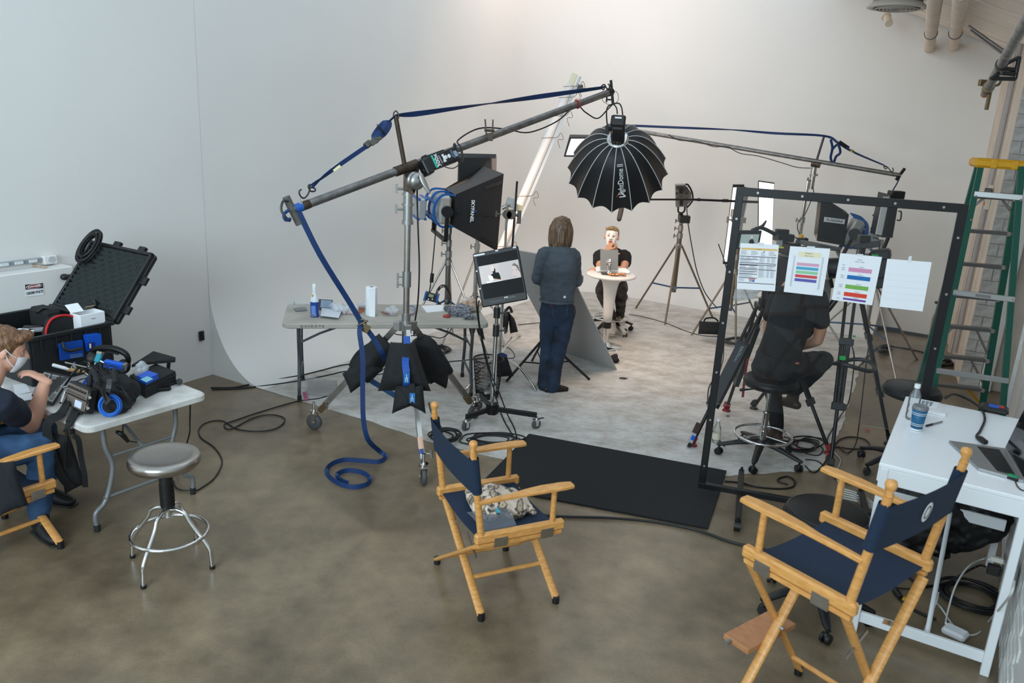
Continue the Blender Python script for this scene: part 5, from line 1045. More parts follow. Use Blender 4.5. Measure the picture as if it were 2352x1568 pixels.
for s_,e_,h_ in((sL,eL,hL),(sR,eR,hR)):
	q.limb([s_,s_.lerp(e_,0.5),e_],[0.048,0.044,0.036]);q.limb([e_,e_.lerp(h_,0.4),h_],[0.036,0.036,0.024])
hand(q,hR,(hR-eR)+V((-0.05,0,0.03)),V((-1,0.2,0)),1,0.7,0.95);hand(q,hL,(hL-eL)+V((0.1,0,0.0)),V((0.2,0.3,0.6)),-1,0.6,0.95)
for h_,k_,a_ in((hpL,kL,aL),(hpR,kR,aR)):q.limb([h_,h_.lerp(k_,0.4),k_,k_.lerp(a_,0.35),a_],[0.08,0.075,0.052,0.05,0.035])
blob('body',q,SKIN,WO,0.008,3)
q=MB()
q.limb([J(1288,566,0.015),J(1286,578,0.0)],[(0.066,0.062),(0.1,0.07)],side=(0.95,-0.3,0),n=18)
q.limb([J(1285,584,-0.01),J(1284,612,-0.01),J(1282,645),J(1281,668),J(1279,681)],[(0.165,0.095),(0.18,0.125),(0.17,0.125),(0.172,0.13),(0.172,0.125)],side=(0.95,-0.3,0),n=22)
for s_,e_,h_ in((sL,eL,hL),(sR,eR,hR)):
	q.limb([s_.lerp(J(1285,585),0.35),s_,s_.lerp(e_,0.5),e_],[0.062,0.066,0.06,0.052]);q.limb([e_,e_.lerp(h_,0.5),e_.lerp(h_,0.86)],[0.052,0.048,0.036])
FL=blob('fleece',q,M('slate_fleece','#4e555d',0.95,n=(25,0.08),bump=(220,0.3)),WO,0.009,6,wrinkle=(11,0.007,(1,1,1.6)))
q=MB();q.tube([J(1279,690)+V((0.168*math.cos(a)*0.95,0.128*math.sin(a),0.0))for a in[i*PI/12 for i in range(24)]],0.012,8,closed=True,k=1);obj('hem',q,M('fleece_hem','#50565d',0.9),FL)
q=MB();q.tube([J(1289,562,0.02)+V((0.062*math.cos(a),0.06*math.sin(a),0.012*math.sin(a)))for a in[i*PI/10 for i in range(20)]],0.018,8,closed=True,k=1);obj('collar',q,M('collar_grey','#767b80',0.9),FL)
q=MB();q.lathe([(0.008,0),(0.013,0),(0.013,0.002),(0.008,0.002)],J(1297,682,-0.135),axes(z=(0,-1,0.05)),n=20);obj('logo_patch',q,INKW,FL)
q=MB();q.box(J(1325,606,-0.02),(0.03,0.003,0.009),Rz(0.3));obj('sleeve_print',q,M('print_grey','#8f9aa3',0.6),FL)
q=MB()
q.limb([J(1280,690),J(1280,712),J(1279,728)],[(0.155,0.108),(0.168,0.125),(0.15,0.115)],side=(0.95,-0.3,0),n=20)
for h_,k_,a_,o in((hpL,kL,aL,0),(hpR,kR,aR,1)):
	q.limb([h_,h_.lerp(k_,0.45),k_,k_.lerp(a_,0.5),a_+V((0.0,0,0.0))],[(0.097,0.105),(0.088,0.092),(0.07,0.075),(0.068,0.08),(0.072,0.092)],side=(1,-0.2,0),n=18)
JN=blob('jeans',q,jeans('dark_denim','#141e2e','#23364f'),WO,0.009,4,wrinkle=(9,0.007,(1,1,1.5)))
pk=[J(x,y,-0.118)for x,y in((1271,698),(1304,696),(1302,726),(1285,731),(1269,726))]
q=MB();q.tube([p.lerp(pk[(i+1)%5],t)for i,p in enumerate(pk)for t in(0,0.5)],0.0018,5,closed=True,k=1);q.tube([J(1271,712,-0.122),J(1279,716,-0.122),J(1285,713,-0.122),J(1292,716,-0.122),J(1302,711,-0.122)],0.0016,5);obj('pocket_stitching',q,M('stitch','#5b6470',0.8),JN)
q=MB();q.box(J(1267,702,-0.125),(0.008,0.004,0.014));obj('red_tab',q,RED,JN)
for a_,d,lab in((aL,V((-0.25,0.95,0)),''),(aR,V((0.93,0.3,0)),'')):
	b0=V((a_.x,a_.y,0.03));q=MB();d=d.normalized()
	q.limb([b0-d*0.06,b0+d*0.02+ZX*0.012,b0+d*0.1,b0+d*0.155-ZX*0.006],[(0.034,0.03),(0.04,0.042),(0.042,0.03),(0.03,0.02)],side=(-d.y,d.x,0),n=14);sh=blob('shoe',q,M('dark_leather','#1d1715',0.4),WO,0.006,3)
	q=MB();q.limb([V((b0.x,b0.y,0.006))-d*0.07,V((b0.x,b0.y,0.006))+d*0.06,V((b0.x,b0.y,0.006))+d*0.16],[(0.036,0.006),(0.042,0.006),(0.034,0.006)],side=(-d.y,d.x,0),n=12);obj('sole',q,M('brown_sole','#4b3527',0.6),sh)
q=MB();hp=lambda x,y,z:hc+Rw@V((x,y,z));q.sph(hp(0,-0.018,0.034),(0.085,0.1,0.094),Rw,20,14)
for i in range(15):
	a=PI*(0.86+1.28*i/14)if True else 0;ca,sa=math.cos(a),math.sin(a);l=random.uniform(-0.02,0.02)
	q.limb([hp(0.05*ca,-0.015+0.06*sa,0.09),hp(0.083*ca,-0.018+0.093*sa,0.02),hp(0.09*ca,-0.018+0.09*sa,-0.06),hp(0.088*ca,-0.02+0.085*sa,-0.12),hp(0.106*ca*(1+l*4),-0.02+0.098*sa,-0.158+l)],[0.024,0.026,0.028,0.027,0.006],n=10,k=3)
blob('hair',q,streak('streaked_brown_hair','#2e2119','#8a6c50',(30,30,2)),WO,0.006,2,wrinkle=(38,0.004,(1,1,0.12)))
Ys=9.55;S=lambda x,y,dy=0.0:D(x,y,Ys+dy)
SU=thing('person','person with white sheet mask and black tee seated behind round table','person',V((1.2,9.75,0)))
hs=S(1405,544,0.0);Rs=frame3(V((-0.2,-0.97,0.16)),V((0.05,0.1,1)));k_=1.06
q=MB();head(q,hs,Rs,k_)
q.limb([hs+Rs@V((0,-0.02,-0.06)),S(1408,570,0.06),S(1409,580,0.08)],[(0.056,0.056),(0.056,0.054),(0.07,0.055)],n=14)
q.limb([S(1408,588,0.08),S(1408,610,0.1),S(1406,640,0.14),S(1405,660,0.2)],[(0.16,0.085),(0.155,0.1),(0.14,0.095),(0.15,0.11)],side=(1,0,0),n=18)
ar=[S(1376,586,0.06),S(1373,610,-0.06),S(1383,617,-0.16),S(1395,571,-0.10)];al=[S(1437,587,0.06),S(1437,610,-0.02),S(1431,620,-0.16),S(1380,616,-0.28)]
for a_ in(ar,al):q.limb([a_[0],a_[0].lerp(a_[1],0.6),a_[2]],[0.056,0.052,0.042]);q.limb([a_[2],a_[2].lerp(a_[3],0.4),a_[3]],[0.043,0.043,0.03])
hand(q,ar[3]-V((0,0,0.01)),V((0.25,0.05,0.55)),V((0.6,0.6,-0.1)),-1,1.25,1.0);hand(q,al[3],V((-1,-0.25,-0.05)),V((0,0,-1)),-1,0.3,1.0)
hpA,hpB=S(1392,655,0.25),S(1422,655,0.25);kA,kB=S(1381,668,-0.12),S(1427,667,-0.05);aA,aB=S(1407,733,0.12),S(1424,730,0.2)
for h_,kk,a_ in((hpA,kA,aA),(hpB,kB,aB)):q.limb([h_,h_.lerp(kk,0.5),kk],[0.085,0.078,0.055]);q.limb([kk,kk.lerp(a_,0.35),a_],[0.055,0.053,0.035])
BS=blob('body',q,SKIN,SU,0.0065,2)
inv=(Rs.transposed());mk_=MB();bm_=BS.data;ro=Matrix.Translation(SU.location)
fs_={}
vloc=[inv@((ro@v.co)-hs)/k_ for v in bm_.vertices];keep=[]
for p in bm_.polygons:
	c_=sum((vloc[i]for i in p.vertices),V())/len(p.vertices);nl=inv@p.normal
	if nl.y<0.05 or abs(c_.x)>0.066 or not(-0.09<c_.z<0.066)or(c_.z<-0.06 and c_.y>0.082):continue
	if min((c_-V((sx*0.028,c_.y,0.008))).length for sx in(-1,1))<0.0135:continue
	if((c_.x/0.022)**2+((c_.z+0.055)/0.011)**2)<1:continue
	if abs(c_.x)<0.012 and-0.04<c_.z<-0.026 and nl.z<-0.3:continue
	keep.append(p)
id_={}
for p in keep:
	for i in p.vertices:
		if i not in id_:id_[i]=len(mk_.v);mk_.v.append(ro@(bm_.vertices[i].co+bm_.vertices[i].normal*0.004))
	mk_.f.append([id_[i]for i in p.vertices]);mk_.m.append(0);mk_.s.append(True)
obj('sheet_mask',mk_,M('wet_white_mask','#eceae8',0.3),SU)
face_parts(SU,hs,Rs,k_,'#3b2b22','#7a6046','#a8453f')
q=MB();hp=lambda x,y,z:hs+Rs@(V((x,y,z))*k_);q.sph(hp(0,-0.024,0.036),(0.084,0.102,0.094),Rs,18,12);q.limb([hp(-0.06,0.055,0.085),hp(0,0.075,0.098),hp(0.06,0.055,0.085)],[0.018,0.02,0.018],n=10)
hq=MB();hr=blob('hair',q,streak('short_blond_hair','#5d4a34','#a98d63',(30,30,8)),SU,0.006,2,wrinkle=(40,0.004))
q=MB();q.limb([S(1408,579.5,0.085),S(1408,586,0.085)],[(0.085,0.068),(0.15,0.09)],side=(1,0,0),n=18);q.limb([S(1408,584,0.08),S(1408,596,0.08),S(1407,625,0.11),S(1406,648,0.18)],[(0.135,0.085),(0.18,0.105),(0.165,0.115),(0.16,0.125)],side=(1,0,0),n=20)
for a_ in(ar,al):q.limb([a_[0].lerp(S(1408,586,0.08),0.4),a_[0],a_[0].lerp(a_[1],0.72)],[0.062,0.07,0.066])
blob('black_tee',q,M('black_jersey','#131315',0.9,n=(20,0.1)),SU,0.008,4,wrinkle=(12,0.006))
q=MB()
for h_,kk,a_ in((hpA,kA,aA),(hpB,kB,aB)):q.limb([h_,h_.lerp(kk,0.5),kk],[0.105,0.096,0.074]);q.limb([kk,kk.lerp(a_,0.4),a_+ZX*0.03],[0.074,0.068,0.052])
q.limb([S(1406,650,0.22),S(1406,664,0.26)],[(0.165,0.125),(0.17,0.13)],side=(1,0,0),n=18)
blob('camouflage_trousers',q,M('dark_camouflage','#201d1d',0.85,n=(10,0.3),hex2='#4c4643'),SU,0.008,3,wrinkle=(13,0.007))
for a_,d in((aA,V((-0.1,-1,0))),(aB,V((0.25,-0.95,0)))):
	d=d.normalized();b0=a_-ZX*0.045;sd_=V((-d.y,d.x,0));tl=V((0,0,-0.05))
	q=MB();q.limb([b0-d*0.05,b0+d*0.03+tl*0.2+ZX*0.008,b0+d*0.12+tl*0.9,b0+d*0.2+tl*1.6],[(0.042,0.05),(0.046,0.055),(0.05,0.042),(0.04,0.026)],side=sd_,n=14);sh=blob('sneaker',q,M('white_leather','#cfc9c1',0.5,n=(18,0.08)),SU,0.006,3)
	q=MB();q.limb([b0-d*0.06-ZX*0.048,b0+d*0.06+tl*0.9-ZX*0.042,b0+d*0.215+tl*1.7-ZX*0.024],[(0.04,0.01),(0.048,0.01),(0.042,0.01)],side=sd_,n=12);obj('sole',q,M('beige_sole','#bfb5a6',0.6),sh)
	q=MB();[q.limb([b0+d*(0.05+0.022*i)+tl*(0.35+0.22*i)-sd_*0.03+ZX*(0.046-0.003*i),b0+d*(0.05+0.022*i)+tl*(0.35+0.22*i)+ZX*(0.062-0.003*i),b0+d*(0.05+0.022*i)+tl*(0.35+0.22*i)+sd_*0.03+ZX*(0.046-0.003*i)],[0.005]*3,n=6,k=2)for i in range(5)];obj('laces',q,M('laces_grey','#8f887e',0.8),sh)
Ym2=4.28;K=lambda x,y,dy=0.0:D(x,y,Ym2+dy)
MA=thing('person','man with white face mask and navy tee seated at left edge','person',P(60,1240))
hm=K(14,802,0.05);Rm=frame3(V((0.82,0.5,-0.34)),V((0.15,0,1)));km=1.08
q=MB();head(q,hm,Rm,km)
q.limb([hm+Rm@V((0,-0.03,-0.06)),K(-18,868,0.0),K(-36,890,-0.02)],[(0.062,0.06),(0.06,0.06),(0.07,0.065)],n=14)
tor=[K(-42,915,-0.02),K(-60,960,-0.06),K(-75,1010,-0.1),K(-80,1060,-0.12)]
q.limb(tor,[(0.17,0.09),(0.165,0.11),(0.15,0.105),(0.16,0.12)],side=(0.5,-0.86,0),n=18)
rs=[K(2,925,-0.16),K(30,962,-0.1),K(72,978,0.12),K(104,877,0.15)];ls=[K(-60,905,0.16),K(-40,960,0.3),K(10,985,0.42),K(60,955,0.5)]
for a_ in(rs,ls):q.limb([a_[0],a_[0].lerp(a_[2],0.5),a_[2]],[0.056,0.054,0.045]);q.limb([a_[2],a_[2].lerp(a_[3],0.35),a_[3]],[0.046,0.047,0.03])
hand(q,rs[3]+V((0,0,0.01)),V((-0.82,-0.10,0.5)),V((-0.2,-0.15,-1)),-1,0.5,1.05,spread=0.09);hand(q,ls[3],V((0.8,0.3,0)),V((0,0,-1)),1,0.4,1.05)
hA,hB=K(-60,1050,-0.18),K(-50,1020,0.12);kAm,kBm=K(97,1022,0.02),K(100,990,0.35);aAm,aBm=K(92,1180,-0.0),K(105,1110,0.4)
for h_,kk,a_ in((hA,kAm,aAm),(hB,kBm,aBm)):q.limb([h_,h_.lerp(kk,0.5),kk],[0.09,0.08,0.06]);q.limb([kk,kk.lerp(a_,0.35),a_],[0.058,0.055,0.036])
blob('body',q,M('fair_skin','#d7a188',0.5,n=(9,0.05)),MA,0.0075,3)
face_parts(MA,hm,Rm,km,'#3d4a55','#6d4e35','#a8655a')
pm_=lambda x,y,z:hm+Rm@(V((x,y,z))*km)
q=MB();q.grid(lambda u,v:pm_(0.064*math.sin((u-0.5)*2.5)*(1-0.25*v),(0.112-0.01*(2*v-1)**2-0.03*v)*math.cos((u-0.5)*2.2)**0.8+0.004,-0.008-0.098*v),16,10);fmask=obj('face_mask',q,M('mask_white','#e9ebee',0.8),MA)
for zz,ye in((0.0,-0.02),(-0.055,-0.02)):
	for sx in(-1,1):
		q=MB();q.tube([pm_(sx*0.06,0.052,zz-0.012),pm_(sx*0.075,0.02,zz*0.7+0.005),pm_(sx*0.083,-0.008,0.03+zz*0.25)],0.0028,6);obj('ear_loop',q,M('mask_white','#e9ebee',0.8),MA)
q=MB();q.sph(pm_(0,-0.026,0.04),(0.083*km,0.1*km,0.09*km),Rm,18,12);q.limb([pm_(-0.05,0.05,0.09),pm_(0,0.08,0.104),pm_(0.05,0.05,0.09)],[0.024,0.028,0.024],n=10);q.limb([pm_(0.0,0.07,0.1),pm_(0.01,0.098,0.088)],[0.022,0.01],n=8)
for sx in(-1,1):q.limb([pm_(sx*0.07,0.012,0.04),pm_(sx*0.073,0.014,0.006)],[0.014,0.006],n=8)
blob('hair',q,streak('ginger_brown_hair','#4e3522','#8c6444',(26,26,10)),MA,0.006,2,wrinkle=(45,0.005))
q=MB();q.limb([tor[0]+ZX*0.02,tor[1],tor[2],tor[3]],[(0.185,0.105),(0.19,0.135),(0.175,0.13),(0.175,0.14)],side=(0.5,-0.86,0),n=20)
q.limb([K(-34,890,-0.02),tor[0]],[(0.085,0.075),(0.16,0.1)],side=(0.5,-0.86,0),n=16)
for a_ in(rs,ls):q.limb([a_[0].lerp(tor[0],0.4),a_[0],a_[0].lerp(a_[2],0.52)],[0.075,0.082,0.078])
blob('navy_tee',q,M('navy_jersey','#141b2b',0.9,n=(20,0.1)),MA,0.009,4,wrinkle=(9,0.008))
q=MB();q.limb([K(-80,1040,-0.12),K(-70,1075,-0.1)],[(0.17,0.14),(0.17,0.14)],side=(0.5,-0.86,0),n=16)
for h_,kk,a_ in((hA,kAm,aAm),(hB,kBm,aBm)):q.limb([h_,h_.lerp(kk,0.5),kk],[0.108,0.098,0.08]);q.limb([kk,kk.lerp(a_,0.4),a_+ZX*0.02],[0.08,0.075,0.064])
blob('jeans',q,jeans('worn_denim','#1d3556','#3d6189'),MA,0.009,3,wrinkle=(9,0.009,(1,1,1.6)))
for a_,d in((aAm,V((0.8,-0.6,0))),(aBm,V((0.9,-0.2,0)))):
	b0=V((a_.x,a_.y,max(0.05,a_.z-0.10)));d=d.normalized();sd_=V((-d.y,d.x,0))
	q=MB();q.limb([a_+ZX*0.02,b0+ZX*0.01],[(0.05,0.06),(0.048,0.06)],n=14);q.limb([b0-d*0.05,b0+d*0.05,b0+d*0.13-ZX*0.012,b0+d*0.185-ZX*0.018],[(0.04,0.045),(0.046,0.048),(0.048,0.036),(0.036,0.026)],side=sd_,n=14);bt_=blob('boot',q,M('black_boot','#1a1b1d',0.5,n=(12,0.2)),MA,0.007,3)
	q=MB();z0=b0.z-0.045;q.limb([V((b0.x,b0.y,z0))-d*0.07,V((b0.x,b0.y,z0))+d*0.06,V((b0.x,b0.y,z0))+d*0.2],[(0.044,0.011),(0.05,0.011),(0.042,0.011)],side=sd_,n=12);obj('sole',q,BLK,bt_)
Yo=6.1;O=lambda x,y,dy=0.0:D(x,y,Yo+dy)
OP=thing('person','camera operator in black clothes seated on rolling stool behind screen','person',V((2.07,6.05,0.70)))
ho=O(1842,600,0.28);Ro=frame3(V((-0.45,0.88,-0.1)),ZX)
tb=[O(1836,668,0.14),O(1822,720,0.06),O(1800,780,-0.02),O(1778,838,-0.04)]
rso=[O(1876,682,0.08),O(1886,740,0.1),O(1878,782,0.14),O(1825,800,0.45)];lso=[O(1798,672,0.2),O(1770,725,0.3),O(1765,770,0.42),O(1790,740,0.62)]
hro,hlo=O(1815,842,0.02),O(1760,842,0.02);kro,klo=O(1893,828,0.42),O(1772,858,0.5);aro,alo=O(1822,905,0.62),O(1784,985,0.32)
q=MB();head(q,ho,Ro,1.05);q.limb([ho+Ro@V((0,-0.02,-0.06)),O(1838,642,0.2),O(1836,656,0.16)],[(0.06,0.06),(0.06,0.058),(0.07,0.06)],n=14)
q.limb(tb,[(0.16,0.09),(0.16,0.11),(0.14,0.1),(0.165,0.12)],side=(0.95,0.3,0),n=18)
for a_ in(rso,lso):q.limb([a_[0],a_[1],a_[2]],[0.055,0.05,0.044]);q.limb([a_[2],a_[2].lerp(a_[3],0.4),a_[3]],[0.044,0.042,0.028])
hand(q,rso[3],V((-0.8,0.5,0.1)),V((0,0,-1)),-1,0.6);hand(q,lso[3],V((0.3,0.5,0.6)),V((0.6,-0.1,0)),1,0.8)
for h_,kk,a_ in((hro,kro,aro),(hlo,klo,alo)):q.limb([h_,h_.lerp(kk,0.5),kk],[0.09,0.08,0.058]);q.limb([kk,kk.lerp(a_,0.35),a_],[0.056,0.053,0.036])
blob('body',q,SKIN,OP,0.008,3)
q=MB();q.limb([O(1838,650,0.17),O(1837,664,0.14)],[(0.08,0.075),(0.14,0.1)],side=(0.95,0.3,0),n=18);q.limb([tb[0]+ZX*0.05,tb[0],tb[1],tb[2],O(1788,815,-0.03)],[(0.12,0.09),(0.175,0.115),(0.19,0.135),(0.175,0.13),(0.185,0.14)],side=(0.95,0.3,0),n=20)
for a_ in(rso,lso):q.limb([a_[0].lerp(tb[0],0.4),a_[0],a_[0].lerp(a_[1],0.95)],[0.075,0.08,0.072])
blob('black_tee',q,M('black_jersey','#131315',0.9,n=(20,0.1)),OP,0.009,4,wrinkle=(9,0.008))
q=MB();q.limb([O(1786,812,-0.03),O(1780,842,-0.03)],[(0.18,0.135),(0.19,0.145)],side=(0.95,0.3,0),n=18)
for h_,kk,a_ in((hro,kro,aro),(hlo,klo,alo)):q.limb([h_,h_.lerp(kk,0.5),kk],[0.115,0.1,0.082]);q.limb([kk,kk.lerp(a_,0.4),a_+ZX*0.03],[0.08,0.072,0.06])
TRo=blob('trousers',q,M('black_twill','#16161a',0.85,n=(20,0.12)),OP,0.009,3,wrinkle=(9,0.008))
q=MB();q.box(O(1831,834,-0.13),(0.03,0.006,0.014),Rz(0.2));obj('patch',q,M('patch_red','#b96a58',0.6),TRo)
q=MB();q.sph(ho+Ro@V((0,-0.025,0.035)),(0.086,0.104,0.095),Ro,18,12);q.limb([ho+Ro@V((0,-0.09,0.0)),ho+Ro@V((0,-0.085,-0.05))],[(0.06,0.03),(0.05,0.025)],side=Ro@V((1,0,0)),n=12);blob('hair',q,streak('dark_hair','#1f1814','#3a2c22',(30,30,8)),OP,0.007,2,wrinkle=(40,0.004))
for a_,d in((alo,V((-0.25,0.95,0))),(aro,V((-0.7,0.7,0)))):
	d=d.normalized();sd_=V((-d.y,d.x,0));b0=V((a_.x,a_.y,max(0.045,a_.z-0.09)));q=MB();q.limb([a_+ZX*0.03,b0+ZX*0.02],[(0.046,0.055),(0.046,0.058)],n=12);q.limb([b0-d*0.05,b0+d*0.06,b0+d*0.17-ZX*0.014],[(0.038,0.04),(0.045,0.044),(0.036,0.026)],side=sd_,n=12);blob('boot',q,M('brown_boot','#3a2a22',0.5,n=(10,0.2)),OP,0.007,3)
# ================================================================ RIGHT SIDE: SCREEN, CAMERAS, LADDER, DESK
G0=V((1.43,5.28,0));gd=V((0.96,-0.28,0)).normalized();gn=V((gd.y,-gd.x,0));gn=gn if gn.y<0 else-gn
GL=1.315;RG=Matrix((gd,ZX,gd.cross(ZX))).transposed()
gp=lambda s,z,o=0.0:G0+gd*s+ZX*z+gn*o
SCN=thing('acrylic_screen','clear acrylic screen in black frame on castered feet, papers taped on','screen',gp(GL/2,0))
for nm,c,sz in(('frame_side',gp(0,1.13),(0.05,2.12,0.025)),('frame_side',gp(GL,1.13),(0.055,2.12,0.025)),('frame_top',gp(GL/2,2.19),(GL+0.05,0.055,0.025)),('frame_bottom',gp(GL/2,0.09),(GL+0.05,0.04,0.04))):
	q=MB();q.box(c,sz,RG,bev=0.003);o=obj(nm,q,BLKMET,SCN)
	n_=5 if sz[0]>sz[1]else 6
	if nm!='frame_bottom':
		for i in range(n_):
			q=MB();f=(i+0.5)/n_-0.5;p=c+(gd*f*sz[0]if sz[0]>sz[1]else ZX*f*sz[1])+gn*0.015;q.cyl(p,p+gn*0.004,0.008,n=8);obj('bolt',q,ALU,o)
q=MB();q.box(gp(GL/2,1.46),(GL-0.02,1.48,0.005),RG,bev=0.001);obj('acrylic_sheet',q,glass('clear_acrylic','#c9ced2',0.006,0.02,1.3),SCN)
for s in(0.27,1.12):
	a,b=gp(s,0.07,0.42),gp(s,0.07,-0.42);q=MB();q.box((a+b)/2,(0.84,0.04,0.03),axes(x=gn));ft=obj('foot',q,BLKMET,SCN)
	for p in(a,b):
		q=MB();q.cyl(p+gd*-0.02-ZX*0.038,p+gd*0.02-ZX*0.038,0.032,n=18);q.cyl(p-ZX*0.03,p+ZX*0.03,0.01);obj('caster',q,BLK,ft)
def paper(name,label,px4,items,tape=None):
	c4=[on_plane(x,y,gp(0,0,0.006),gn)for x,y in px4];c=sum(c4,V())/4
	xd=((c4[1]-c4[0])+(c4[2]-c4[3])).normalized();nd=gn;yd=nd.cross(xd).normalized();w=(c4[1]-c4[0]).length;h=(c4[3]-c4[0]).length;R=Matrix((xd,yd,nd)).transposed()
	t=thing(name,label,'paper',V((c.x,c.y,min(p.z for p in c4))),group='call sheets taped to the acrylic screen')
	q=MB();q.prism(c4,nd*0.0008);obj('sheet',q,PAPER,t)
	f=lambda u,v,z=0.0014:c4[0].lerp(c4[1],u).lerp(c4[3].lerp(c4[2],u),v)+nd*z
	for it in items:
		if it[0]=='r':
			_,u0,v0,u1,v1,col=it;q=MB();q.prism([f(u0,v0),f(u1,v0),f(u1,v1),f(u0,v1)],nd*0.0004);obj('printed_bar',q,M('print'+col,col,0.6),t)
		elif it[0]=='t':
			_,u,v,s,body,col,al=it;T('lettering',body,s*h,R,f(u,v,0.0022),M('print'+col,col,0.6),t,al)
		elif it[0]=='l':
			_,u0,v0,u1,v1,n_,col=it;q=MB();rs=random.Random(int(u0*900+v0*7000))
			for i in range(n_):
				v=v0+(v1-v0)*(i+0.5)/n_;e_=u0+(u1-u0)*rs.uniform(0.6,1);hh=(v1-v0)/n_*0.45;q.prism([f(u0,v-hh/2),f(e_,v-hh/2),f(e_,v+hh/2),f(u0,v+hh/2)],nd*0.0003)
			obj('fine_print',q,M('print'+col,col,0.6),t)
	if tape:q=MB();q.prism([f(*tape[0],0.0022),f(*tape[1],0.0022),f(*tape[2],0.0022),f(*tape[3],0.0022)],nd*0.0004);obj('tape',q,M('clear_tape','#dfe3e6',0.3),t)
	return t
LP='#a8acb4'
it=[('r',0.03,0.095,0.97,0.135,'#e4bb6c'),('t',0.5,0.115,0.028,'Project I','#7a5a20','CENTER')]
it+=[('r',0.02 if a<0.5 else 0.52,v,b,v+0.013,'#3d2b35')for a,b,v in((0,0.97,0.27),(0,0.5,0.33),(0,0.97,0.41),(0,0.97,0.445),(0,0.5,0.46),(0,0.5,0.525),(0.5,0.97,0.545),(0,0.5,0.555),(0,0.5,0.595),(0,0.5,0.65),(0,0.5,0.735),(0,0.97,0.845))]
it+=[('l',u,v0,u+w,v1,n,LP)for u,w,v0,v1,n in((0.03,0.2,0.15,0.25,5),(0.3,0.2,0.15,0.25,5),(0.56,0.12,0.17,0.26,5),(0.76,0.2,0.15,0.25,5),(0.03,0.12,0.285,0.32,3),(0.18,0.12,0.285,0.32,3),(0.34,0.14,0.285,0.32,3),(0.53,0.16,0.285,0.4,9),(0.73,0.08,0.285,0.4,9),(0.84,0.12,0.285,0.4,9),(0.03,0.4,0.345,0.405,5),(0.03,0.18,0.475,0.52,4),(0.28,0.2,0.475,0.52,4),(0.53,0.16,0.46,0.54,7),(0.73,0.22,0.46,0.54,7),(0.53,0.18,0.56,0.72,14),(0.74,0.08,0.56,0.72,14),(0.84,0.12,0.56,0.72,14),(0.03,0.4,0.61,0.645,3),(0.03,0.4,0.665,0.73,5),(0.03,0.2,0.76,0.82,3))]
it+=[('r',0.29,0.755,0.46,0.775,'#c4564f'),('r',0.31,0.785,0.37,0.82,'#8d8f98'),('r',0.38,0.785,0.45,0.822,'#3f62ab'),('r',0.92,0.215,0.95,0.24,'#e08a33'),('r',0.62,0.15,0.65,0.17,'#2a2a2f')]
paper('call_sheet','printed call sheet with orange header, leftmost paper on acrylic screen',[(1701,558),(1789,562),(1780,669),(1692,663)],it,((0.45,-0.03),(0.62,-0.03),(0.62,0.03),(0.45,0.03)))
it=[('r',0.24,0.1,0.8,0.21,'#efe4c0'),('t',0.5,0.13,0.034,'STUDIO C','#5a4a2a','CENTER'),('t',0.5,0.18,0.026,'Makeup & Looks','#7c6b45','CENTER')]
for i,(col,v)in enumerate((('#dba5bd',0.335),('#4ea9c9',0.42),('#94cda0',0.505),('#d9474c',0.59),('#5a5eab',0.675))):
	it+=[('r',0.23,v,0.79,v+0.062,col),('l',0.36,v+0.03,0.68,v+0.05,1,'#33333d'),('l',0.4,v+0.005,0.64,v+0.02,1,'#44444d')]
it+=[('l',0.13,0.19,0.19,0.86,40,LP),('l',0.84,0.19,0.90,0.88,40,LP)]
paper('schedule_sheet','white schedule sheet with five short colour bars, second paper on screen',[(1815,565),(1907,571),(1889,680),(1800,670)],it,((0.42,-0.025),(0.62,-0.025),(0.62,0.02),(0.42,0.02)))
it=[('t',0.5,0.10,0.028,'Project I','#8a8d95','CENTER'),('t',0.5,0.145,0.028,'Friday, 11/13/20','#8a8d95','CENTER'),('t',0.1,0.235,0.024,'CALL','#8a8d95','LEFT')]
for i,(col,v,tm,hb)in enumerate((('#d693b4',0.275,('8:30am','8:30am'),0.085),('#0f6bb0',0.435,('9:00am','11:00am'),0.085),('#79b34f',0.635,('12:30pm','12:30pm'),0.085),('#e03f28',0.795,('1:30pm','2:30pm'),0.085),('#6a3f9b',0.92,('2:30pm',),0.04))):
	it+=[('r',0.27,v,0.83,v+hb,col),('t',0.58,v-0.022,0.025,'GROUP %d'%(i+1),'#8a8d95','CENTER'),('l',0.285,v+0.012,0.52,v+hb-0.012,2 if hb>0.05 else 1,'#40303f')]
	it+=[('t',0.1,v+0.02+0.04*k_,0.024,s_,'#8a8d95','LEFT')for k_,s_ in enumerate(tm)]
paper('group_sheet','white sheet of five groups with long colour bars, third paper',[(1930,581),(2026,590),(2003,701),(1910,688)],it,((0.4,-0.02),(0.55,-0.02),(0.55,0.02),(0.4,0.02)))
paper('blank_sheet','almost blank white sheet, rightmost paper taped on acrylic screen',[(2038,594),(2140,602),(2119,715),(2020,704)],[('r',0.05,v,0.95,v+0.003,'#d5d9de')for v in(0.3,0.42,0.55,0.68,0.8)],((0.47,-0.09),(0.54,-0.09),(0.54,0.04),(0.47,0.04)))
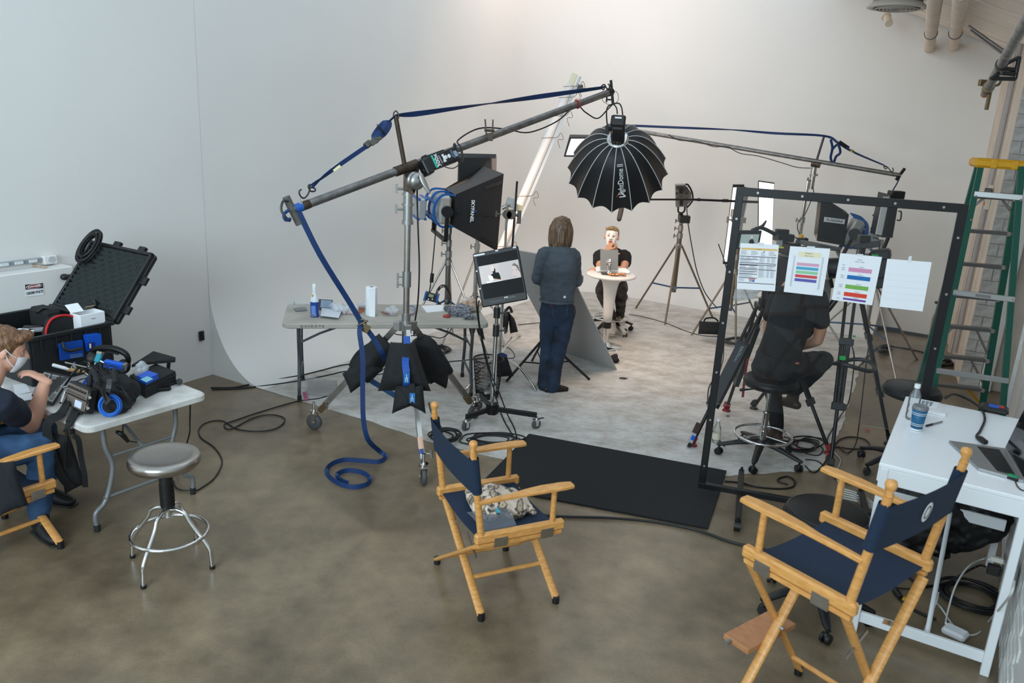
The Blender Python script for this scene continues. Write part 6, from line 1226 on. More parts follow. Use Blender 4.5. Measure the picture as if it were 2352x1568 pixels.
def video_tripod(t,top,feet,red=True,lab=None):
	top=V(top);q=MB();q.cyl(top-ZX*0.07,top+ZX*0.02,0.06,0.07,n=18);q.box(top-ZX*0.05,(0.16,0.16,0.05));obj('bowl',q,BLKMET,t)
	q=MB();q.cyl(top+ZX*0.02,top+ZX*0.1,0.05);q.box(top+ZX*0.13,(0.1,0.16,0.06));q.cyl(top+V((-0.08,0,0.12)),top+V((0.08,0,0.12)),0.04);obj('fluid_head',q,BLK,t)
	for i,f in enumerate(feet):
		f=V((f[0],f[1],0.03));d=(f-top);hz=V((d.x,d.y,0)).normalized();sd=V((-hz.y,hz.x,0));a0=top+hz*0.08-ZX*0.05;e_=(f-a0)
		q=MB()
		for sg in(-1,1):q.cyl(a0+sd*0.035*sg,a0+e_*0.66+sd*0.025*sg,0.0135,n=10)
		lg=obj('leg',q,BLKMET,t);q['kind']if False else None;lg['kind']='stuff'
		q=MB();q.cyl(a0+e_*0.3,a0+e_*0.97,0.0155,n=10);obj('lower_leg',q,BLKMET,lg)
		Rl=axes(z=e_,x=sd)
		for fr in(0.28,0.66):
			q=MB();q.box(a0+e_*fr,(0.095,0.04,0.06),Rl);q.box(a0+e_*fr+sd*0.055,(0.02,0.025,0.05),Rl);obj('leg_clamp',q,BLK,lg)
		q=MB();q.box(f+ZX*0.03-e_*0.0,(0.05,0.05,0.06),Rl);q.cyl(f-ZX*0.028,f-ZX*0.012,0.042,0.036,n=14);obj('foot',q,M('dark_red','#7d1d1c',0.5)if red else BLK,lg)
TR1=thing('camera_tripod','heavy black camera tripod with red feet by the camera operator','tripod',(2.16,6.62,0))
tp1=V((2.15,6.66,1.18));video_tripod(TR1,tp1,[P(1590,1024),P(1668,944),P(1903,1042)])
q=MB();b0=tp1.lerp(P(1590,1024),0.30);b1=tp1.lerp(P(1590,1024),0.72);off=V((-0.02,-0.04,0));q.sweep([b0+off,b1+off],[(-0.055,-0.02),(0.055,-0.02),(0.055,0.02),(-0.055,0.02)],sm=False);wl_=obj('leg_shroud',q,M('tripod_grey','#26282b',0.45),TR1)
q=MB();b0=tp1.lerp(P(1668,944),0.2);b1=tp1.lerp(P(1668,944),0.72);q.sweep([b0+off,b1+off],[(-0.045,-0.02),(0.045,-0.02),(0.045,0.02),(-0.045,0.02)],sm=False);obj('leg_shroud',q,M('tripod_grey','#26282b',0.45),TR1)
dl_=(P(1590,1024)-tp1).normalized();T('lettering','sachtler',0.05,axes(z=V((-0.25,-0.9,0.3)),x=dl_),tp1.lerp(P(1590,1024),0.36)+V((-0.03,-0.075,0.0)),M('print_grey','#8f9aa3',0.6),wl_)
q=MB();q.strap([D(1718,822,6.3),D(1713,850,6.28),D(1709,880,6.27),D(1706,912,6.27)],0.02,0.003,up=(0,-1,0));obj('red_strap',q,M('dark_red','#7d1d1c',0.5),TR1)
C1=thing('cinema_camera','black cinema camera rig with small monitor, left of the pair','camera',D(1810,650,6.7));yc=6.75
q=MB();q.box(D(1812,625,yc),(0.16,0.36,0.26),Rz(0.4),bev=0.015);q.box(D(1806,668,yc),(0.13,0.3,0.12),Rz(0.4));obj('body',q,BLK,C1)
q=MB();q.box(D(1800,545,yc),(0.15,0.1,0.06),Rz(0.2));q.box(D(1796,533,yc),(0.11,0.05,0.05));q.box(D(1812,570,yc),(0.12,0.16,0.1),Rz(0.3));obj('top_unit',q,BLKMET,C1)
q=MB();q.tube([D(1790,545,yc),D(1775,535,yc),D(1752,524,yc),D(1740,524,yc),D(1726,530,yc)],0.016,8);q.limb([D(1742,523,yc),D(1752,518,yc),D(1759,508,yc)],[0.012,0.014,0.008],n=8);obj('arm',q,BLK,C1)
c4=[D(1698,529,6.7),D(1750,530,6.7),D(1742,572,6.68),D(1690,572,6.68)];q=MB();q.prism(c4,V((0.004,0.03,0)));mo=obj('monitor',q,BLK,C1)
c4=[D(1703,538,6.69),D(1744,538,6.69),D(1738,568,6.67),D(1697,568,6.67)];q=MB();q.prism(c4,V((0,-0.002,0)));ms_=obj('monitor_screen',q,M('screen_teal','#86928f',0.3,emit=('#86928f',0.5)),mo)
q=MB();q.prism([D(x,y,6.665)for x,y in((1719,564),(1721,552),(1728,548),(1732,554),(1731,565))],V((0,-0.002,0)));obj('screen_figure',q,M('screen_black2','#1d1a1c',0.3),ms_)
q=MB();q.prism([D(x,y,6.664)for x,y in((1724,547),(1725,541),(1729,541),(1730,547))],V((0,-0.002,0)));obj('screen_figure',q,M('screen_skin','#8a7a72',0.3),ms_)
q=MB();q.tube([D(1826,545,yc),D(1836,552,yc),D(1838,570,yc),D(1830,585,yc)],0.006,6);q.tube([D(1796,690,yc),D(1790,705,yc),D(1800,716,yc),D(1812,700,yc)],0.006,6);obj('cables',q,CABLE,C1)
q=MB();q.box(D(1793,568,yc-0.12),(0.05,0.02,0.012));obj('yellow_label',q,M('note_yellow','#cbd33f',0.5),C1)
q=MB();q.box(D(1790,560,yc-0.1),(0.05,0.01,0.06));obj('grey_plate',q,M('plate_grey','#8e8f8c',0.4),C1)
TR2=thing('camera_tripod','tall black twin-tube camera tripod with green tape','tripod',(2.8,6.5,0));tp2=D(1955,660,6.55)
video_tripod(TR2,tp2,[P(1906,1076),P(2041,1020),(2.35,7.2)],red=False)
q=MB();sp_=D(1945,836,6.2);q.tube([sp_+V((0.16*math.cos(a)+0.06,0.12*math.sin(a),0.02*math.sin(a*2)))for a in[i*PI/12 for i in range(24)]],0.017,8,closed=True,k=1);obj('spreader_ring',q,BLK,TR2)
q=MB();q.box(D(1935,822,6.12),(0.045,0.03,0.03));q.box(D(1962,772,6.2),(0.02,0.02,0.012));obj('green_tape',q,M('green_tape','#24b455',0.5),TR2)
C2=thing('cinema_camera','black cinema camera with long white ringed lens, right of the pair','camera',D(1960,640,6.6));y2=6.65
cx0,cx1=D(2040,600,y2-0.1),D(1900,612,y2+0.12);ld=(cx1-cx0).normalized()
q=MB();q.box(D(2000,610,y2),(0.3,0.16,0.2),axes(x=ld),bev=0.012);q.box(D(2022,585,y2-0.05),(0.16,0.14,0.09),axes(x=ld),bev=0.02);q.box(D(2028,630,y2),(0.12,0.12,0.22),axes(x=ld));q.box(D(1992,562,y2),(0.2,0.09,0.05),axes(x=ld));q.box(D(1984,548,y2),(0.09,0.07,0.06));q.box(D(1978,585,y2),(0.04,0.05,0.14));obj('body',q,BLK,C2)
q=MB();lo_=D(1935,614,y2+0.06);q.lathe([(0.05,-0.12),(0.075,-0.1),(0.078,0.0),(0.085,0.02),(0.09,0.10),(0.085,0.12),(0.07,0.12),(0.06,0.06),(0.0,0.05)],lo_,axes(z=ld),n=32);lz=obj('lens',q,BLKMET,C2)
q=MB();q.lathe([(0.06,0.0),(0.083,0.0),(0.083,0.02),(0.06,0.02)],lo_+ld*-0.06,axes(z=ld),n=32);q.lathe([(0.078,0.0),(0.094,0.0),(0.094,0.022),(0.078,0.022)],lo_+ld*0.105,axes(z=ld),n=32);lz2=obj('lens_ring',q,M('ring_white','#c9c8c4',0.4),lz);lz2['kind']='stuff'
q=MB();hc_=D(1880,561,y2+0.1);R=axes(x=V((1,-0.1,-0.12)));rg=[]
for s in range(9):
	a=s/8*2-1;w=0.12*max(0.05,1-abs(a)**3);rg.append([hc_+R@V((a*0.19,w*u,0.012*v-0.02*u*u))for u,v in((-1,0),(-0.5,1),(0.5,1),(1,0),(0.5,-1),(-0.5,-1))])
q.loft(rg);hd_=obj('sun_hood',q,M('hood_grey','#5a5551',0.6),C2)
q=MB();q.prism([hc_+R@V((x,-0.095+y,0.011))for x,y in((-0.02,0),(0.1,0),(0.1,0.03),(-0.02,0.03))],V((0,-0.012,0.006)));obj('hood_label',q,M('print_grey','#8f9aa3',0.6),hd_)
q=MB();q.tube([D(2005,545,y2),D(2020,552,y2),D(2018,575,y2),D(2008,585,y2)],0.005,6);q.tube([D(1975,560,y2),D(1968,580,y2),D(1975,600,y2)],0.005,6);obj('cables',q,CABLE,C2)
q=MB();q.box(D(2010,586,y2-0.13),(0.05,0.01,0.012));obj('green_label',q,M('green_tape','#24b455',0.5),C2)
FLc=thing('flag_card','pale grey card hanging beside the long lens camera','card',D(1897,700,6.9));q=MB();q.prism([D(1893,640,6.9),D(1911,645,6.9),D(1905,702,6.85),D(1888,700,6.85)],V((0.002,0.012,0)));obj('sheet',q,M('card_grey','#a8a6a3',0.6),FLc);q=MB();q.prism([D(1903,628,6.88),D(1910,630,6.88),D(1916,660,6.88),D(1909,662,6.88)],V((0,0.02,0)));obj('clip',q,BLK,FLc)
PB=thing('plastic_bag','crumpled clear plastic bag hanging below the leftmost paper','bag',D(1715,690,6.9));q=MB();q.grid(lambda u,v:D(1686+56*u+3*math.sin(v*7),664+(28-8*u)*v,6.9+0.03*noise.noise(V((u*5,v*5,0)))),10,6);obj('film',q,M('cloudy_film','#c9c9c9',0.25,alpha=0.75),PB)
SR_=soft_light('blue bodied soft light seen from behind through acrylic screen',(D(1950,493,8.75),D(1938,564,8.75)),(D(1887,457,8.6),D(1876,553,8.6)),V((0.18,0.6,0.0)),M('guard_blue','#1d62a8',0.4),None,grey_top=True)
fl_=[o for o in SR_[0].children if o.name.startswith('near_flap')][0]
a,b=D(1889,502,8.5),D(1936,508,8.62);xd=(b-a).normalized();lbp=(a+b)/2+V((0.0,-0.05,0));q=MB();q.box(lbp,((b-a).length,0.05,0.002),Matrix((xd,ZX,xd.cross(ZX))).transposed());lbl=obj('label_strip',q,PAPER,fl_);T('lettering','Pre Roll B-Roll',0.038,Matrix((xd,ZX,xd.cross(ZX))).transposed(),lbp+V((0,-0.003,0)),M('print_grey2','#55575c',0.6),lbl)
LSR=thing('light_stand','steel stand with yellow collar under the right soft light','stand',(4.15,9.05,0));light_stand(LSR,(4.12,9.05),[P(2106,826),P(2061,882),(3.55,9.5)],0.92,0.45,1.45,r=0.02,mat=STEEL,legm=STEEL,bracem=BLUEM,secs=(1.1,1.25))
q=MB();q.cyl(V((4.12,9.05,0.95)),V((4.12,9.05,0.975)),0.042);q.cyl(V((4.12,9.05,0.47)),V((4.12,9.05,0.49)),0.042);obj('yellow_band',q,YEL,LSR);[o for o in LSR.children if o.name.startswith('yellow_band')][0]['kind']='stuff'
EP=thing('panel_light','tall black panel light seen edge-on at right of screen','light',D(2040,545,8.4));q=MB();q.prism([D(2046,447,8.4),D(2066,452,8.4),D(2050,546,8.4),D(2026,545,8.4)],V((0.02,0.35,0)));obj('housing',q,BLKMET,EP)
q=MB();q.prism([D(2030,452,8.42),D(2046,452,8.42),D(2027,541,8.42),D(2012,538,8.42)],V((0.0,0.02,0)));obj('diffuser',q,M('diffuser_pale','#c8c5c2',0.5),EP)
q=MB();q.tube([D(2064,485,8.38),D(2070,487,8.38),D(2068,505,8.38),D(2060,505,8.38)],0.008,6);q.cyl(D(2040,546,8.45),D(2030,570,8.5),0.02);obj('handle',q,BLKMET,EP)
q=MB();q.box(D(2058,447,8.5),(0.14,0.12,0.08));obj('top_cap',q,BLK,EP)
cable('stand_cable','thin black cable looping down the right boom stand pole',[D(1866,430,9.85),D(1868,445,9.82),D(1850,490,9.8),D(1834,510,9.8),D(1832,525,9.8),D(1838,540,9.8)],0.006)
PX=thing('yellow_plug','yellow plug and small clamp on the right boom stand pole','plug',D(1840,550,9.75));q=MB();q.sph(D(1840,543,9.75),0.03);obj('plug',q,YEL,PX);q=MB();q.box(D(1844,551,9.75),(0.12,0.05,0.05));q.cyl(D(1838,556,9.73),D(1852,546,9.73),0.012);obj('clamp',q,BLKMET,PX)
LAD=thing('step_ladder','green fibreglass step ladder with yellow top by brick pier','ladder',(4.25,6.85,0))
def ext(p,q_,z):return p+(q_-p)*((z-p.z)/(q_.z-p.z))
GRN=M('green_fibreglass','#0b5646',0.4,n=(60,0.06));BRl=[(D(2346,383,6.72),D(2313,810,6.3)),(D(2253,380,6.85),D(2160,814,6.45))];SRl=[(D(2247,383,7.0),P(2112,878,0.30)),(D(2347,383,6.95),P(2262,895,0.30))]
def rail(name,tp,bt,w,dpt):
	b=ext(tp,bt,0.0);q=MB();q.sweep([tp,b],[(-w/2,-dpt/2),(w/2,-dpt/2),(w/2,dpt/2),(-w/2,dpt/2)],sm=False,up=(0.27,0.96,0));o=obj(name,q,GRN,LAD);return b
for tp,bt in BRl:rail('rear_rail',tp,bt,0.045,0.03)
for tp,bt in SRl:rail('front_rail',tp,bt,0.055,0.035)
for k in range(1,8):
	z=0.303*k;a,b=ext(*SRl[0],z),ext(*SRl[1],z);xd=(b-a).normalized();q=MB();q.box((a+b)/2,((b-a).length,0.085,0.028),Matrix((xd,ZX.cross(xd),ZX)).transposed(),bev=0.004);st=obj('step',q,M('step_grey','#6f6e6e',0.4,0.6),LAD)
	q=MB();[q.box(p-ZX*0.0+xd*s*0.03,(0.03,0.09,0.04),Matrix((xd,ZX.cross(xd),ZX)).transposed())for p,s in((a,1),(b,-1))];obj('step_bracket',q,ALU,st);bpy.data.objects[st.name].children[0]['kind']='stuff'
for z in(0.72,1.36,2.16):
	a,b=ext(*BRl[1],z),ext(*BRl[0],z);xd=(b-a).normalized();q=MB();q.box((a+b)/2+V((0,-0.02,0)),((b-a).length+0.03,0.02,0.045),Matrix((xd,ZX.cross(xd),ZX)).transposed(),bev=0.003);o=obj('rear_brace',q,M('ribbed_aluminium','#c5c6c6',0.35,0.7),LAD)
	if z==1.36:q=MB();q.box((a+b)/2+V((-0.01,-0.032,0.0)),(0.11,0.003,0.022),Matrix((xd,ZX.cross(xd),ZX)).transposed(),bev=0.0005);obj('maker_label',q,M('label_worn','#8f8c88',0.6),o)
for z0,z1 in((0.9,0.62),(0.6,0.33),(2.11,1.98)):
	for k in(0,1):
		a=ext(*SRl[k],z1);b=ext(*SRl[0],z0).lerp(ext(*SRl[1],z0),0.3 if k==0 else 0.7);q=MB();q.cyl(a,b,0.011,n=8);obj('knee_brace',q,ALU,LAD)
cA,cB=BRl[1][0].lerp(SRl[0][0],0.5),BRl[0][0].lerp(SRl[1][0],0.5);xd=(cB-cA);xd.z=0;L_=xd.length;xd.normalize();yd=ZX.cross(xd);q=MB();cc=(cA+cB)/2;cc.z=2.41
R=Matrix((xd,yd,ZX)).transposed();q.box(cc+ZX*0.0,(L_+0.13,0.26,0.075),R,bev=0.02);
for s in(-0.25,0.25):q.box(cc+R@V((s*L_,-0.125,0)),(0.05,0.02,0.076),R,bev=0.008)
obj('top_cap',q,M('ladder_yellow','#dba21c',0.45,n=(25,0.06)),LAD)
q=MB();[q.cyl(ext(*BRl[1],z)+V((0.0,-0.022,0)),ext(*BRl[1],z)+V((0,-0.03,0)),0.01,n=8)for z in(0.74,1.34,1.38,2.14,1.95)];[q.cyl(ext(*BRl[0],z)+V((0.0,-0.022,0)),ext(*BRl[0],z)+V((0,-0.03,0)),0.01,n=8)for z in(0.74,1.36,2.14)];o=obj('rivets',q,ALU,LAD);o['kind']='stuff'
FE=thing('fire_extinguisher','red fire extinguisher standing behind the green ladder','extinguisher',V((5.12,9.35,0)));e0=V((5.12,9.35,0));q=MB();q.lathe([(0.0,0.02),(0.08,0.02),(0.085,0.04),(0.085,0.5),(0.07,0.57),(0.03,0.6),(0.03,0.63),(0,0.63)],e0,n=24);obj('cylinder',q,M('extinguisher_red','#8f1519',0.35),FE);q=MB();q.cyl(e0+ZX*0.62,e0+ZX*0.68,0.025);q.box(e0+V((-0.04,0,0.7)),(0.12,0.03,0.03));q.tube([e0+V((0.03,0,0.66)),e0+V((0.1,-0.02,0.6)),e0+V((0.1,-0.02,0.4)),e0+V((0.09,-0.02,0.3))],0.012,8);obj('valve',q,BLK,FE);q=MB();q.lathe([(0.0865,0.2),(0.0865,0.33)],e0,n=24);obj('label',q,M('label_cream','#d7d0b8',0.5),FE)
YB=thing('yellow_bar','yellow bar leaning near ladder foot behind the desk','bar',P(2245,930));q=MB();q.sweep([P(2222,893,0.25),P(2262,940,0.02)],[(-0.02,-0.006),(0.02,-0.006),(0.02,0.006),(-0.02,0.006)],sm=False);q.box(P(2222,893,0.25),(0.07,0.02,0.03),Rz(-0.3));obj('bar',q,YEL,YB)
DZ=0.985;RA3=Rz(TH);DK=thing('white_desk','tall white desk along right wall with laptop and cup','desk',W(0.1,4.85));WD=M('white_laminate','#f3f5f7',0.22);WDF=M('white_frame','#eaedef',0.4)
da0,da1,db0,db1=-0.255,0.43,4.22,5.5
q=MB();q.box(W((da0+da1)/2,(db0+db1)/2,DZ-0.011),(da1-da0,db1-db0,0.022),RA3,bev=0.004);obj('desktop',q,WD,DK)
def bar(name,p0,p1,sx,sz,m=WDF,par=DK,bev=0.003):
	p0,p1=V(p0),V(p1);q=MB();xd=(p1-p0).normalized();yd=(ZX if abs(xd.z)<0.9 else AX).cross(xd).normalized();zd=xd.cross(yd);q.box((p0+p1)/2,((p1-p0).length,sx,sz),Matrix((xd,yd,zd)).transposed(),bev=bev);return obj(name,q,m,par)
for a in(da0+0.03,da1-0.03):
	for b in(db0+0.02,db1-0.02):bar('leg',W(a,b,0),W(a,b,DZ-0.022),0.055,0.04)
for b in(db0+0.01,db1-0.01):bar('apron',W(da0+0.01,b,DZ-0.065),W(da1-0.01,b,DZ-0.065),0.02,0.085)
bar('apron',W(da0+0.01,db0+0.02,DZ-0.065),W(da0+0.01,db1-0.02,DZ-0.065),0.02,0.085)
bar('lower_rail',W(da0+0.05,db0+0.02,0.09),W(da1-0.05,db0+0.02,0.09),0.025,0.06);bar('lower_rail',W(da0+0.05,db1-0.35,0.43),W(da1-0.02,db1-0.35,0.43),0.02,0.07)
q=MB();q.cyl(W(0.12,db0+0.05,0.08),W(0.12,db1-0.4,0.44),0.013);q.cyl(W(0.115,db0+0.012,0.1),W(0.115,db0+0.005,0.1),0.006,n=8);obj('cable_tube',q,WDF,DK);
q=MB();q.cyl(W(da0+0.04,db0-0.002,DZ-0.05),W(da0+0.04,db0+0.004,DZ-0.05),0.008,n=10);obj('bolt',q,DKMET,DK)
bp_=P(2092,962,DZ);BO=thing('water_bottle','clear plastic water bottle with white cap on white desk','bottle',bp_);q=MB();q.lathe([(0.0,0.002),(0.028,0.0),(0.033,0.01),(0.033,0.04),(0.031,0.045),(0.033,0.05),(0.033,0.08),(0.031,0.085),(0.033,0.09),(0.033,0.13),(0.03,0.155),(0.015,0.185),(0.0135,0.2)],bp_,n=28);obj('bottle',q,glass('bottle_plastic','#e8ecf0',0.16,0.08),BO);q=MB();q.cyl(bp_+ZX*0.196,bp_+ZX*0.218,0.0165,n=18);obj('cap',q,PAPER,BO)
cp=P(2104,986,DZ);CU=thing('coffee_cup','blue paper coffee cup with white stripes and grey lid','cup',cp);q=MB();q.lathe([(0.0,0.003),(0.03,0.0),(0.042,0.13),(0.04,0.13)],cp,n=30);bd_=obj('cup',q,M('cup_blue','#1b5f86',0.5),CU)
for z in(0.002,0.03,0.04,0.096,0.106):q=MB();r=0.0304+0.012*z/0.13;q.lathe([(r,z),(r+0.0006,z+(0.012 if z<0.01 else 0.003))],cp,n=30);obj('stripe',q,INKW,bd_)
q=MB();q.lathe([(0.0,0.142),(0.03,0.142),(0.036,0.147),(0.041,0.145),(0.044,0.13),(0.043,0.126)],cp,n=30);obj('lid',q,M('lid_grey','#77787b',0.4),CU)
PN=thing('pen','black and silver pen lying beside the blue coffee cup','pen',P(2143,973,DZ));p0,p1=P(2126,978,DZ+0.007),P(2164,968,DZ+0.007);q=MB();q.cyl(p0.lerp(p1,0.35),p1,0.0055,0.005);obj('barrel',q,M('pen_silver','#8d8f93',0.3,0.5),PN);q=MB();q.cyl(p0.lerp(p1,0.05),p0.lerp(p1,0.4),0.0062);q.cyl(p0,p0.lerp(p1,0.06),0.002,0.005);obj('grip',q,BLK,PN)
NP=thing('paper_slip','white receipt and folded napkin behind the blue coffee cup','paper',P(2140,935,DZ));q=MB();q.prism([P(x,y,DZ+0.001)for x,y in((2108,915),(2160,925),(2150,940),(2105,932))],(0,0,0.001));o=obj('receipt',q,PAPER,NP)
q=MB();[q.prism([P(2118+i*9,919+i*1.5,DZ+0.0025),P(2126+i*9,921+i*1.5,DZ+0.0025),P(2120+i*9,930+i*1.5,DZ+0.0025),P(2116+i*9,929+i*1.5,DZ+0.0025)],(0,0,0.0004))for i in range(3)];o=obj('print',q,M('print_grey','#8f9aa3',0.6),o);o['kind']='stuff'
q=MB();q.box(P(2152,948,DZ+0.006),(0.1,0.05,0.012),RA3,bev=0.004);obj('napkin',q,PAPER,NP)
LT=thing('laptop','open silver laptop with black keyboard on the white desk','laptop',P(2285,1050,DZ));lc=[P(2180,1011,DZ+0.016),P(2308,1029,DZ+0.016),P(2350,1102,DZ+0.016),P(2248,1074,DZ+0.016)]
lf=lambda u,v,z=0.0:lc[0].lerp(lc[1],u).lerp(lc[3].lerp(lc[2],u),v)+ZX*z
q=MB();q.prism([p-ZX*0.014 for p in lc],(0,0,0.014));base=obj('base',q,M('laptop_silver','#9c9c9b',0.35,0.6),LT)
q=MB();q.prism([lf(0.47,0.08),lf(0.88,0.08),lf(0.88,0.92),lf(0.47,0.92)],(0,0,0.0004));kb=obj('key_bed',q,BLK,base)
kme=None
q=MB()
for i in range(6):
	for j in range(13):
		u0,v0=0.48+i*0.066,0.095+j*0.063;q.prism([lf(u0,v0,0.0008),lf(u0+0.056,v0,0.0008),lf(u0+0.056,v0+0.053,0.0008),lf(u0,v0+0.053,0.0008)],(0,0,0.0012))
o=obj('keys',q,M('key_black','#1e1f21',0.5),kb);o['kind']='stuff'
q=MB();q.prism([lf(0.06,0.3,0.0002),lf(0.4,0.3,0.0002),lf(0.4,0.7,0.0002),lf(0.06,0.7,0.0002)],(0,0,0.0006));obj('trackpad',q,M('trackpad_grey','#8f8f8e',0.3,0.4),base)
su=(lf(1,0.5)-lf(0,0.5));su.z=0;su.normalize();sv=ZX*math.cos(0.18)+su*math.sin(0.18);h0,h1=lf(1,0.0),lf(1,1.0)
q=MB();q.prism([h0,h1,h1+sv*0.24,h0+sv*0.24],su*0.008);ld_=obj('lid',q,M('laptop_silver','#9c9c9b',0.35,0.6),LT)
q=MB();q.prism([h0.lerp(h1,0.02)+sv*0.01-su*0.001,h0.lerp(h1,0.98)+sv*0.01-su*0.001,h0.lerp(h1,0.98)+sv*0.235-su*0.001,h0.lerp(h1,0.02)+sv*0.235-su*0.001],su*-0.001);obj('screen',q,M('glossy_black','#0d1012',0.08),ld_)
cable('display_cable','thick black cable curving off the desk into the laptop',[P(2172,908,DZ+0.0),P(2172,914,DZ+0.05),P(2190,905,DZ+0.06),P(2220,915,DZ+0.02),P(2250,935,DZ+0.01),P(2262,960,DZ+0.01),P(2252,988,DZ+0.01),P(2243,1003,DZ+0.012),P(2262,1018,DZ+0.014)],0.007)
HP=thing('cable_plug','black display plug lying at the laptop hinge','plug',P(2256,1012,DZ));q=MB();q.box(P(2256,1010,DZ+0.012),(0.07,0.03,0.02),axes(x=P(2266,1018,DZ)-P(2245,1002,DZ)));obj('shell',q,BLK,HP)
HDr=thing('hard_drive','black and red hard drive on back corner of the white desk','drive',P(2284,941,DZ));q=MB();q.box(P(2284,938,DZ+0.02),(0.15,0.11,0.035),RA3,bev=0.012);obj('case',q,BLK,HDr);q=MB();q.box(P(2284,938,DZ+0.012),(0.155,0.115,0.008),RA3);obj('red_band',q,RED,HDr);q=MB();q.box(P(2283,932,DZ+0.04),(0.055,0.06,0.003),RA3);obj('blue_label',q,BLUEB,HDr);q=MB();q.box(P(2300,934,DZ+0.039),(0.03,0.05,0.003),RA3);obj('red_label',q,RED,HDr)
PH=thing('card_reader','black card reader with green face at front of desk','reader',P(2318,1095,DZ));q=MB();q.box(P(2318,1092,DZ+0.008),(0.1,0.06,0.014),Rz(TH-0.4));obj('case',q,BLK,PH);q=MB();q.box(P(2326,1092,DZ+0.0165),(0.045,0.035,0.002),Rz(TH-0.4));obj('green_face',q,M('led_green','#18a56c',0.4),PH)
cable('reader_cable','thin dark cable from the card reader over the desk edge',[P(2332,1105,DZ+0.005),P(2338,1118,DZ+0.004),P(2350,1126,DZ+0.004),P(2375,1128,DZ+0.004)],0.003)
BG=thing('rubbish_bag','large black bin bag slumped under the white desk','bag',W(0.1,5.15));q=MB();q.limb([W(-0.12,5.22,0.2),W(0.02,5.25,0.36),W(0.18,5.25,0.38),W(0.26,5.22,0.28)],[(0.16,0.2),(0.16,0.3),(0.13,0.3),(0.08,0.22)],n=18);q.sph(W(0.16,5.26,0.6),(0.12,0.1,0.12));blob('bag',q,M('bin_bag_black','#111113',0.5),BG,0.012,3,wrinkle=(13,0.02))
CO=thing('cable_coil','thick coil of black cable lying on floor under desk','cable',P(2235,1385))
cco=P(2228,1375)
for k in range(9):q=MB();rr=0.135+0.018*(k%4);q.tube([cco+V((rr*math.cos(a)+0.01*math.sin(k),0.95*rr*math.sin(a)+0.008*math.cos(k*2),0.012+0.011*(k//3)+0.004*math.sin(a*3+k)))for a in[i*PI/14 for i in range(28)]],0.0065,7,closed=True,k=1);obj('loop',q,CABLE,CO)
PBk=thing('power_brick','white power brick on the floor under desk','power supply',P(2195,1455));q=MB();q.box(P(2194,1452,0.02),(0.12,0.09,0.04),Rz(TH-0.3),bev=0.012);obj('case',q,PAPER,PBk);q=MB();q.cyl(P(2180,1440,0.03),P(2172,1430,0.035),0.006);obj('plug',q,PAPER,PBk)
OU=thing('wall_outlet','grey wall outlet box crowded with black and white plugs','outlet',RA(2322,1320,0.44));oc=RA(2318,1318,0.42);q=MB();q.box(oc,(0.05,0.12,0.14),RA3,bev=0.006);obj('box',q,M('outlet_grey','#c3c8ca',0.4),OU);q=MB();q.box(oc-AX*0.03,(0.008,0.13,0.16),RA3);pl_=obj('face_plate',q,STEEL,OU);q=MB();q.box(oc-AX*0.07+ZX*0.0,(0.06,0.04,0.05),RA3);obj('plug',q,BLK,pl_);q=MB();q.box(oc-AX*0.065+ZX*0.05+BX*0.02,(0.06,0.025,0.025),RA3);obj('plug',q,M('plug_ivory','#cfcac0',0.5),pl_)
WCB=M('white_cable','#c9c9c4',0.5)
for nm,lab,pts,r,m in(('white_cable','white cable arching from the outlet down to power brick',[oc-AX*0.1+ZX*0.05,D(2262,1282,4.15),D(2225,1300,4.05),D(2195,1345,3.95),D(2178,1400,3.9),P(2172,1430,0.03)],0.005,WCB),('white_cable','white cable sweeping along the floor to the right wall',[P(2152,1385,0.06),P(2165,1400,0.03),P(2185,1430,0.01),P(2210,1455,0.01),P(2245,1455,0.01),P(2272,1425,0.02),RA(2318,1370,0.36),RA(2330,1335,0.38)],0.005,WCB),('white_cable','white cable hanging inside the desk frame by tube',[P(2156,1360,0.15),P(2150,1385,0.08),P(2130,1430,0.02),P(2124,1452,0.01),P(2140,1475,0.01),P(2155,1470,0.01)],0.004,WCB),('black_cable','black cable with yellow tag on floor under desk',[P(2150,1422,0.01),P(2115,1408,0.01),P(2085,1392,0.01),P(2066,1372,0.02),P(2052,1355,0.03)],0.008,CABLE),('black_cable','black cable with white bands curving to the outlet',[P(2072,1290,0.03),P(2080,1315,0.02),P(2100,1335,0.02),P(2135,1345,0.02),P(2180,1335,0.04),P(2215,1315,0.1),D(2250,1298,4.25),oc-AX*0.1],0.007,CABLE),('black_cable','thin black cable crossing floor towards the desk coil',[P(1998,1330,0.01),P(2040,1345,0.01),P(2080,1352,0.01),P(2120,1350,0.01),P(2160,1345,0.01)],0.004,CABLE)):
	cable(nm,lab,pts,r,m)
YT=thing('plug_tag','round black connector with yellow tape tag under desk','connector',P(2064,1365));q=MB();q.cyl(P(2056,1356,0.025),P(2070,1373,0.025),0.02,0.017);obj('connector',q,BLK,YT);q=MB();q.box(P(2079,1378,0.02),(0.03,0.03,0.03),Rz(-0.6));obj('tape',q,YEL,YT)
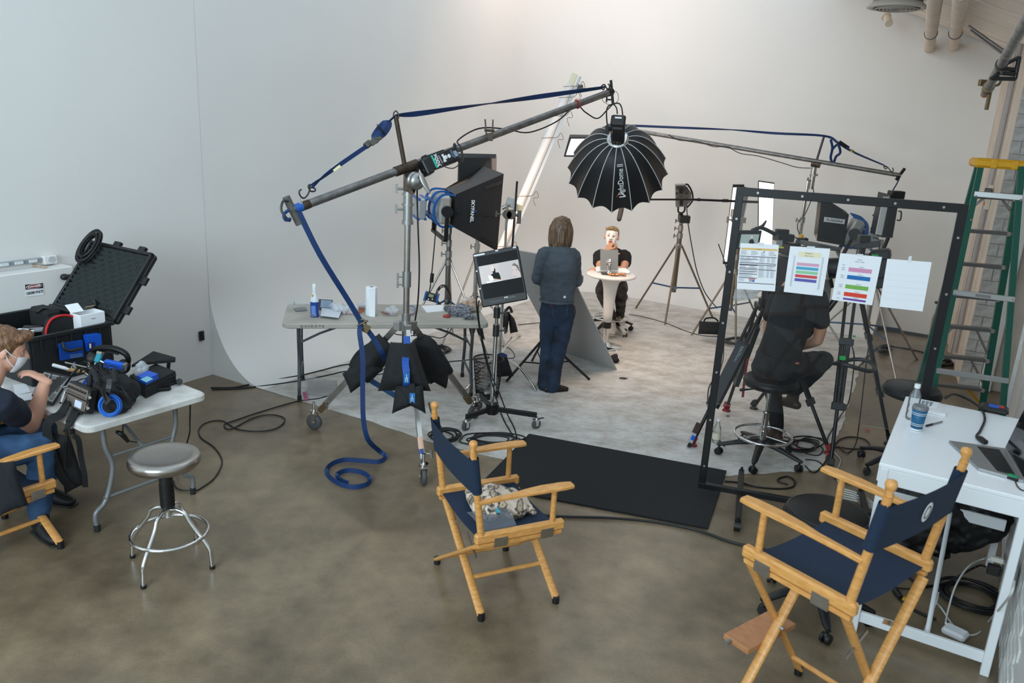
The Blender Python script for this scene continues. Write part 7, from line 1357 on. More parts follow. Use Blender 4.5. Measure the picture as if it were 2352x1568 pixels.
# ================================================================ ROUND TABLE, TABLE-TOP THINGS, CABLES, SMALL THINGS
rt=V((1.105,9.08,0));PT=thing('round_table','round white pedestal table with tulip stem before the seated subject','table',rt);GW=M('gloss_white','#e6e3e0',0.25);at_=lambda x,y,z:rt+V((x,y,z))
q=MB();q.lathe([(0.0,0.885),(0.262,0.885),(0.282,0.879),(0.289,0.868),(0.284,0.855),(0.262,0.846),(0.0,0.84)],rt,n=48);obj('tabletop',q,GW,PT)
q=MB();q.lathe([(0.185,0.842),(0.14,0.825),(0.098,0.78),(0.08,0.7),(0.07,0.6),(0.058,0.42),(0.052,0.31),(0.0,0.31)],rt,n=32);obj('stem',q,GW,PT)
q=MB();q.cyl(at_(0,0,0.235),at_(0,0,0.31),0.05,n=24);obj('collar',q,BLK,PT)
q=MB();q.cyl(at_(0,0,0.02),at_(0,0,0.24),0.032,n=20);obj('column',q,CHROME,PT)
q=MB();q.lathe([(0.205,0.0),(0.205,0.008),(0.16,0.018),(0.06,0.032),(0.034,0.07),(0.0,0.07)],rt,n=44);obj('base',q,CHROME,PT)
zst=D(1385,674,9.72).z
rolling_stool('black stool with chrome ring under the seated subject',(1.235,9.80),zst,0.19,0.3,R=0.29,ring=0.19)
MI=thing('mirror','grey make-up mirror panel standing on round white table','mirror',at_(-0.02,0.0,0.885));m4=[D(1379,573.5,9.08),D(1420,574,9.08),D(1419.5,620,9.02),D(1379,620,9.02)];q=MB();q.prism(m4,V((0,0.012,0)));obj('panel',q,M('mirror_grey','#a9a39d',0.12,0.75),MI);q=MB();q.box(at_(-0.03,-0.075,0.892),(0.19,0.1,0.008));obj('foot_plate',q,DKMET,MI)
MO2=thing('chrome_ornament','chrome ball on short column before the grey mirror','ornament',D(1399,627,8.97));o0=D(1399,627,8.97);o0.z=0.897
q=MB();q.lathe([(0,0),(0.026,0.0),(0.024,0.015),(0.014,0.03),(0.013,0.085),(0.018,0.1),(0.012,0.115),(0,0.115)],o0,n=20);obj('column',q,CHROME,MO2);q=MB();q.sph(o0+ZX*0.14,0.033);obj('ball',q,CHROME,MO2)
TW=thing('towel','folded white towel lying across the round white table','towel',at_(0.02,0.08,0.885));q=MB();q.box(at_(0.02,0.08,0.903),(0.40,0.16,0.034),Rz(-0.03),bev=0.014);q.box(at_(0.01,0.09,0.925),(0.36,0.12,0.012),Rz(-0.03),bev=0.005);blob('cloth',q,PAPER,TW,0.007,3,wrinkle=(14,0.004))
CF=thing('foil_sheet','crumpled copper foil on the front of round table','foil',at_(0.07,-0.13,0.885));q=MB()
for i,(x,y)in enumerate(((0.0,-0.15),(0.06,-0.14),(0.12,-0.12))):q.sph(at_(x,y,0.905),(0.05,0.034,0.011),Rz(i),10,8)
blob('foil',q,M('copper_foil','#c98a62',0.25,0.9),CF,0.005,1,wrinkle=(45,0.012))
rz_=0.7405;p7=lambda x,y,h=0.0:P(x,y,rz_+h)
SB2=thing('spray_bottle','white and blue spray bottle standing on left of rear table','bottle',p7(723,727));b0=p7(723,727)
q=MB();q.lathe([(0,0),(0.036,0.0),(0.038,0.01),(0.038,0.12),(0.0385,0.14)],b0,n=24,sx=1,sy=0.75);o=obj('lower_body',q,M('bottle_blue','#1c3f8f',0.35),SB2);q=MB();q.lathe([(0.0385,0.14),(0.036,0.17),(0.022,0.205),(0.018,0.23),(0.018,0.245)],b0,n=24,sy=0.8);obj('upper_body',q,M('bottle_white','#dfe3e8',0.35),SB2);q=MB();q.cyl(b0+ZX*0.24,b0+ZX*0.275,0.016);q.box(b0+V((0.0,0,0.285)),(0.03,0.026,0.03));obj('cap',q,PAPER,SB2)
q=MB();q.box(b0+V((-0.003,-0.0295,0.07)),(0.04,0.002,0.075),bev=0.0005);obj('label',q,M('label_blue2','#5f83c4',0.5),o);q=MB();q.box(b0+V((-0.01,-0.026,0.20)),(0.012,0.008,0.02));obj('yellow_sticker',q,YEL,SB2)
q=MB();[q.tube([b0+V((x+0.009*math.cos(a),-0.031,0.022+0.011*math.sin(a)))for a in[i*PI/5 for i in range(10)]],0.0015,5,closed=True,k=1)for x in(-0.012,0.012)];o2=obj('print',q,INKW,o);o2['kind']='stuff'
RL=thing('paper_roll','white paper towel roll standing on the rear table','paper roll',p7(852,725));r0=p7(853,723);q=MB();q.lathe([(0.016,0.265),(0.05,0.265),(0.053,0.26),(0.053,0.004),(0.05,0.0),(0.016,0.0),(0.016,0.265)],r0,n=32);obj('roll',q,PAPER,RL);q=MB();q.lathe([(0.0155,0.001),(0.0155,0.266),(0.013,0.266),(0.013,0.001)],r0,n=20);obj('core',q,M('cardboard','#6a5038',0.8),RL);q=MB();q.prism([r0+V((-0.01,-0.0535,0.0)),r0+V((0.045,-0.062,-0.0)),r0+V((0.045,-0.05,0.262)),r0+V((-0.01,-0.0535,0.262))],V((0,-0.001,0)));obj('loose_sheet',q,PAPER,RL)
FSh=thing('face_shield','clear curved face shield lying on left end of rear table','face shield',p7(690,720));f0=p7(690,716);q=MB();q.grid(lambda u,v:f0+V((0.12*math.cos(PI*(1.05-u*1.1)),0.05*math.sin(PI*(0.1+0.8*u))*(1-v),0.002+0.17*v*(0.6+0.4*math.sin(PI*u)))),16,8);obj('visor',q,glass('visor_plastic','#dfe6ea',0.1,0.1),FSh);q=MB();q.box(f0+V((-0.06,0.02,0.07)),(0.008,0.004,0.03));obj('teal_tab',q,M('teal_tab','#3aa5b8',0.5),FSh);q=MB();q.box(f0+V((0.09,0.04,0.1)),(0.008,0.004,0.03));obj('teal_tab',q,M('teal_tab','#3aa5b8',0.5),FSh)
def sheet(name,label,pts,mat,cat,h=0.002,z=0.0,group=None):
	q=MB();q.prism([p7(x,y,z)for x,y in pts],(0,0,h));return obj(name,q,mat,None,label,cat,group)
sheet('tablet','grey tablet lying flat near the blue spray bottle',[(674,709),(702,706),(706,714),(680,716)],M('tablet_grey','#6d7074',0.3,0.3),'tablet',0.008)
sheet('envelope','white envelope in clear wrap beside the blue spray bottle',[(742,692),(788,706),(778,730),(736,725)],M('envelope_white','#d3d8e0',0.5),'envelope',0.004,0.02)
CB=thing('clipboard_stand','small black framed clipboard propped behind white envelope','clipboard',p7(750,702));q=MB();q.box(p7(747,700,0.05),(0.13,0.012,0.1),Rx(-0.4));obj('board',q,BLKMET,CB);q=MB();q.box(p7(750,697,0.06)+V((0,-0.015,0)),(0.1,0.004,0.07),Rx(-0.4));obj('sheet',q,M('label_blue_grey','#8b9db2',0.5),CB)
def crumple(name,label,c,r,mat,cat,wr=(18,0.02),group=None,vox=0.007):
	q=MB();q.sph(c,r,Rz(random.random()*3),14,10);o=blob(name,q,mat,None,vox,1,wrinkle=wr,label=label,cat=cat,group=group);return o
FILM=M('clear_film','#d9dde1',0.15,alpha=0.45)
crumple('plastic_bag','crumpled clear plastic bag left of the paper roll',p7(790,708,0.045),(0.15,0.07,0.05),FILM,'bag',(16,0.04))
crumple('plastic_bag','flat clear plastic bag right behind the paper roll',p7(838,700,0.035),(0.12,0.06,0.03),FILM,'bag',(16,0.03))
sheet('paper_pouch','orange brown paper pouch between bag and paper roll',[(808,709),(832,704),(836,716),(814,722)],M('kraft_orange','#a8653d',0.6),'pouch',0.008)
sheet('red_strip','red edged clear bag strip lying before paper pouch',[(786,714),(828,716),(828,722),(788,721)],M('red_strip','#b55a54',0.5),'strip',0.002)
sheet('photo_print','glossy photo print of orange sunset on the rear table',[(874,716),(908,711),(912,722),(880,724)],M('sunset_print','#5b2a14',0.25,n=(22,0.5),hex2='#c46a2c'),'photo',0.002)
crumple('plastic_bag','clear plastic bag around the sunset photo print',p7(898,712,0.03),(0.11,0.06,0.028),FILM,'bag',(18,0.03))
ZB=thing('zip_bag','clear zip bag with blue and red rim on rear table','bag',p7(942,715));q=MB();q.tube([p7(934,704,0.02),p7(951,704,0.03),p7(953,716,0.01),p7(945,722,0.01),p7(933,720,0.01)],0.005,6,closed=True);obj('rim',q,M('zip_blue','#4f6fa8',0.4),ZB);q=MB();q.box(p7(943,721,0.012),(0.07,0.01,0.008),Rz(0.2));obj('red_seal',q,RED,ZB)
sheet('napkins','flat white napkins right of the boom stand pole',[(968,703),(1018,701),(1024,714),(980,718)],PAPER,'napkin',0.006)
sheet('foil_wrapper','small grey wrapper lying at front of rear table',[(878,722),(912,723),(910,727),(880,726)],STEEL,'wrapper',0.003)
DS=thing('respirator','grey and red respirator cup beside the speckled cloth','respirator',p7(1028,716));q=MB();q.sph(p7(1030,708,0.025),(0.05,0.04,0.03));obj('cup',q,M('cup_grey','#56585b',0.5),DS);q=MB();q.lathe([(0.02,0),(0.035,0.0),(0.035,0.01),(0.02,0.01)],p7(1026,727,0.004),n=20);obj('red_ring',q,RED,DS)
q=MB();q.sph(p7(1058,715,0.04),(0.11,0.07,0.05),I3,14,10);q.sph(p7(1040,713,0.04),(0.06,0.05,0.04));q.sph(p7(1080,727,0.025),(0.07,0.035,0.025));q.sph(p7(1062,706,0.07),(0.06,0.04,0.035))
spm=M('speckled_cloth','#23252c',0.95,n=(75,0.5),hex2='#9c9da6');blob('scarf',q,spm,None,0.007,2,wrinkle=(18,0.02),label='black and white speckled cloth heaped on right end of rear table',cat='cloth')
q=MB();q.limb([p7(1062,702,0.06),p7(1078,698,0.075),p7(1094,702,0.06)],[0.05,0.07,0.055],n=14);blob('stuffed_bag',q,M('brown_white_bag','#a5764a',0.6,n=(14,0.1),hex2='#dcd7d0'),None,0.008,1,wrinkle=(18,0.02),label='puffy white and brown bag behind the speckled cloth',cat='bag')
sheet('card','small white card at right end of rear table',[(1073,705),(1085,704),(1088,714),(1077,715)],PAPER,'card',0.003,0.01)
WB=thing('wastebasket','black wire mesh wastebasket beside the monitor stand','basket',V((-0.21,7.14,0)));w0=V((-0.21,7.14,0));RT_,RB_,HW=0.142,0.108,0.375
q=MB();nW=64
for i in range(nW):
	a=2*PI*i/nW
	for sg in(-1,1):
		pts=[w0+V(((RB_+(RT_-RB_)*f)*math.cos(a+sg*0.5*f),(RB_+(RT_-RB_)*f)*math.sin(a+sg*0.5*f),0.03+(HW-0.03)*f))for f in(0,0.33,0.66,1)];q.tube(pts,0.0013,4,k=1)
o=obj('mesh',q,BLKMET,WB);o['kind']='stuff'
q=MB();q.tube([w0+V((RT_*math.cos(i*PI/18),RT_*math.sin(i*PI/18),HW))for i in range(36)],0.007,8,closed=True,k=1);obj('rim',q,BLKMET,WB);q=MB();q.lathe([(0,0.004),(RB_-0.004,0.004),(RB_,0.0),(RB_+0.004,0.04),(RB_,0.04)],w0,n=32);obj('base',q,BLKMET,WB)
for i in range(9):
	a=i*2.4;r=0.03+0.035*(i%3)*0.7;crumple('tissue','crumpled used paper tissue in the wire mesh wastebasket',w0+V((r*math.cos(a),r*math.sin(a),0.05+0.022*(i//2))),(0.045,0.035,0.026),M('tissue','#b4b1ab',0.8),'tissue',(26,0.016),'tissues in the wastebasket',0.009)
tz=0.7405;p8=lambda x,y,h=0.0:P(x,y,tz+h);CASEM=M('case_black','#17191a',0.5,bump=(160,0.15));a0c,a1c,b0c,b1c,hc_=-5.80,-5.07,2.60,3.17,0.325
CA=thing('equipment_case','large open black equipment case with foam lid on left table','case',W((a0c+a1c)/2,(b0c+b1c)/2,tz));cab=lambda a,b,z:W(a,b,tz+z)
q=MB()
for c,s in((cab((a0c+a1c)/2,b0c+0.012,hc_/2),(a1c-a0c,0.024,hc_)),(cab((a0c+a1c)/2,b1c-0.012,hc_/2),(a1c-a0c,0.024,hc_)),(cab(a0c+0.012,(b0c+b1c)/2,hc_/2),(0.024,b1c-b0c-0.04,hc_)),(cab(a1c-0.012,(b0c+b1c)/2,hc_/2),(0.024,b1c-b0c-0.04,hc_)),(cab((a0c+a1c)/2,(b0c+b1c)/2,0.01),(a1c-a0c-0.04,b1c-b0c-0.04,0.02))):q.box(c,s,RA3,bev=0.006)
for b in(b0c-0.004,b1c+0.004):q.box(cab((a0c+a1c)/2,b,hc_-0.01),(a1c-a0c+0.03,0.02,0.025),RA3)
q.box(cab(a1c+0.004,(b0c+b1c)/2,hc_-0.01),(0.02,b1c-b0c,0.025),RA3)
for i in range(5):q.box(cab(a1c+0.006,b0c+0.08+i*0.1,hc_-0.06),(0.014,0.012,0.08),RA3)
o=obj('shell',q,CASEM,CA);o['kind']='stuff'
th_=math.radians(52);le=BX*math.cos(th_)+ZX*math.sin(th_);ln=BX*-math.sin(th_)+ZX*math.cos(th_);Rl_=Matrix((AX,le,ln)).transposed();h0_=cab((a0c+a1c)/2,b1c+0.01,hc_);LW,LL=a1c-a0c,0.56
lc_=h0_+le*LL/2;q=MB();q.box(lc_-ln*0.045,(LW,LL,0.05),Rl_,bev=0.015);lid=obj('lid',q,CASEM,CA)
q=MB()
for sx in(-1,1):q.box(lc_+AX*sx*(LW/2-0.012)-ln*0.012,(0.024,LL,0.03),Rl_,bev=0.005)
for sy in(-1,1):q.box(lc_+le*sy*(LL/2-0.012)-ln*0.012,(LW,0.024,0.03),Rl_,bev=0.005)
o=obj('lid_rim',q,CASEM,lid);o['kind']='stuff'
NF,MF=17,14;q=MB()
def foam(u,v):return lc_+AX*((u-0.5)*(LW-0.05))+le*((v-0.5)*(LL-0.05))+ln*(-0.02+0.032*math.sin(PI*u*NF)**2*math.sin(PI*v*MF)**2+0.004*math.sin(u*40+v*31))
q.grid(foam,NF*6,MF*6);obj('foam_lining',q,M('egg_foam','#2d3331',0.95),lid)
for s,e in((0.5,0.62),(0.5,0.2)):q=MB();q.box(lc_+AX*(LW/2+0.035)+le*((e-0.5)*LL)-ln*0.03,(0.07,0.06,0.022),Rl_);obj('latch',q,BLK,lid)
for s in(-0.1,0.3):q=MB();q.box(lc_+AX*LW*s+le*(LL/2+0.015)-ln*0.02,(0.07,0.04,0.03),Rl_);obj('latch',q,BLK,lid)
CC=thing('cable_coil','black cable coil hung over the corner of open case lid','cable',lc_+le*0.2-AX*0.25);cco2=lc_+le*0.21-AX*(LW/2-0.1)+ln*0.02
for k in range(14):q=MB();rr=0.072+0.0075*(k%6);q.tube([cco2+AX*(rr*0.9*math.cos(a)+0.004*math.sin(k))+le*(rr*1.3*math.sin(a)+0.004*math.cos(k*3))+ln*(0.01+0.008*(k//3))for a in[i*PI/12 for i in range(24)]],0.005,6,closed=True,k=1);obj('loop',q,CABLE,CC)
q=MB();q.box(cco2+le*0.11+ln*0.02,(0.03,0.03,0.04),Rl_);obj('wrap_tie',q,DKMET,CC)
ic=lambda px,py,h:P(px,py,tz+h)
RP=thing('padded_pouch','black padded pouch with red edge standing in open case','pouch',ic(148,750,hc_-0.05));c=RA(147,752,a1c-0.13);ud=BX;q=MB();outl=[c+ud*x*0.75+ZX*y for x,y in((-0.17,-0.2),(-0.165,-0.02),(-0.12,0.06),(-0.04,0.085),(0.06,0.075),(0.15,0.03),(0.17,-0.02),(0.17,-0.2))];q.prism(outl,AX*-0.05);obj('body',q,BLKF,RP);q=MB();q.tube(outl[:7],0.008,7,k=3);obj('red_piping',q,M('piping_red','#c4161c',0.6),RP)
WBx=thing('carton','open white carton with flap standing in black case','box',ic(212,745,hc_-0.1));c=RA(213,737,a1c-0.05);ud=BX;Rb=Matrix((ud,ZX.cross(ud),ZX)).transposed();q=MB();q.box(c,(0.175,0.012,0.11),Rb,bev=0.002);q.box(c+Rb@V((0.0,0.11,0)),(0.175,0.006,0.11),Rb,bev=0.001);[q.box(c+Rb@V((s*0.085,0.055,0)),(0.006,0.11,0.11),Rb,bev=0.001)for s in(-1,1)];o=obj('carton',q,PAPER,WBx);o['kind']='stuff'
q=MB();q.box(c+Rb@V((-0.06,0.1,0.085)),(0.09,0.08,0.003),Rb@Rx(0.6),bev=0.0005);obj('flap',q,PAPER,WBx);q=MB();q.box(c+Rb@V((0.05,0.11,0.07)),(0.06,0.06,0.003),Rb@Rx(-0.5),bev=0.0005);obj('kraft_flap',q,M('kraft','#b39a80',0.8),WBx)
q=MB();[q.box(c+Rb@V((x,-0.0105,z)),(w,0.001,h),Rb,bev=0.0002)for x,z,w,h in((-0.065,-0.03,0.03,0.01),(-0.04,-0.045,0.06,0.006),(0.06,-0.03,0.045,0.014),(0.0,0.02,0.03,0.003))];o=obj('print',q,M('print_grey2','#55575c',0.6),WBx);o['kind']='stuff'
q=MB();q.limb([ic(225,720,hc_-0.02),ic(222,705,hc_+0.05),ic(216,690,hc_+0.1)],[0.03,0.02,0.012],n=10);obj('pouch_handle',q,BLK,None,'black curved grip standing behind white carton in case','handle')
BPo=thing('black_pouch','black zipped pouch at back of the open case','pouch',ic(105,735,hc_-0.15));q=MB();q.box(ic(105,728,hc_-0.03),(0.22,0.12,0.14),RA3,bev=0.02);obj('body',q,BLKF,BPo);q=MB();q.tube([ic(85,718,hc_+0.03),ic(100,708,hc_+0.05),ic(122,712,hc_+0.03)],0.01,6);obj('handle',q,BLK,BPo)
for i,(x,y)in enumerate(((58,760),(75,752),(88,757))):q=MB();q.box(ic(x,y,hc_-0.06),(0.12,0.06,0.02),Rz(0.3*i),bev=0.004);obj('cable_packet',q,(PAPER,BLK,M('packet_grey','#8f9194',0.5))[i],None,('white packet lying in open case by masked man','black packet lying in open case by masked man','grey packet next to red edged pouch in case')[i],'packet')
cfp=lambda px,py,o=0.012:RB(px,py,b0c-o)
BB=thing('tool_pouch','blue tool pouch with black handle hung on case front','pouch',cfp(165,825));q=MB();f=[cfp(x,y)for x,y in((137,792),(190,783),(192,818),(141,828))]
a_=[RA(x,y,a1c+0.02)for x,y in((137,792),(190,783),(192,818),(141,828))]
BLT=M('tool_blue','#0a4aa8',0.5)
def on_case(x,y,off=0.02):return RA(x,y,a1c+0.012+off)
f=[on_case(x,y)for x,y in((137,790),(190,781),(193,818),(141,828))];q.prism(f,AX*-0.018);obj('body',q,BLT,BB);q=MB();q.tube([on_case(144,786,0.03),on_case(148,800,0.05),on_case(160,806,0.06),on_case(178,802,0.06),on_case(190,800,0.04)],0.011,8);obj('handle',q,BLK,BB);q=MB();[q.prism([on_case(160+i,815+3*i,0.025),on_case(188+i,811+3*i,0.025),on_case(188+i,812+3*i,0.025),on_case(160+i,816+3*i,0.025)],V((0,-0.001,0)))for i in range(3)];o=obj('print',q,M('print_pale_blue','#86aee0',0.6),BB);o['kind']='stuff'
BX2=thing('battery_box','bright blue box propped at right of case front','box',on_case(207,800));f=[on_case(x,y,0.0)for x,y in((191,768),(222,764),(225,800),(195,805))];bx2=0.05;q=MB();q.prism(f,AX*0.05);obj('carton',q,BLUEB,BX2);q=MB();q.prism([on_case(x,y,0.052)for x,y in((200,787),(218,785),(219,799),(202,801))],V((0,-0.001,0)));o=obj('label',q,M('label_dark_blue','#0a2f7a',0.5),BX2);q=MB();q.prism([on_case(x,y,0.055)for x,y in((205,789),(209,789),(210,799),(206,800))],V((0,-0.001,0)));obj('mark',q,INKW,o)
SBg=thing('sound_bag','black field audio bag bristling with gear on left table','bag',p8(245,900));q=MB();q.limb([p8(238,905,0.06),p8(258,900,0.10),p8(285,897,0.09)],[(0.08,0.09),(0.11,0.11),(0.09,0.1)],n=16);q.limb([p8(222,865,0.07),p8(245,865,0.08),p8(272,875,0.08)],[0.05,0.07,0.065],n=14);q.box(p8(255,925,0.05),(0.24,0.14,0.09),Rz(-0.5),bev=0.02)
blob('body',q,BLKF,SBg,0.009,2,wrinkle=(13,0.016))
q=MB();q.box(p8(278,915,0.1),(0.16,0.012,0.1),Rz(-0.45),bev=0.004);obj('side_pocket',q,BLKF,SBg);q=MB();q.strap([p8(252,870,0.25),p8(248,900,0.18),p8(244,920,0.1)],0.03,0.003,up=(0,-1,0.4));obj('strap',q,BLK,SBg)
MXM=M('mixer_silver','#a3968b',0.4,0.7);MX=thing('audio_mixer','silver audio mixer recorder tilted in front of sound bag','mixer',p8(185,915));md=(p8(215,895)-p8(162,872)).normalized();mu=V((-0.25,0.45,0.85));mu=(mu-md*mu.dot(md)).normalized();RM_=Matrix((md,mu,md.cross(mu))).transposed();mcx=p8(187,912,0.09)
q=MB();q.box(mcx,(0.24,0.15,0.05),RM_,bev=0.006);obj('case',q,BLK,MX);q=MB();q.box(mcx+RM_@V((0,0.035,0.026)),(0.21,0.06,0.006),RM_);obj('face_upper',q,MXM,MX);q=MB();q.box(mcx+RM_@V((0,-0.035,0.026)),(0.21,0.062,0.006),RM_);fa=obj('face_lower',q,MXM,MX)
q=MB();q.box(mcx+RM_@V((0.03,-0.035,0.0305)),(0.07,0.04,0.003),RM_);obj('display',q,M('lcd_pale','#b7c3d6',0.3,emit=('#b7c3d6',0.3)),MX)
for r_ in range(2):
	for i in range(7):q=MB();q.cyl(mcx+RM_@V((-0.09+i*0.03,0.022+0.024*r_,0.028)),mcx+RM_@V((-0.09+i*0.03,0.022+0.024*r_,0.042)),0.007,0.006,n=10);obj('knob',q,(STEEL,DKMET)[r_],MX)
for i in range(5):q=MB();s_=mcx+RM_@V((0.1+0.012*(i%2),-0.06+0.032*i,0.02));q.cyl(s_,s_+RM_@V((0.045,0.0,0.02)),0.0085,n=10);obj('connector',q,CHROME if i%2 else BLK,MX)
for i in range(3):q=MB();s_=mcx+RM_@V((-0.12,-0.06+0.05*i,0.015));q.cyl(s_,s_+RM_@V((-0.04,-0.02,0.01)),0.0085,n=10);obj('connector',q,CHROME,MX)
HD=thing('headphones','black headphones resting on top of the sound bag','headphones',p8(245,850,0.15));hq=lambda x,y:D(x,y,4.98)
q=MB();q.tube([hq(205,812),hq(218,802),hq(240,799),hq(266,802),hq(288,812),hq(295,828),hq(288,842)],0.017,10,rs=[0.012,0.02,0.022,0.022,0.02,0.016,0.012]);obj('headband',q,BLKSHINY,HD);q=MB();q.tube([hq(222,812),hq(248,808),hq(272,813)],0.008,8);obj('inner_band',q,BLK,HD)
for x,y in((216,822),(285,842)):q=MB();q.lathe([(0,0.03),(0.04,0.028),(0.05,0.015),(0.05,-0.005),(0.042,-0.02),(0.02,-0.024),(0,-0.02)],hq(x,y),axes(z=(0.5 if x<250 else-0.5,-0.75,0.4)),n=26);obj('ear_cup',q,BLK,HD)
TXs=((262,838,'blue wireless transmitter lying on top of sound bag'),(206,872,'blue wireless transmitter between mixer and sound bag'),(226,822,'small teal transmitter inside the headphone band'))
for i,(x,y,lab)in enumerate(TXs):
	t=thing('wireless_transmitter',lab,'transmitter',D(x,y,4.85));Rq=Rz((0.1,0.9,1.2)[i])@Ry((0.2,-0.9,-1.0)[i]);s=(0.12,0.1,0.06)[i];c=D(x,y,4.82);q=MB();q.box(c,(s,0.04,s*0.42),Rq,bev=0.006);obj('case',q,(BLUEB,BLT,M('teal_case','#1a8fa0',0.4))[i],t);q=MB();q.box(c+Rq@V((s*0.54,0,0)),(0.018,0.042,s*0.44),Rq);obj('end_cap',q,STEEL,t);q=MB();q.cyl(c+Rq@V((-s*0.5,0,0)),c+Rq@V((-s*0.75,0,0.01)),0.006,n=8);obj('antenna',q,CHROME,t)
for i,(x,y,x1,y1,m_,lab)in enumerate(((122,838,152,846,PAPER,'white marker pen lying behind the audio mixer'),(154,848,188,852,M('tan_barrel','#c99a63',0.5),'tan and silver marker beside white marker pen'),(150,832,205,845,STEEL,'steel antenna rod lying above the audio mixer'))):
	p0,p1=D(x,y,4.8),D(x1,y1,4.78);q=MB();q.cyl(p0,p1,0.011 if i<2 else 0.005,n=12);q.cyl(p1,p1+(p1-p0).normalized()*0.02,0.007);o=obj('marker',q,m_,None,lab,'marker' if i<2 else 'rod')
BN=thing('script_binder','open binder of photo pages propped behind bent wrist','binder',p8(130,900));bp4=[D(102,850,4.75),D(162,864,4.72),D(120,928,4.5),D(72,908,4.5)];bf=lambda u,v,z:bp4[0].lerp(bp4[1],u).lerp(bp4[3].lerp(bp4[2],u),v)+V((0,-0.5,0.8))*z;q=MB();q.prism(bp4,V((0,0.01,-0.012)));obj('cover',q,BLK,BN)
for i in range(3):
	q=MB();q.prism([bf(0.03+0.33*i,0.08,0.002),bf(0.31+0.33*i,0.08,0.002),bf(0.31+0.33*i,0.95,0.002),bf(0.03+0.33*i,0.95,0.002)],V((0,-0.0006,0.001)));pg=obj('page',q,M('page_grey','#9a9c9d',0.5),BN)
	for k in range(3):q=MB();q.prism([bf(0.08+0.33*i,0.14+0.27*k,0.005),bf(0.26+0.33*i,0.14+0.27*k,0.005),bf(0.26+0.33*i,0.34+0.27*k,0.005),bf(0.08+0.33*i,0.34+0.27*k,0.005)],V((0,-0.0005,0.0008)));obj('photo',q,M('photo_brown%d'%((i+k)%3),('#4d4034','#6b6a66','#33363a')[(i+k)%3],0.4),pg)
for i,(pts,lab)in enumerate((([(30,884),(60,880),(70,900),(34,908)],'white paper under the bent forearm of masked man'),([(28,908),(78,902),(84,916),(30,924)],'white printed page at near corner of left table'))):
	q=MB();q.prism([p8(x,y,0.001+0.002*i)for x,y in pts],(0,0,0.0012));o=obj('loose_page',q,PAPER,None,lab,'paper')
BC=thing('blue_cable_coil','bright blue cable coil hanging on front of sound bag','cable',p8(252,935))
for k in range(6):q=MB();q.tube([D(252+(18.5+1.7*k)*math.cos(a)+1.2*math.sin(k*4),932+(17.5+1.7*k)*math.sin(a)+math.cos(k*3),4.3+0.012*(k%3)-0.04*math.sin(a))for a in[i*PI/14 for i in range(28)]],0.0038,7,closed=True,k=1);obj('loop',q,M('cable_blue','#1463c2',0.4),BC)
q=MB();q.strap([D(236,900,4.4),D(243,915,4.3),D(250,925,4.27)],0.04,0.004,up=(0,-1,0.3));obj('velcro_tie',q,BLK,BC)
rs_=random.Random(4)
for k in range(9):
	a,b=(rs_.uniform(160,240),rs_.uniform(845,905)),(rs_.uniform(225,300),rs_.uniform(835,925));q=MB();q.tube([p8(*a,0.12),D((a[0]+b[0])/2-8,min(a[1],b[1])-rs_.uniform(5,24),4.75),p8(*b,0.15)],0.0035,6);q.cyl(p8(*a,0.12),p8(a[0]+rs_.uniform(-8,8),a[1]+5,0.08),0.0085,n=10);obj('patch_lead',q,CABLE,SBg)
for k in range(7):
	x,y=rs_.uniform(160,232),rs_.uniform(838,872);q=MB();p=p8(x,y,0.12);q.cyl(p,p+V((rs_.uniform(-0.04,0.04),rs_.uniform(-0.03,0.03),0.04)),0.008,n=10);obj('jack_plug',q,(CHROME,STEEL,BLK)[k%3],SBg)
for k in range(2):q=MB();q.tube([p8(225+40*k,880,0.2),D(212+50*k,850,4.6),D(206+66*k,880,4.5),p8(200+90*k,912,0.06)],0.014,8);obj('carry_strap',q,BLKF,SBg)
FPo=thing('zip_case','flat black zip case with lifted flap at right of table','case',p8(350,885));zc=lambda x,y,h:p8(x,y,h);q=MB();bt=[zc(x,y,0.0)for x,y in((300,890),(335,915),(405,880),(360,862))];q.prism(bt,(0,0,0.085));obj('body',q,BLKF,FPo);q=MB();q.tube([p+ZX*0.06 for p in bt],0.005,6,closed=True,k=1);obj('zip',q,BLK,FPo)
q=MB();fl4=[zc(305,868,0.09),zc(365,845,0.09),D(402,822,5.15),D(350,806,5.35)];q.prism([D(302,838,5.15),D(320,833,5.05),D(402,826,5.2),D(403,820,5.22),D(352,806,5.4)],(0,0,-0.018));obj('flap',q,BLKF,FPo);q=MB();q.strap([D(388,826,5.2),D(387,840,5.2),D(386,855,5.18)],0.03,0.003,up=(1,-0.5,0));obj('side_strap',q,BLK,FPo)
BBt=thing('battery_pack','blue boxed battery lying on the flat zip case','battery',zc(340,860,0.09));q=MB();q.prism([zc(x,y,0.088)for x,y in((316,874),(336,884),(364,870),(340,862))],(0,0,0.035));obj('box',q,BLUEB,BBt);q=MB();q.prism([zc(x,y,0.1235)for x,y in((322,871),(336,878),(352,870),(338,864))],(0,0,0.001));obj('label',q,M('label_aqua','#7cc1cf',0.4),BBt)
crumple('plastic_wrap','small clear plastic wrap on the flat zip case',zc(324,848,0.12),(0.04,0.04,0.05),FILM,'wrap',(20,0.02))
cable('puck_cable','black round puck on a cable at right table corner',[p8(310,905,0.01),p8(335,902,0.01),p8(365,893,0.01),p8(388,884,0.01),p8(412,876,0.012)],0.006)
q=MB();q.cyl(p8(412,876,0.0),p8(412,876,0.03),0.022,0.018,n=18);obj('round_puck',q,BLK,None,'small round black puck at far right table corner','puck');q=MB();q.box(p8(366,893,0.014),(0.14,0.05,0.022),Rz(0.5),bev=0.008);obj('inline_box',q,BLKSHINY,None,'black inline power box in front of flat zip case','box')
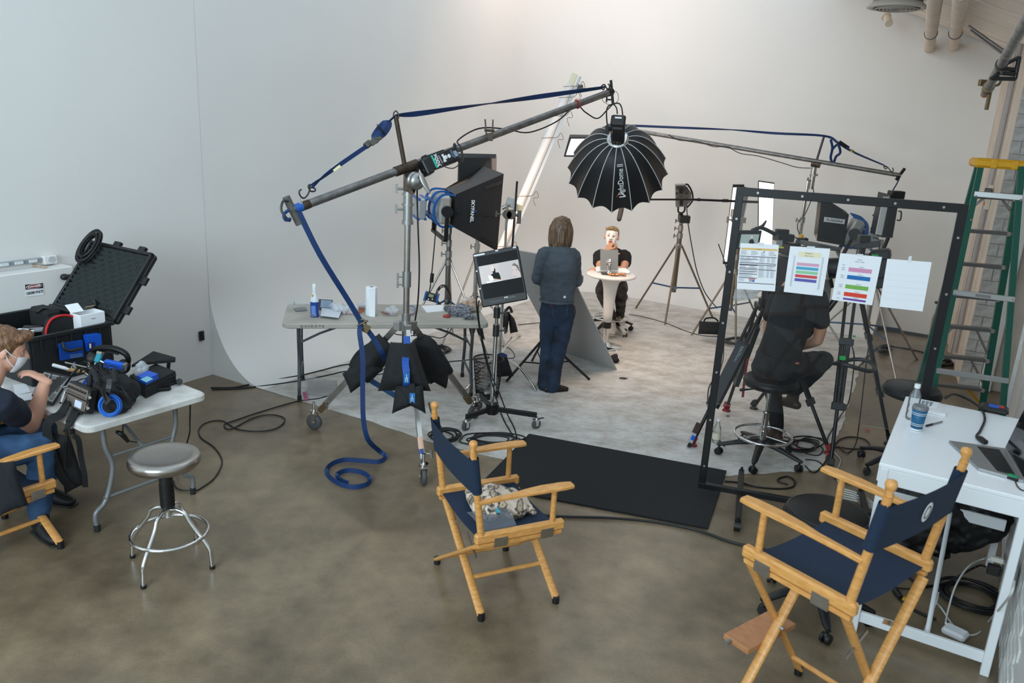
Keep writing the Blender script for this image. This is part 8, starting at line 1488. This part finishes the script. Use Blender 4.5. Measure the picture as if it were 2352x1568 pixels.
cable('bag_lead','thin black lead looping off the table front edge',[p8(300,895,0.06),p8(312,908,0.03),p8(308,925,0.01),p8(290,936,0.01),D(283,945,4.48),D(284,962,4.48),D(282,985,4.5),D(284,998,4.52),D(291,1010,4.55),D(305,1014,4.6),D(325,1017,4.8)],0.004)
q=MB();q.limb([D(270,992,4.5),D(280,997,4.5),D(293,1012,4.55)],[0.012,0.016,0.012],n=10);obj('cable_connector',q,BLK,None,'black connector dangling under the left table edge','connector')
SH=thing('shoulder_harness','black padded shoulder harness hanging off left table edge','harness',D(150,1130,4.35))
q=MB();q.strap([p8(165,905,0.06),p8(140,950,0.03),p8(118,962,0.01),D(108,985,4.28),D(120,1040,4.3),D(140,1090,4.32),D(165,1120,4.35)],0.05,0.014,up=(0.2,-1,0.1));obj('webbing',q,BLKF,SH)
q=MB();q.strap([D(168,1000,4.36),D(180,1010,4.36),D(186,1050,4.37),D(194,1090,4.37),D(196,1118,4.38)],0.03,0.006,up=(0.3,-1,0));obj('webbing',q,BLKF,SH)
q=MB();pillow(q,[D(118,990,4.34),D(160,1000,4.36),D(196,1112,4.4),D(150,1135,4.36)],0.06,pinch=0.04);obj('pad',q,BLKF,SH)
q=MB();q.strap([p8(200,915,0.05),p8(178,940,0.02),p8(160,968,0.006),D(152,985,4.3)],0.045,0.01,up=(0.2,-0.6,1));obj('webbing',q,BLKF,SH);q=MB();q.cyl(p8(197,925,0.03),p8(184,946,0.02),0.008);q.cyl(p8(150,900,0.1),p8(140,925,0.06),0.009);o=obj('snap_hooks',q,CHROME,SH);o['kind']='stuff'
q=MB();pts=[]
for i in range(150):f=i/149;c=D(154,985,4.27).lerp(D(150,1075,4.29),f);pts.append(c+V((0.009*math.cos(i*1.26),0.009*math.sin(i*1.26),0)))
q.tube(pts,0.0028,5,k=1);obj('coiled_cord',q,CABLE,SH)
JK=MB();pillow(JK,[D(-30,1060,3.86),D(34,1058,3.92),D(66,1160,3.9),D(0,1185,3.85)],0.09,pinch=0.05);obj('jacket',JK,M('jacket_black','#15181f',0.9),None,'dark jacket draped over arm of the left chair','jacket')
cs_=Matrix.Translation(CH1.location)@Rz(-1.12).to_4x4();cl3=lambda x,y,z:(cs_@V((x,y,z)))
q=MB();q.limb([cl3(-0.16,0.0,0.50),cl3(-0.02,0.03,0.515),cl3(0.1,0.05,0.50)],[(0.09,0.05),(0.12,0.05),(0.09,0.045)],side=cs_.to_3x3()@V((0,1,0)),n=16);q.limb([cl3(-0.17,-0.1,0.50),cl3(0.0,-0.11,0.5),cl3(0.12,-0.08,0.5)],[0.035,0.045,0.035],n=12);q.limb([cl3(-0.1,0.12,0.5),cl3(0.04,0.14,0.5),cl3(0.13,0.16,0.49)],[0.03,0.035,0.02],n=12)
def leafy():
	m=M('leaf_print','#d8c6b2',0.9,n=(16,0.1),hex2='#231f1f');r=[n for n in m.node_tree.nodes if n.type=='VALTORGB'][0];r.color_ramp.elements[0].position=0.49;r.color_ramp.elements[1].position=0.53;e=r.color_ramp.elements.new(0.64);e.color=(*lin('#cdb7a0'),1);e=r.color_ramp.elements.new(0.7);e.color=(*lin('#7d7a45'),1);return m
blob('scarf',q,leafy(),None,0.007,3,wrinkle=(14,0.016),label='folded leaf patterned scarf lying on the centre chair seat',cat='scarf')
ZP=thing('face_shield','clear plastic face shield lying on centre chair seat','face shield',cl3(0.12,-0.13,0.49));q=MB();q.grid(lambda u,v:cl3(0.02+0.22*u,-0.2+0.2*v,0.492+0.03*math.sin(PI*u)*(0.4+v)),10,6);obj('visor',q,glass('shield_film','#b9c6d4',0.16,0.12),ZP);q=MB();q.box(cl3(0.12,-0.06,0.53),(0.02,0.05,0.004),Rz(0.3));obj('teal_tab',q,M('teal_tab','#3aa5b8',0.5),ZP)
MT=MB();mp4=[P(1215,1000),P(1668,1085),P(1625,1217),P(1100,1118)];MT.prism([p+ZX*0.006 for p in mp4],(0,0,0.012));obj('floor_mat',MT,M('mat_black','#1b1c1e',0.95,n=(150,0.35),bump=(260,0.6)),None,'black carpet mat lying on floor behind centre chair','mat')
GB=thing('glass_bottle','clear glass bottle with label on floor inside screen','bottle',P(1643,1012));g0=P(1644,1014,0.006);q=MB();q.lathe([(0,0.002),(0.032,0.0),(0.035,0.01),(0.035,0.09),(0.03,0.13),(0.015,0.165),(0.0135,0.195)],g0,n=26);obj('bottle',q,glass('bottle_glass','#d9dccb',0.2,0.04),GB);q=MB();q.lathe([(0.0355,0.03),(0.0355,0.085)],g0,n=26);obj('label',q,M('label_cream','#d7d0b8',0.5),GB);q=MB();q.cyl(g0+ZX*0.19,g0+ZX*0.205,0.0155);obj('cap',q,PAPER,GB)
CLp=thing('clapper_slate','small slate stick standing against tripod foot on floor','clapperboard',P(1580,1028));c0,c1=P(1580,1027,0.01),D(1606,972,6.2);q=MB();q.box(c0.lerp(c1,0.3),(0.035,0.02,(c1-c0).length*0.6),axes(z=c1-c0));obj('silver_half',q,M('slate_silver','#b9bcbd',0.4,0.4),CLp);q=MB();q.box(c0.lerp(c1,0.8),(0.045,0.025,(c1-c0).length*0.42),axes(z=c1-c0));obj('brown_half',q,M('slate_brown','#3b2a22',0.6),CLp);q=MB();q.box(c0.lerp(c1,0.42)+V((0,-0.013,0)),(0.03,0.003,0.04),axes(z=c1-c0));obj('blue_sticker',q,BLUEB,CLp);q=MB();q.box(c0.lerp(c1,0.12)+V((0,-0.013,0)),(0.03,0.003,0.04),axes(z=c1-c0));obj('dark_sticker',q,BLK,CLp)
ZF=thing('zip_bag','clear zip bag with pink seal on floor by table leg','bag',P(730,895));q=MB();q.grid(lambda u,v:P(702+70*u,905-40*v+6*u,0.012+0.02*abs(noise.noise(V((u*4,v*4,1))))),10,8);obj('film',q,glass('bag_film','#e2e3e4',0.25,0.15),ZF);q=MB();q.prism([P(x,y,0.012)for x,y in((695,901),(702,900),(708,919),(701,920))],(0,0,0.004));obj('pink_seal',q,M('pink_seal','#b8497a',0.5),ZF)
for i,(x,y,sx,m_,lab)in enumerate(((1432,868,0.05,BLK,'black scrap of tape on floor below grey board'),(1844,1030,0.07,RED,'red scrap of tape on floor near stool wheels'),(1992,987,0.03,RED,'tiny red scrap of tape on concrete behind screen'),(1672,955,0.02,BLK,'tiny black bit on white floor by tripod foot'))):
	c=P(x,y,0.012);q=MB();q.prism([c+V(v)for v in((-sx,-sx*0.3,0),(sx*0.2,-sx*0.5,0),(sx,0,0),(0.1*sx,sx*0.4,0),(-sx*0.6,sx*0.3,0))],(0,0,0.003));obj('tape_scrap',q,m_,None,lab,'tape')
q=MB();q.limb([P(1408,822,0.03),P(1414,828,0.03)],[(0.06,0.03),(0.04,0.03)],n=10);blob('cloth_scrap',q,BLKF,None,0.008,2,wrinkle=(20,0.015),label='black cloth scrap peeking out behind the grey board',cat='cloth')
F=lambda pts,z=0.008:[P(x,y,z)for x,y in pts]
cset=[('floor_cable','pair of black cables from left wall corner to rear table',F([(484,890),(540,889),(600,877),(690,862),(740,850),(790,838),(850,832)]),0.008),('floor_cable','second black cable running under the rear table',F([(487,894),(545,892),(620,884),(700,872),(760,860),(800,852),(900,846),(990,835),(1060,828),(1120,822)]),0.007),('floor_cable','thin black cable looping on concrete behind the steel stool',F([(455,1125),(490,1100),(508,1070),(508,1050),(490,1025),(462,1005),(457,985),(475,970),(510,966),(545,985),(590,990),(630,985),(652,970),(650,958),(620,952),(580,960),(530,985),(515,975),(540,965),(600,945),(680,922),(730,915),(760,905),(790,886),(830,868),(880,858)]),0.0055),('floor_cable','thin black cable falling behind left table to floor',[D(437,930,4.95),D(436,970,4.97),D(433,1005,4.97),P(405,1085,0.01),P(400,1110,0.01),P(415,1125,0.01),P(455,1125,0.01)],0.005),('floor_cable','black power cable from boom stand to the cable heap',F([(985,925),(990,945),(1002,965),(1015,985),(1012,1005)]),0.006),('floor_cable','long black cable running from mat to right director chair',F([(1100,1155),(1150,1160),(1230,1180),(1300,1186),(1400,1189),(1500,1198),(1600,1217),(1660,1238),(1700,1250),(1760,1262)],0.012),0.009),('floor_cable','thin black cable arcing across the white floor behind table',F([(1445,722),(1480,728),(1530,742),(1570,758),(1610,770),(1650,772)]),0.006),('floor_cable','thin black cable behind subject stool on white floor',F([(1190,746),(1240,741),(1300,735),(1370,726),(1400,724),(1430,728)]),0.006),('floor_cable','thin black cable from tripod down to the screen foot',[D(1650,560,8.9),D(1672,640,8.85),P(1663,780,0.3),P(1660,830,0.05),P(1645,862,0.01),P(1628,890,0.01),P(1626,930,0.01),P(1632,980,0.01),P(1650,1008,0.01),P(1664,1024,0.01)],0.006),('floor_cable','black cable from second camera looping on concrete right',[D(1955,790,6.4),D(1962,830,6.35),P(1950,920,0.15),P(1930,955,0.02),P(1912,985,0.01),P(1900,1010,0.01),P(1910,1040,0.01)],0.006),('floor_cable','round black cable loop on concrete beside tripod foot',F([(1918,1020),(1930,1008),(1955,1003),(1985,1008),(1997,1020),(1985,1030),(1950,1030),(1920,1026),(1905,1035)]),0.006),('floor_cable','black cable hanging from second tripod to the concrete',[D(2000,770,6.8),D(1990,830,6.7),P(1975,960,0.2),P(1965,1020,0.02),P(1945,1040,0.01),P(1928,1025,0.01)],0.005),('floor_cable','tangled black cable looping under the operator stool',F([(1800,1003),(1830,1010),(1870,1018),(1890,1030),(1880,1045),(1850,1040),(1830,1020),(1850,1005),(1890,1008),(1905,1030),(1895,1060),(1870,1085),(1850,1070)]),0.0055),('floor_cable','black cable swirling from stool wheel to desk leg',F([(1850,1055),(1880,1060),(1905,1085),(1930,1105),(1970,1112),(2010,1120),(2030,1130)]),0.0055),('floor_cable','black extension cord in front of the screen bottom bar',F([(1665,1105),(1700,1108),(1740,1118),(1790,1122),(1820,1118),(1825,1105),(1810,1094),(1790,1098),(1788,1106),(1810,1112)]),0.007),('floor_cable','black cable line along the concrete by the ladder',F([(1965,850),(2020,795),(2060,797),(2110,806),(2150,818),(2190,815),(2205,830),(2195,855),(2215,880)]),0.009),('floor_cable','black cable curving over floor behind the wastebasket',F([(1145,792),(1170,800),(1182,815),(1178,822),(1160,822)]),0.005),('floor_cable','black cable drooping beneath the rear table centre',[D(912,740,8.4),D(905,755,8.4),D(912,768,8.4),D(985,772,8.4),D(1012,776,8.4),D(1030,765,8.4),D(1041,745,8.4)],0.006),]
for n_,l_,p_,r_ in cset:cable(n_,l_,p_,r_,k=5)
def heap(label,cx_,cy_,rx,ry,n,seed,r=0.0065):
	rs=random.Random(seed);c=P(cx_,cy_);t=thing('cable_heap',label,'cable',c)
	for k in range(n):
		a0=rs.random()*6;f1=rs.uniform(0.7,1.1);ox,oy=rs.uniform(-0.25,0.25)*rx,rs.uniform(-0.25,0.25)*ry
		q=MB();q.tube([P(cx_+ox+rx*f1*math.cos(a)*(1+0.12*math.sin(3*a+k)),cy_+oy+ry*f1*math.sin(a),0.01+0.009*k+0.006*math.sin(2*a+k))for a in[a0+i*PI/8 for i in range(16)]],r,7,closed=True,k=2);obj('loop',q,CABLE,t)
heap('heap of black cables on floor behind centre chair back',1022,998,34,15,7,3)
heap('black cable coil on white floor at front of mat',1130,1008,60,13,6,5)
heap('small black cable coil behind legs of rear table',1005,804,26,10,5,9,0.008)
heap('black cable coil on white floor by tan stand',1690,782,22,7,5,12,0.009)
heap('black coiled cable on concrete by pier and ladder',2160,832,28,7,5,21,0.011)
heap('black cable coil on concrete near second tripod leg',2030,802,14,6,5,26,0.012)
heap('tangle of black cables beneath the operator stool wheels',1845,1020,40,16,6,31)
WC=thing('cable_bundle','bundle of white cables on floor beside front black stool','cable',P(1975,1150))
for k in range(5):q=MB();q.tube([P(1925+3*k,1120+6*k,0.02),P(1950+4*k,1126+6*k,0.03+0.01*k),P(1975,1135+5*k,0.04),P(2000,1150+4*k,0.03),P(2015,1165+2*k,0.02)],0.006,6);obj('strand',q,WCB,WC)
cable('white_floor_cable','white cable winding from tripod foot across the concrete',F([(1900,1030),(1915,1038),(1930,1055),(1925,1075),(1918,1085),(1925,1105),(1940,1118)]),0.005,WCB)
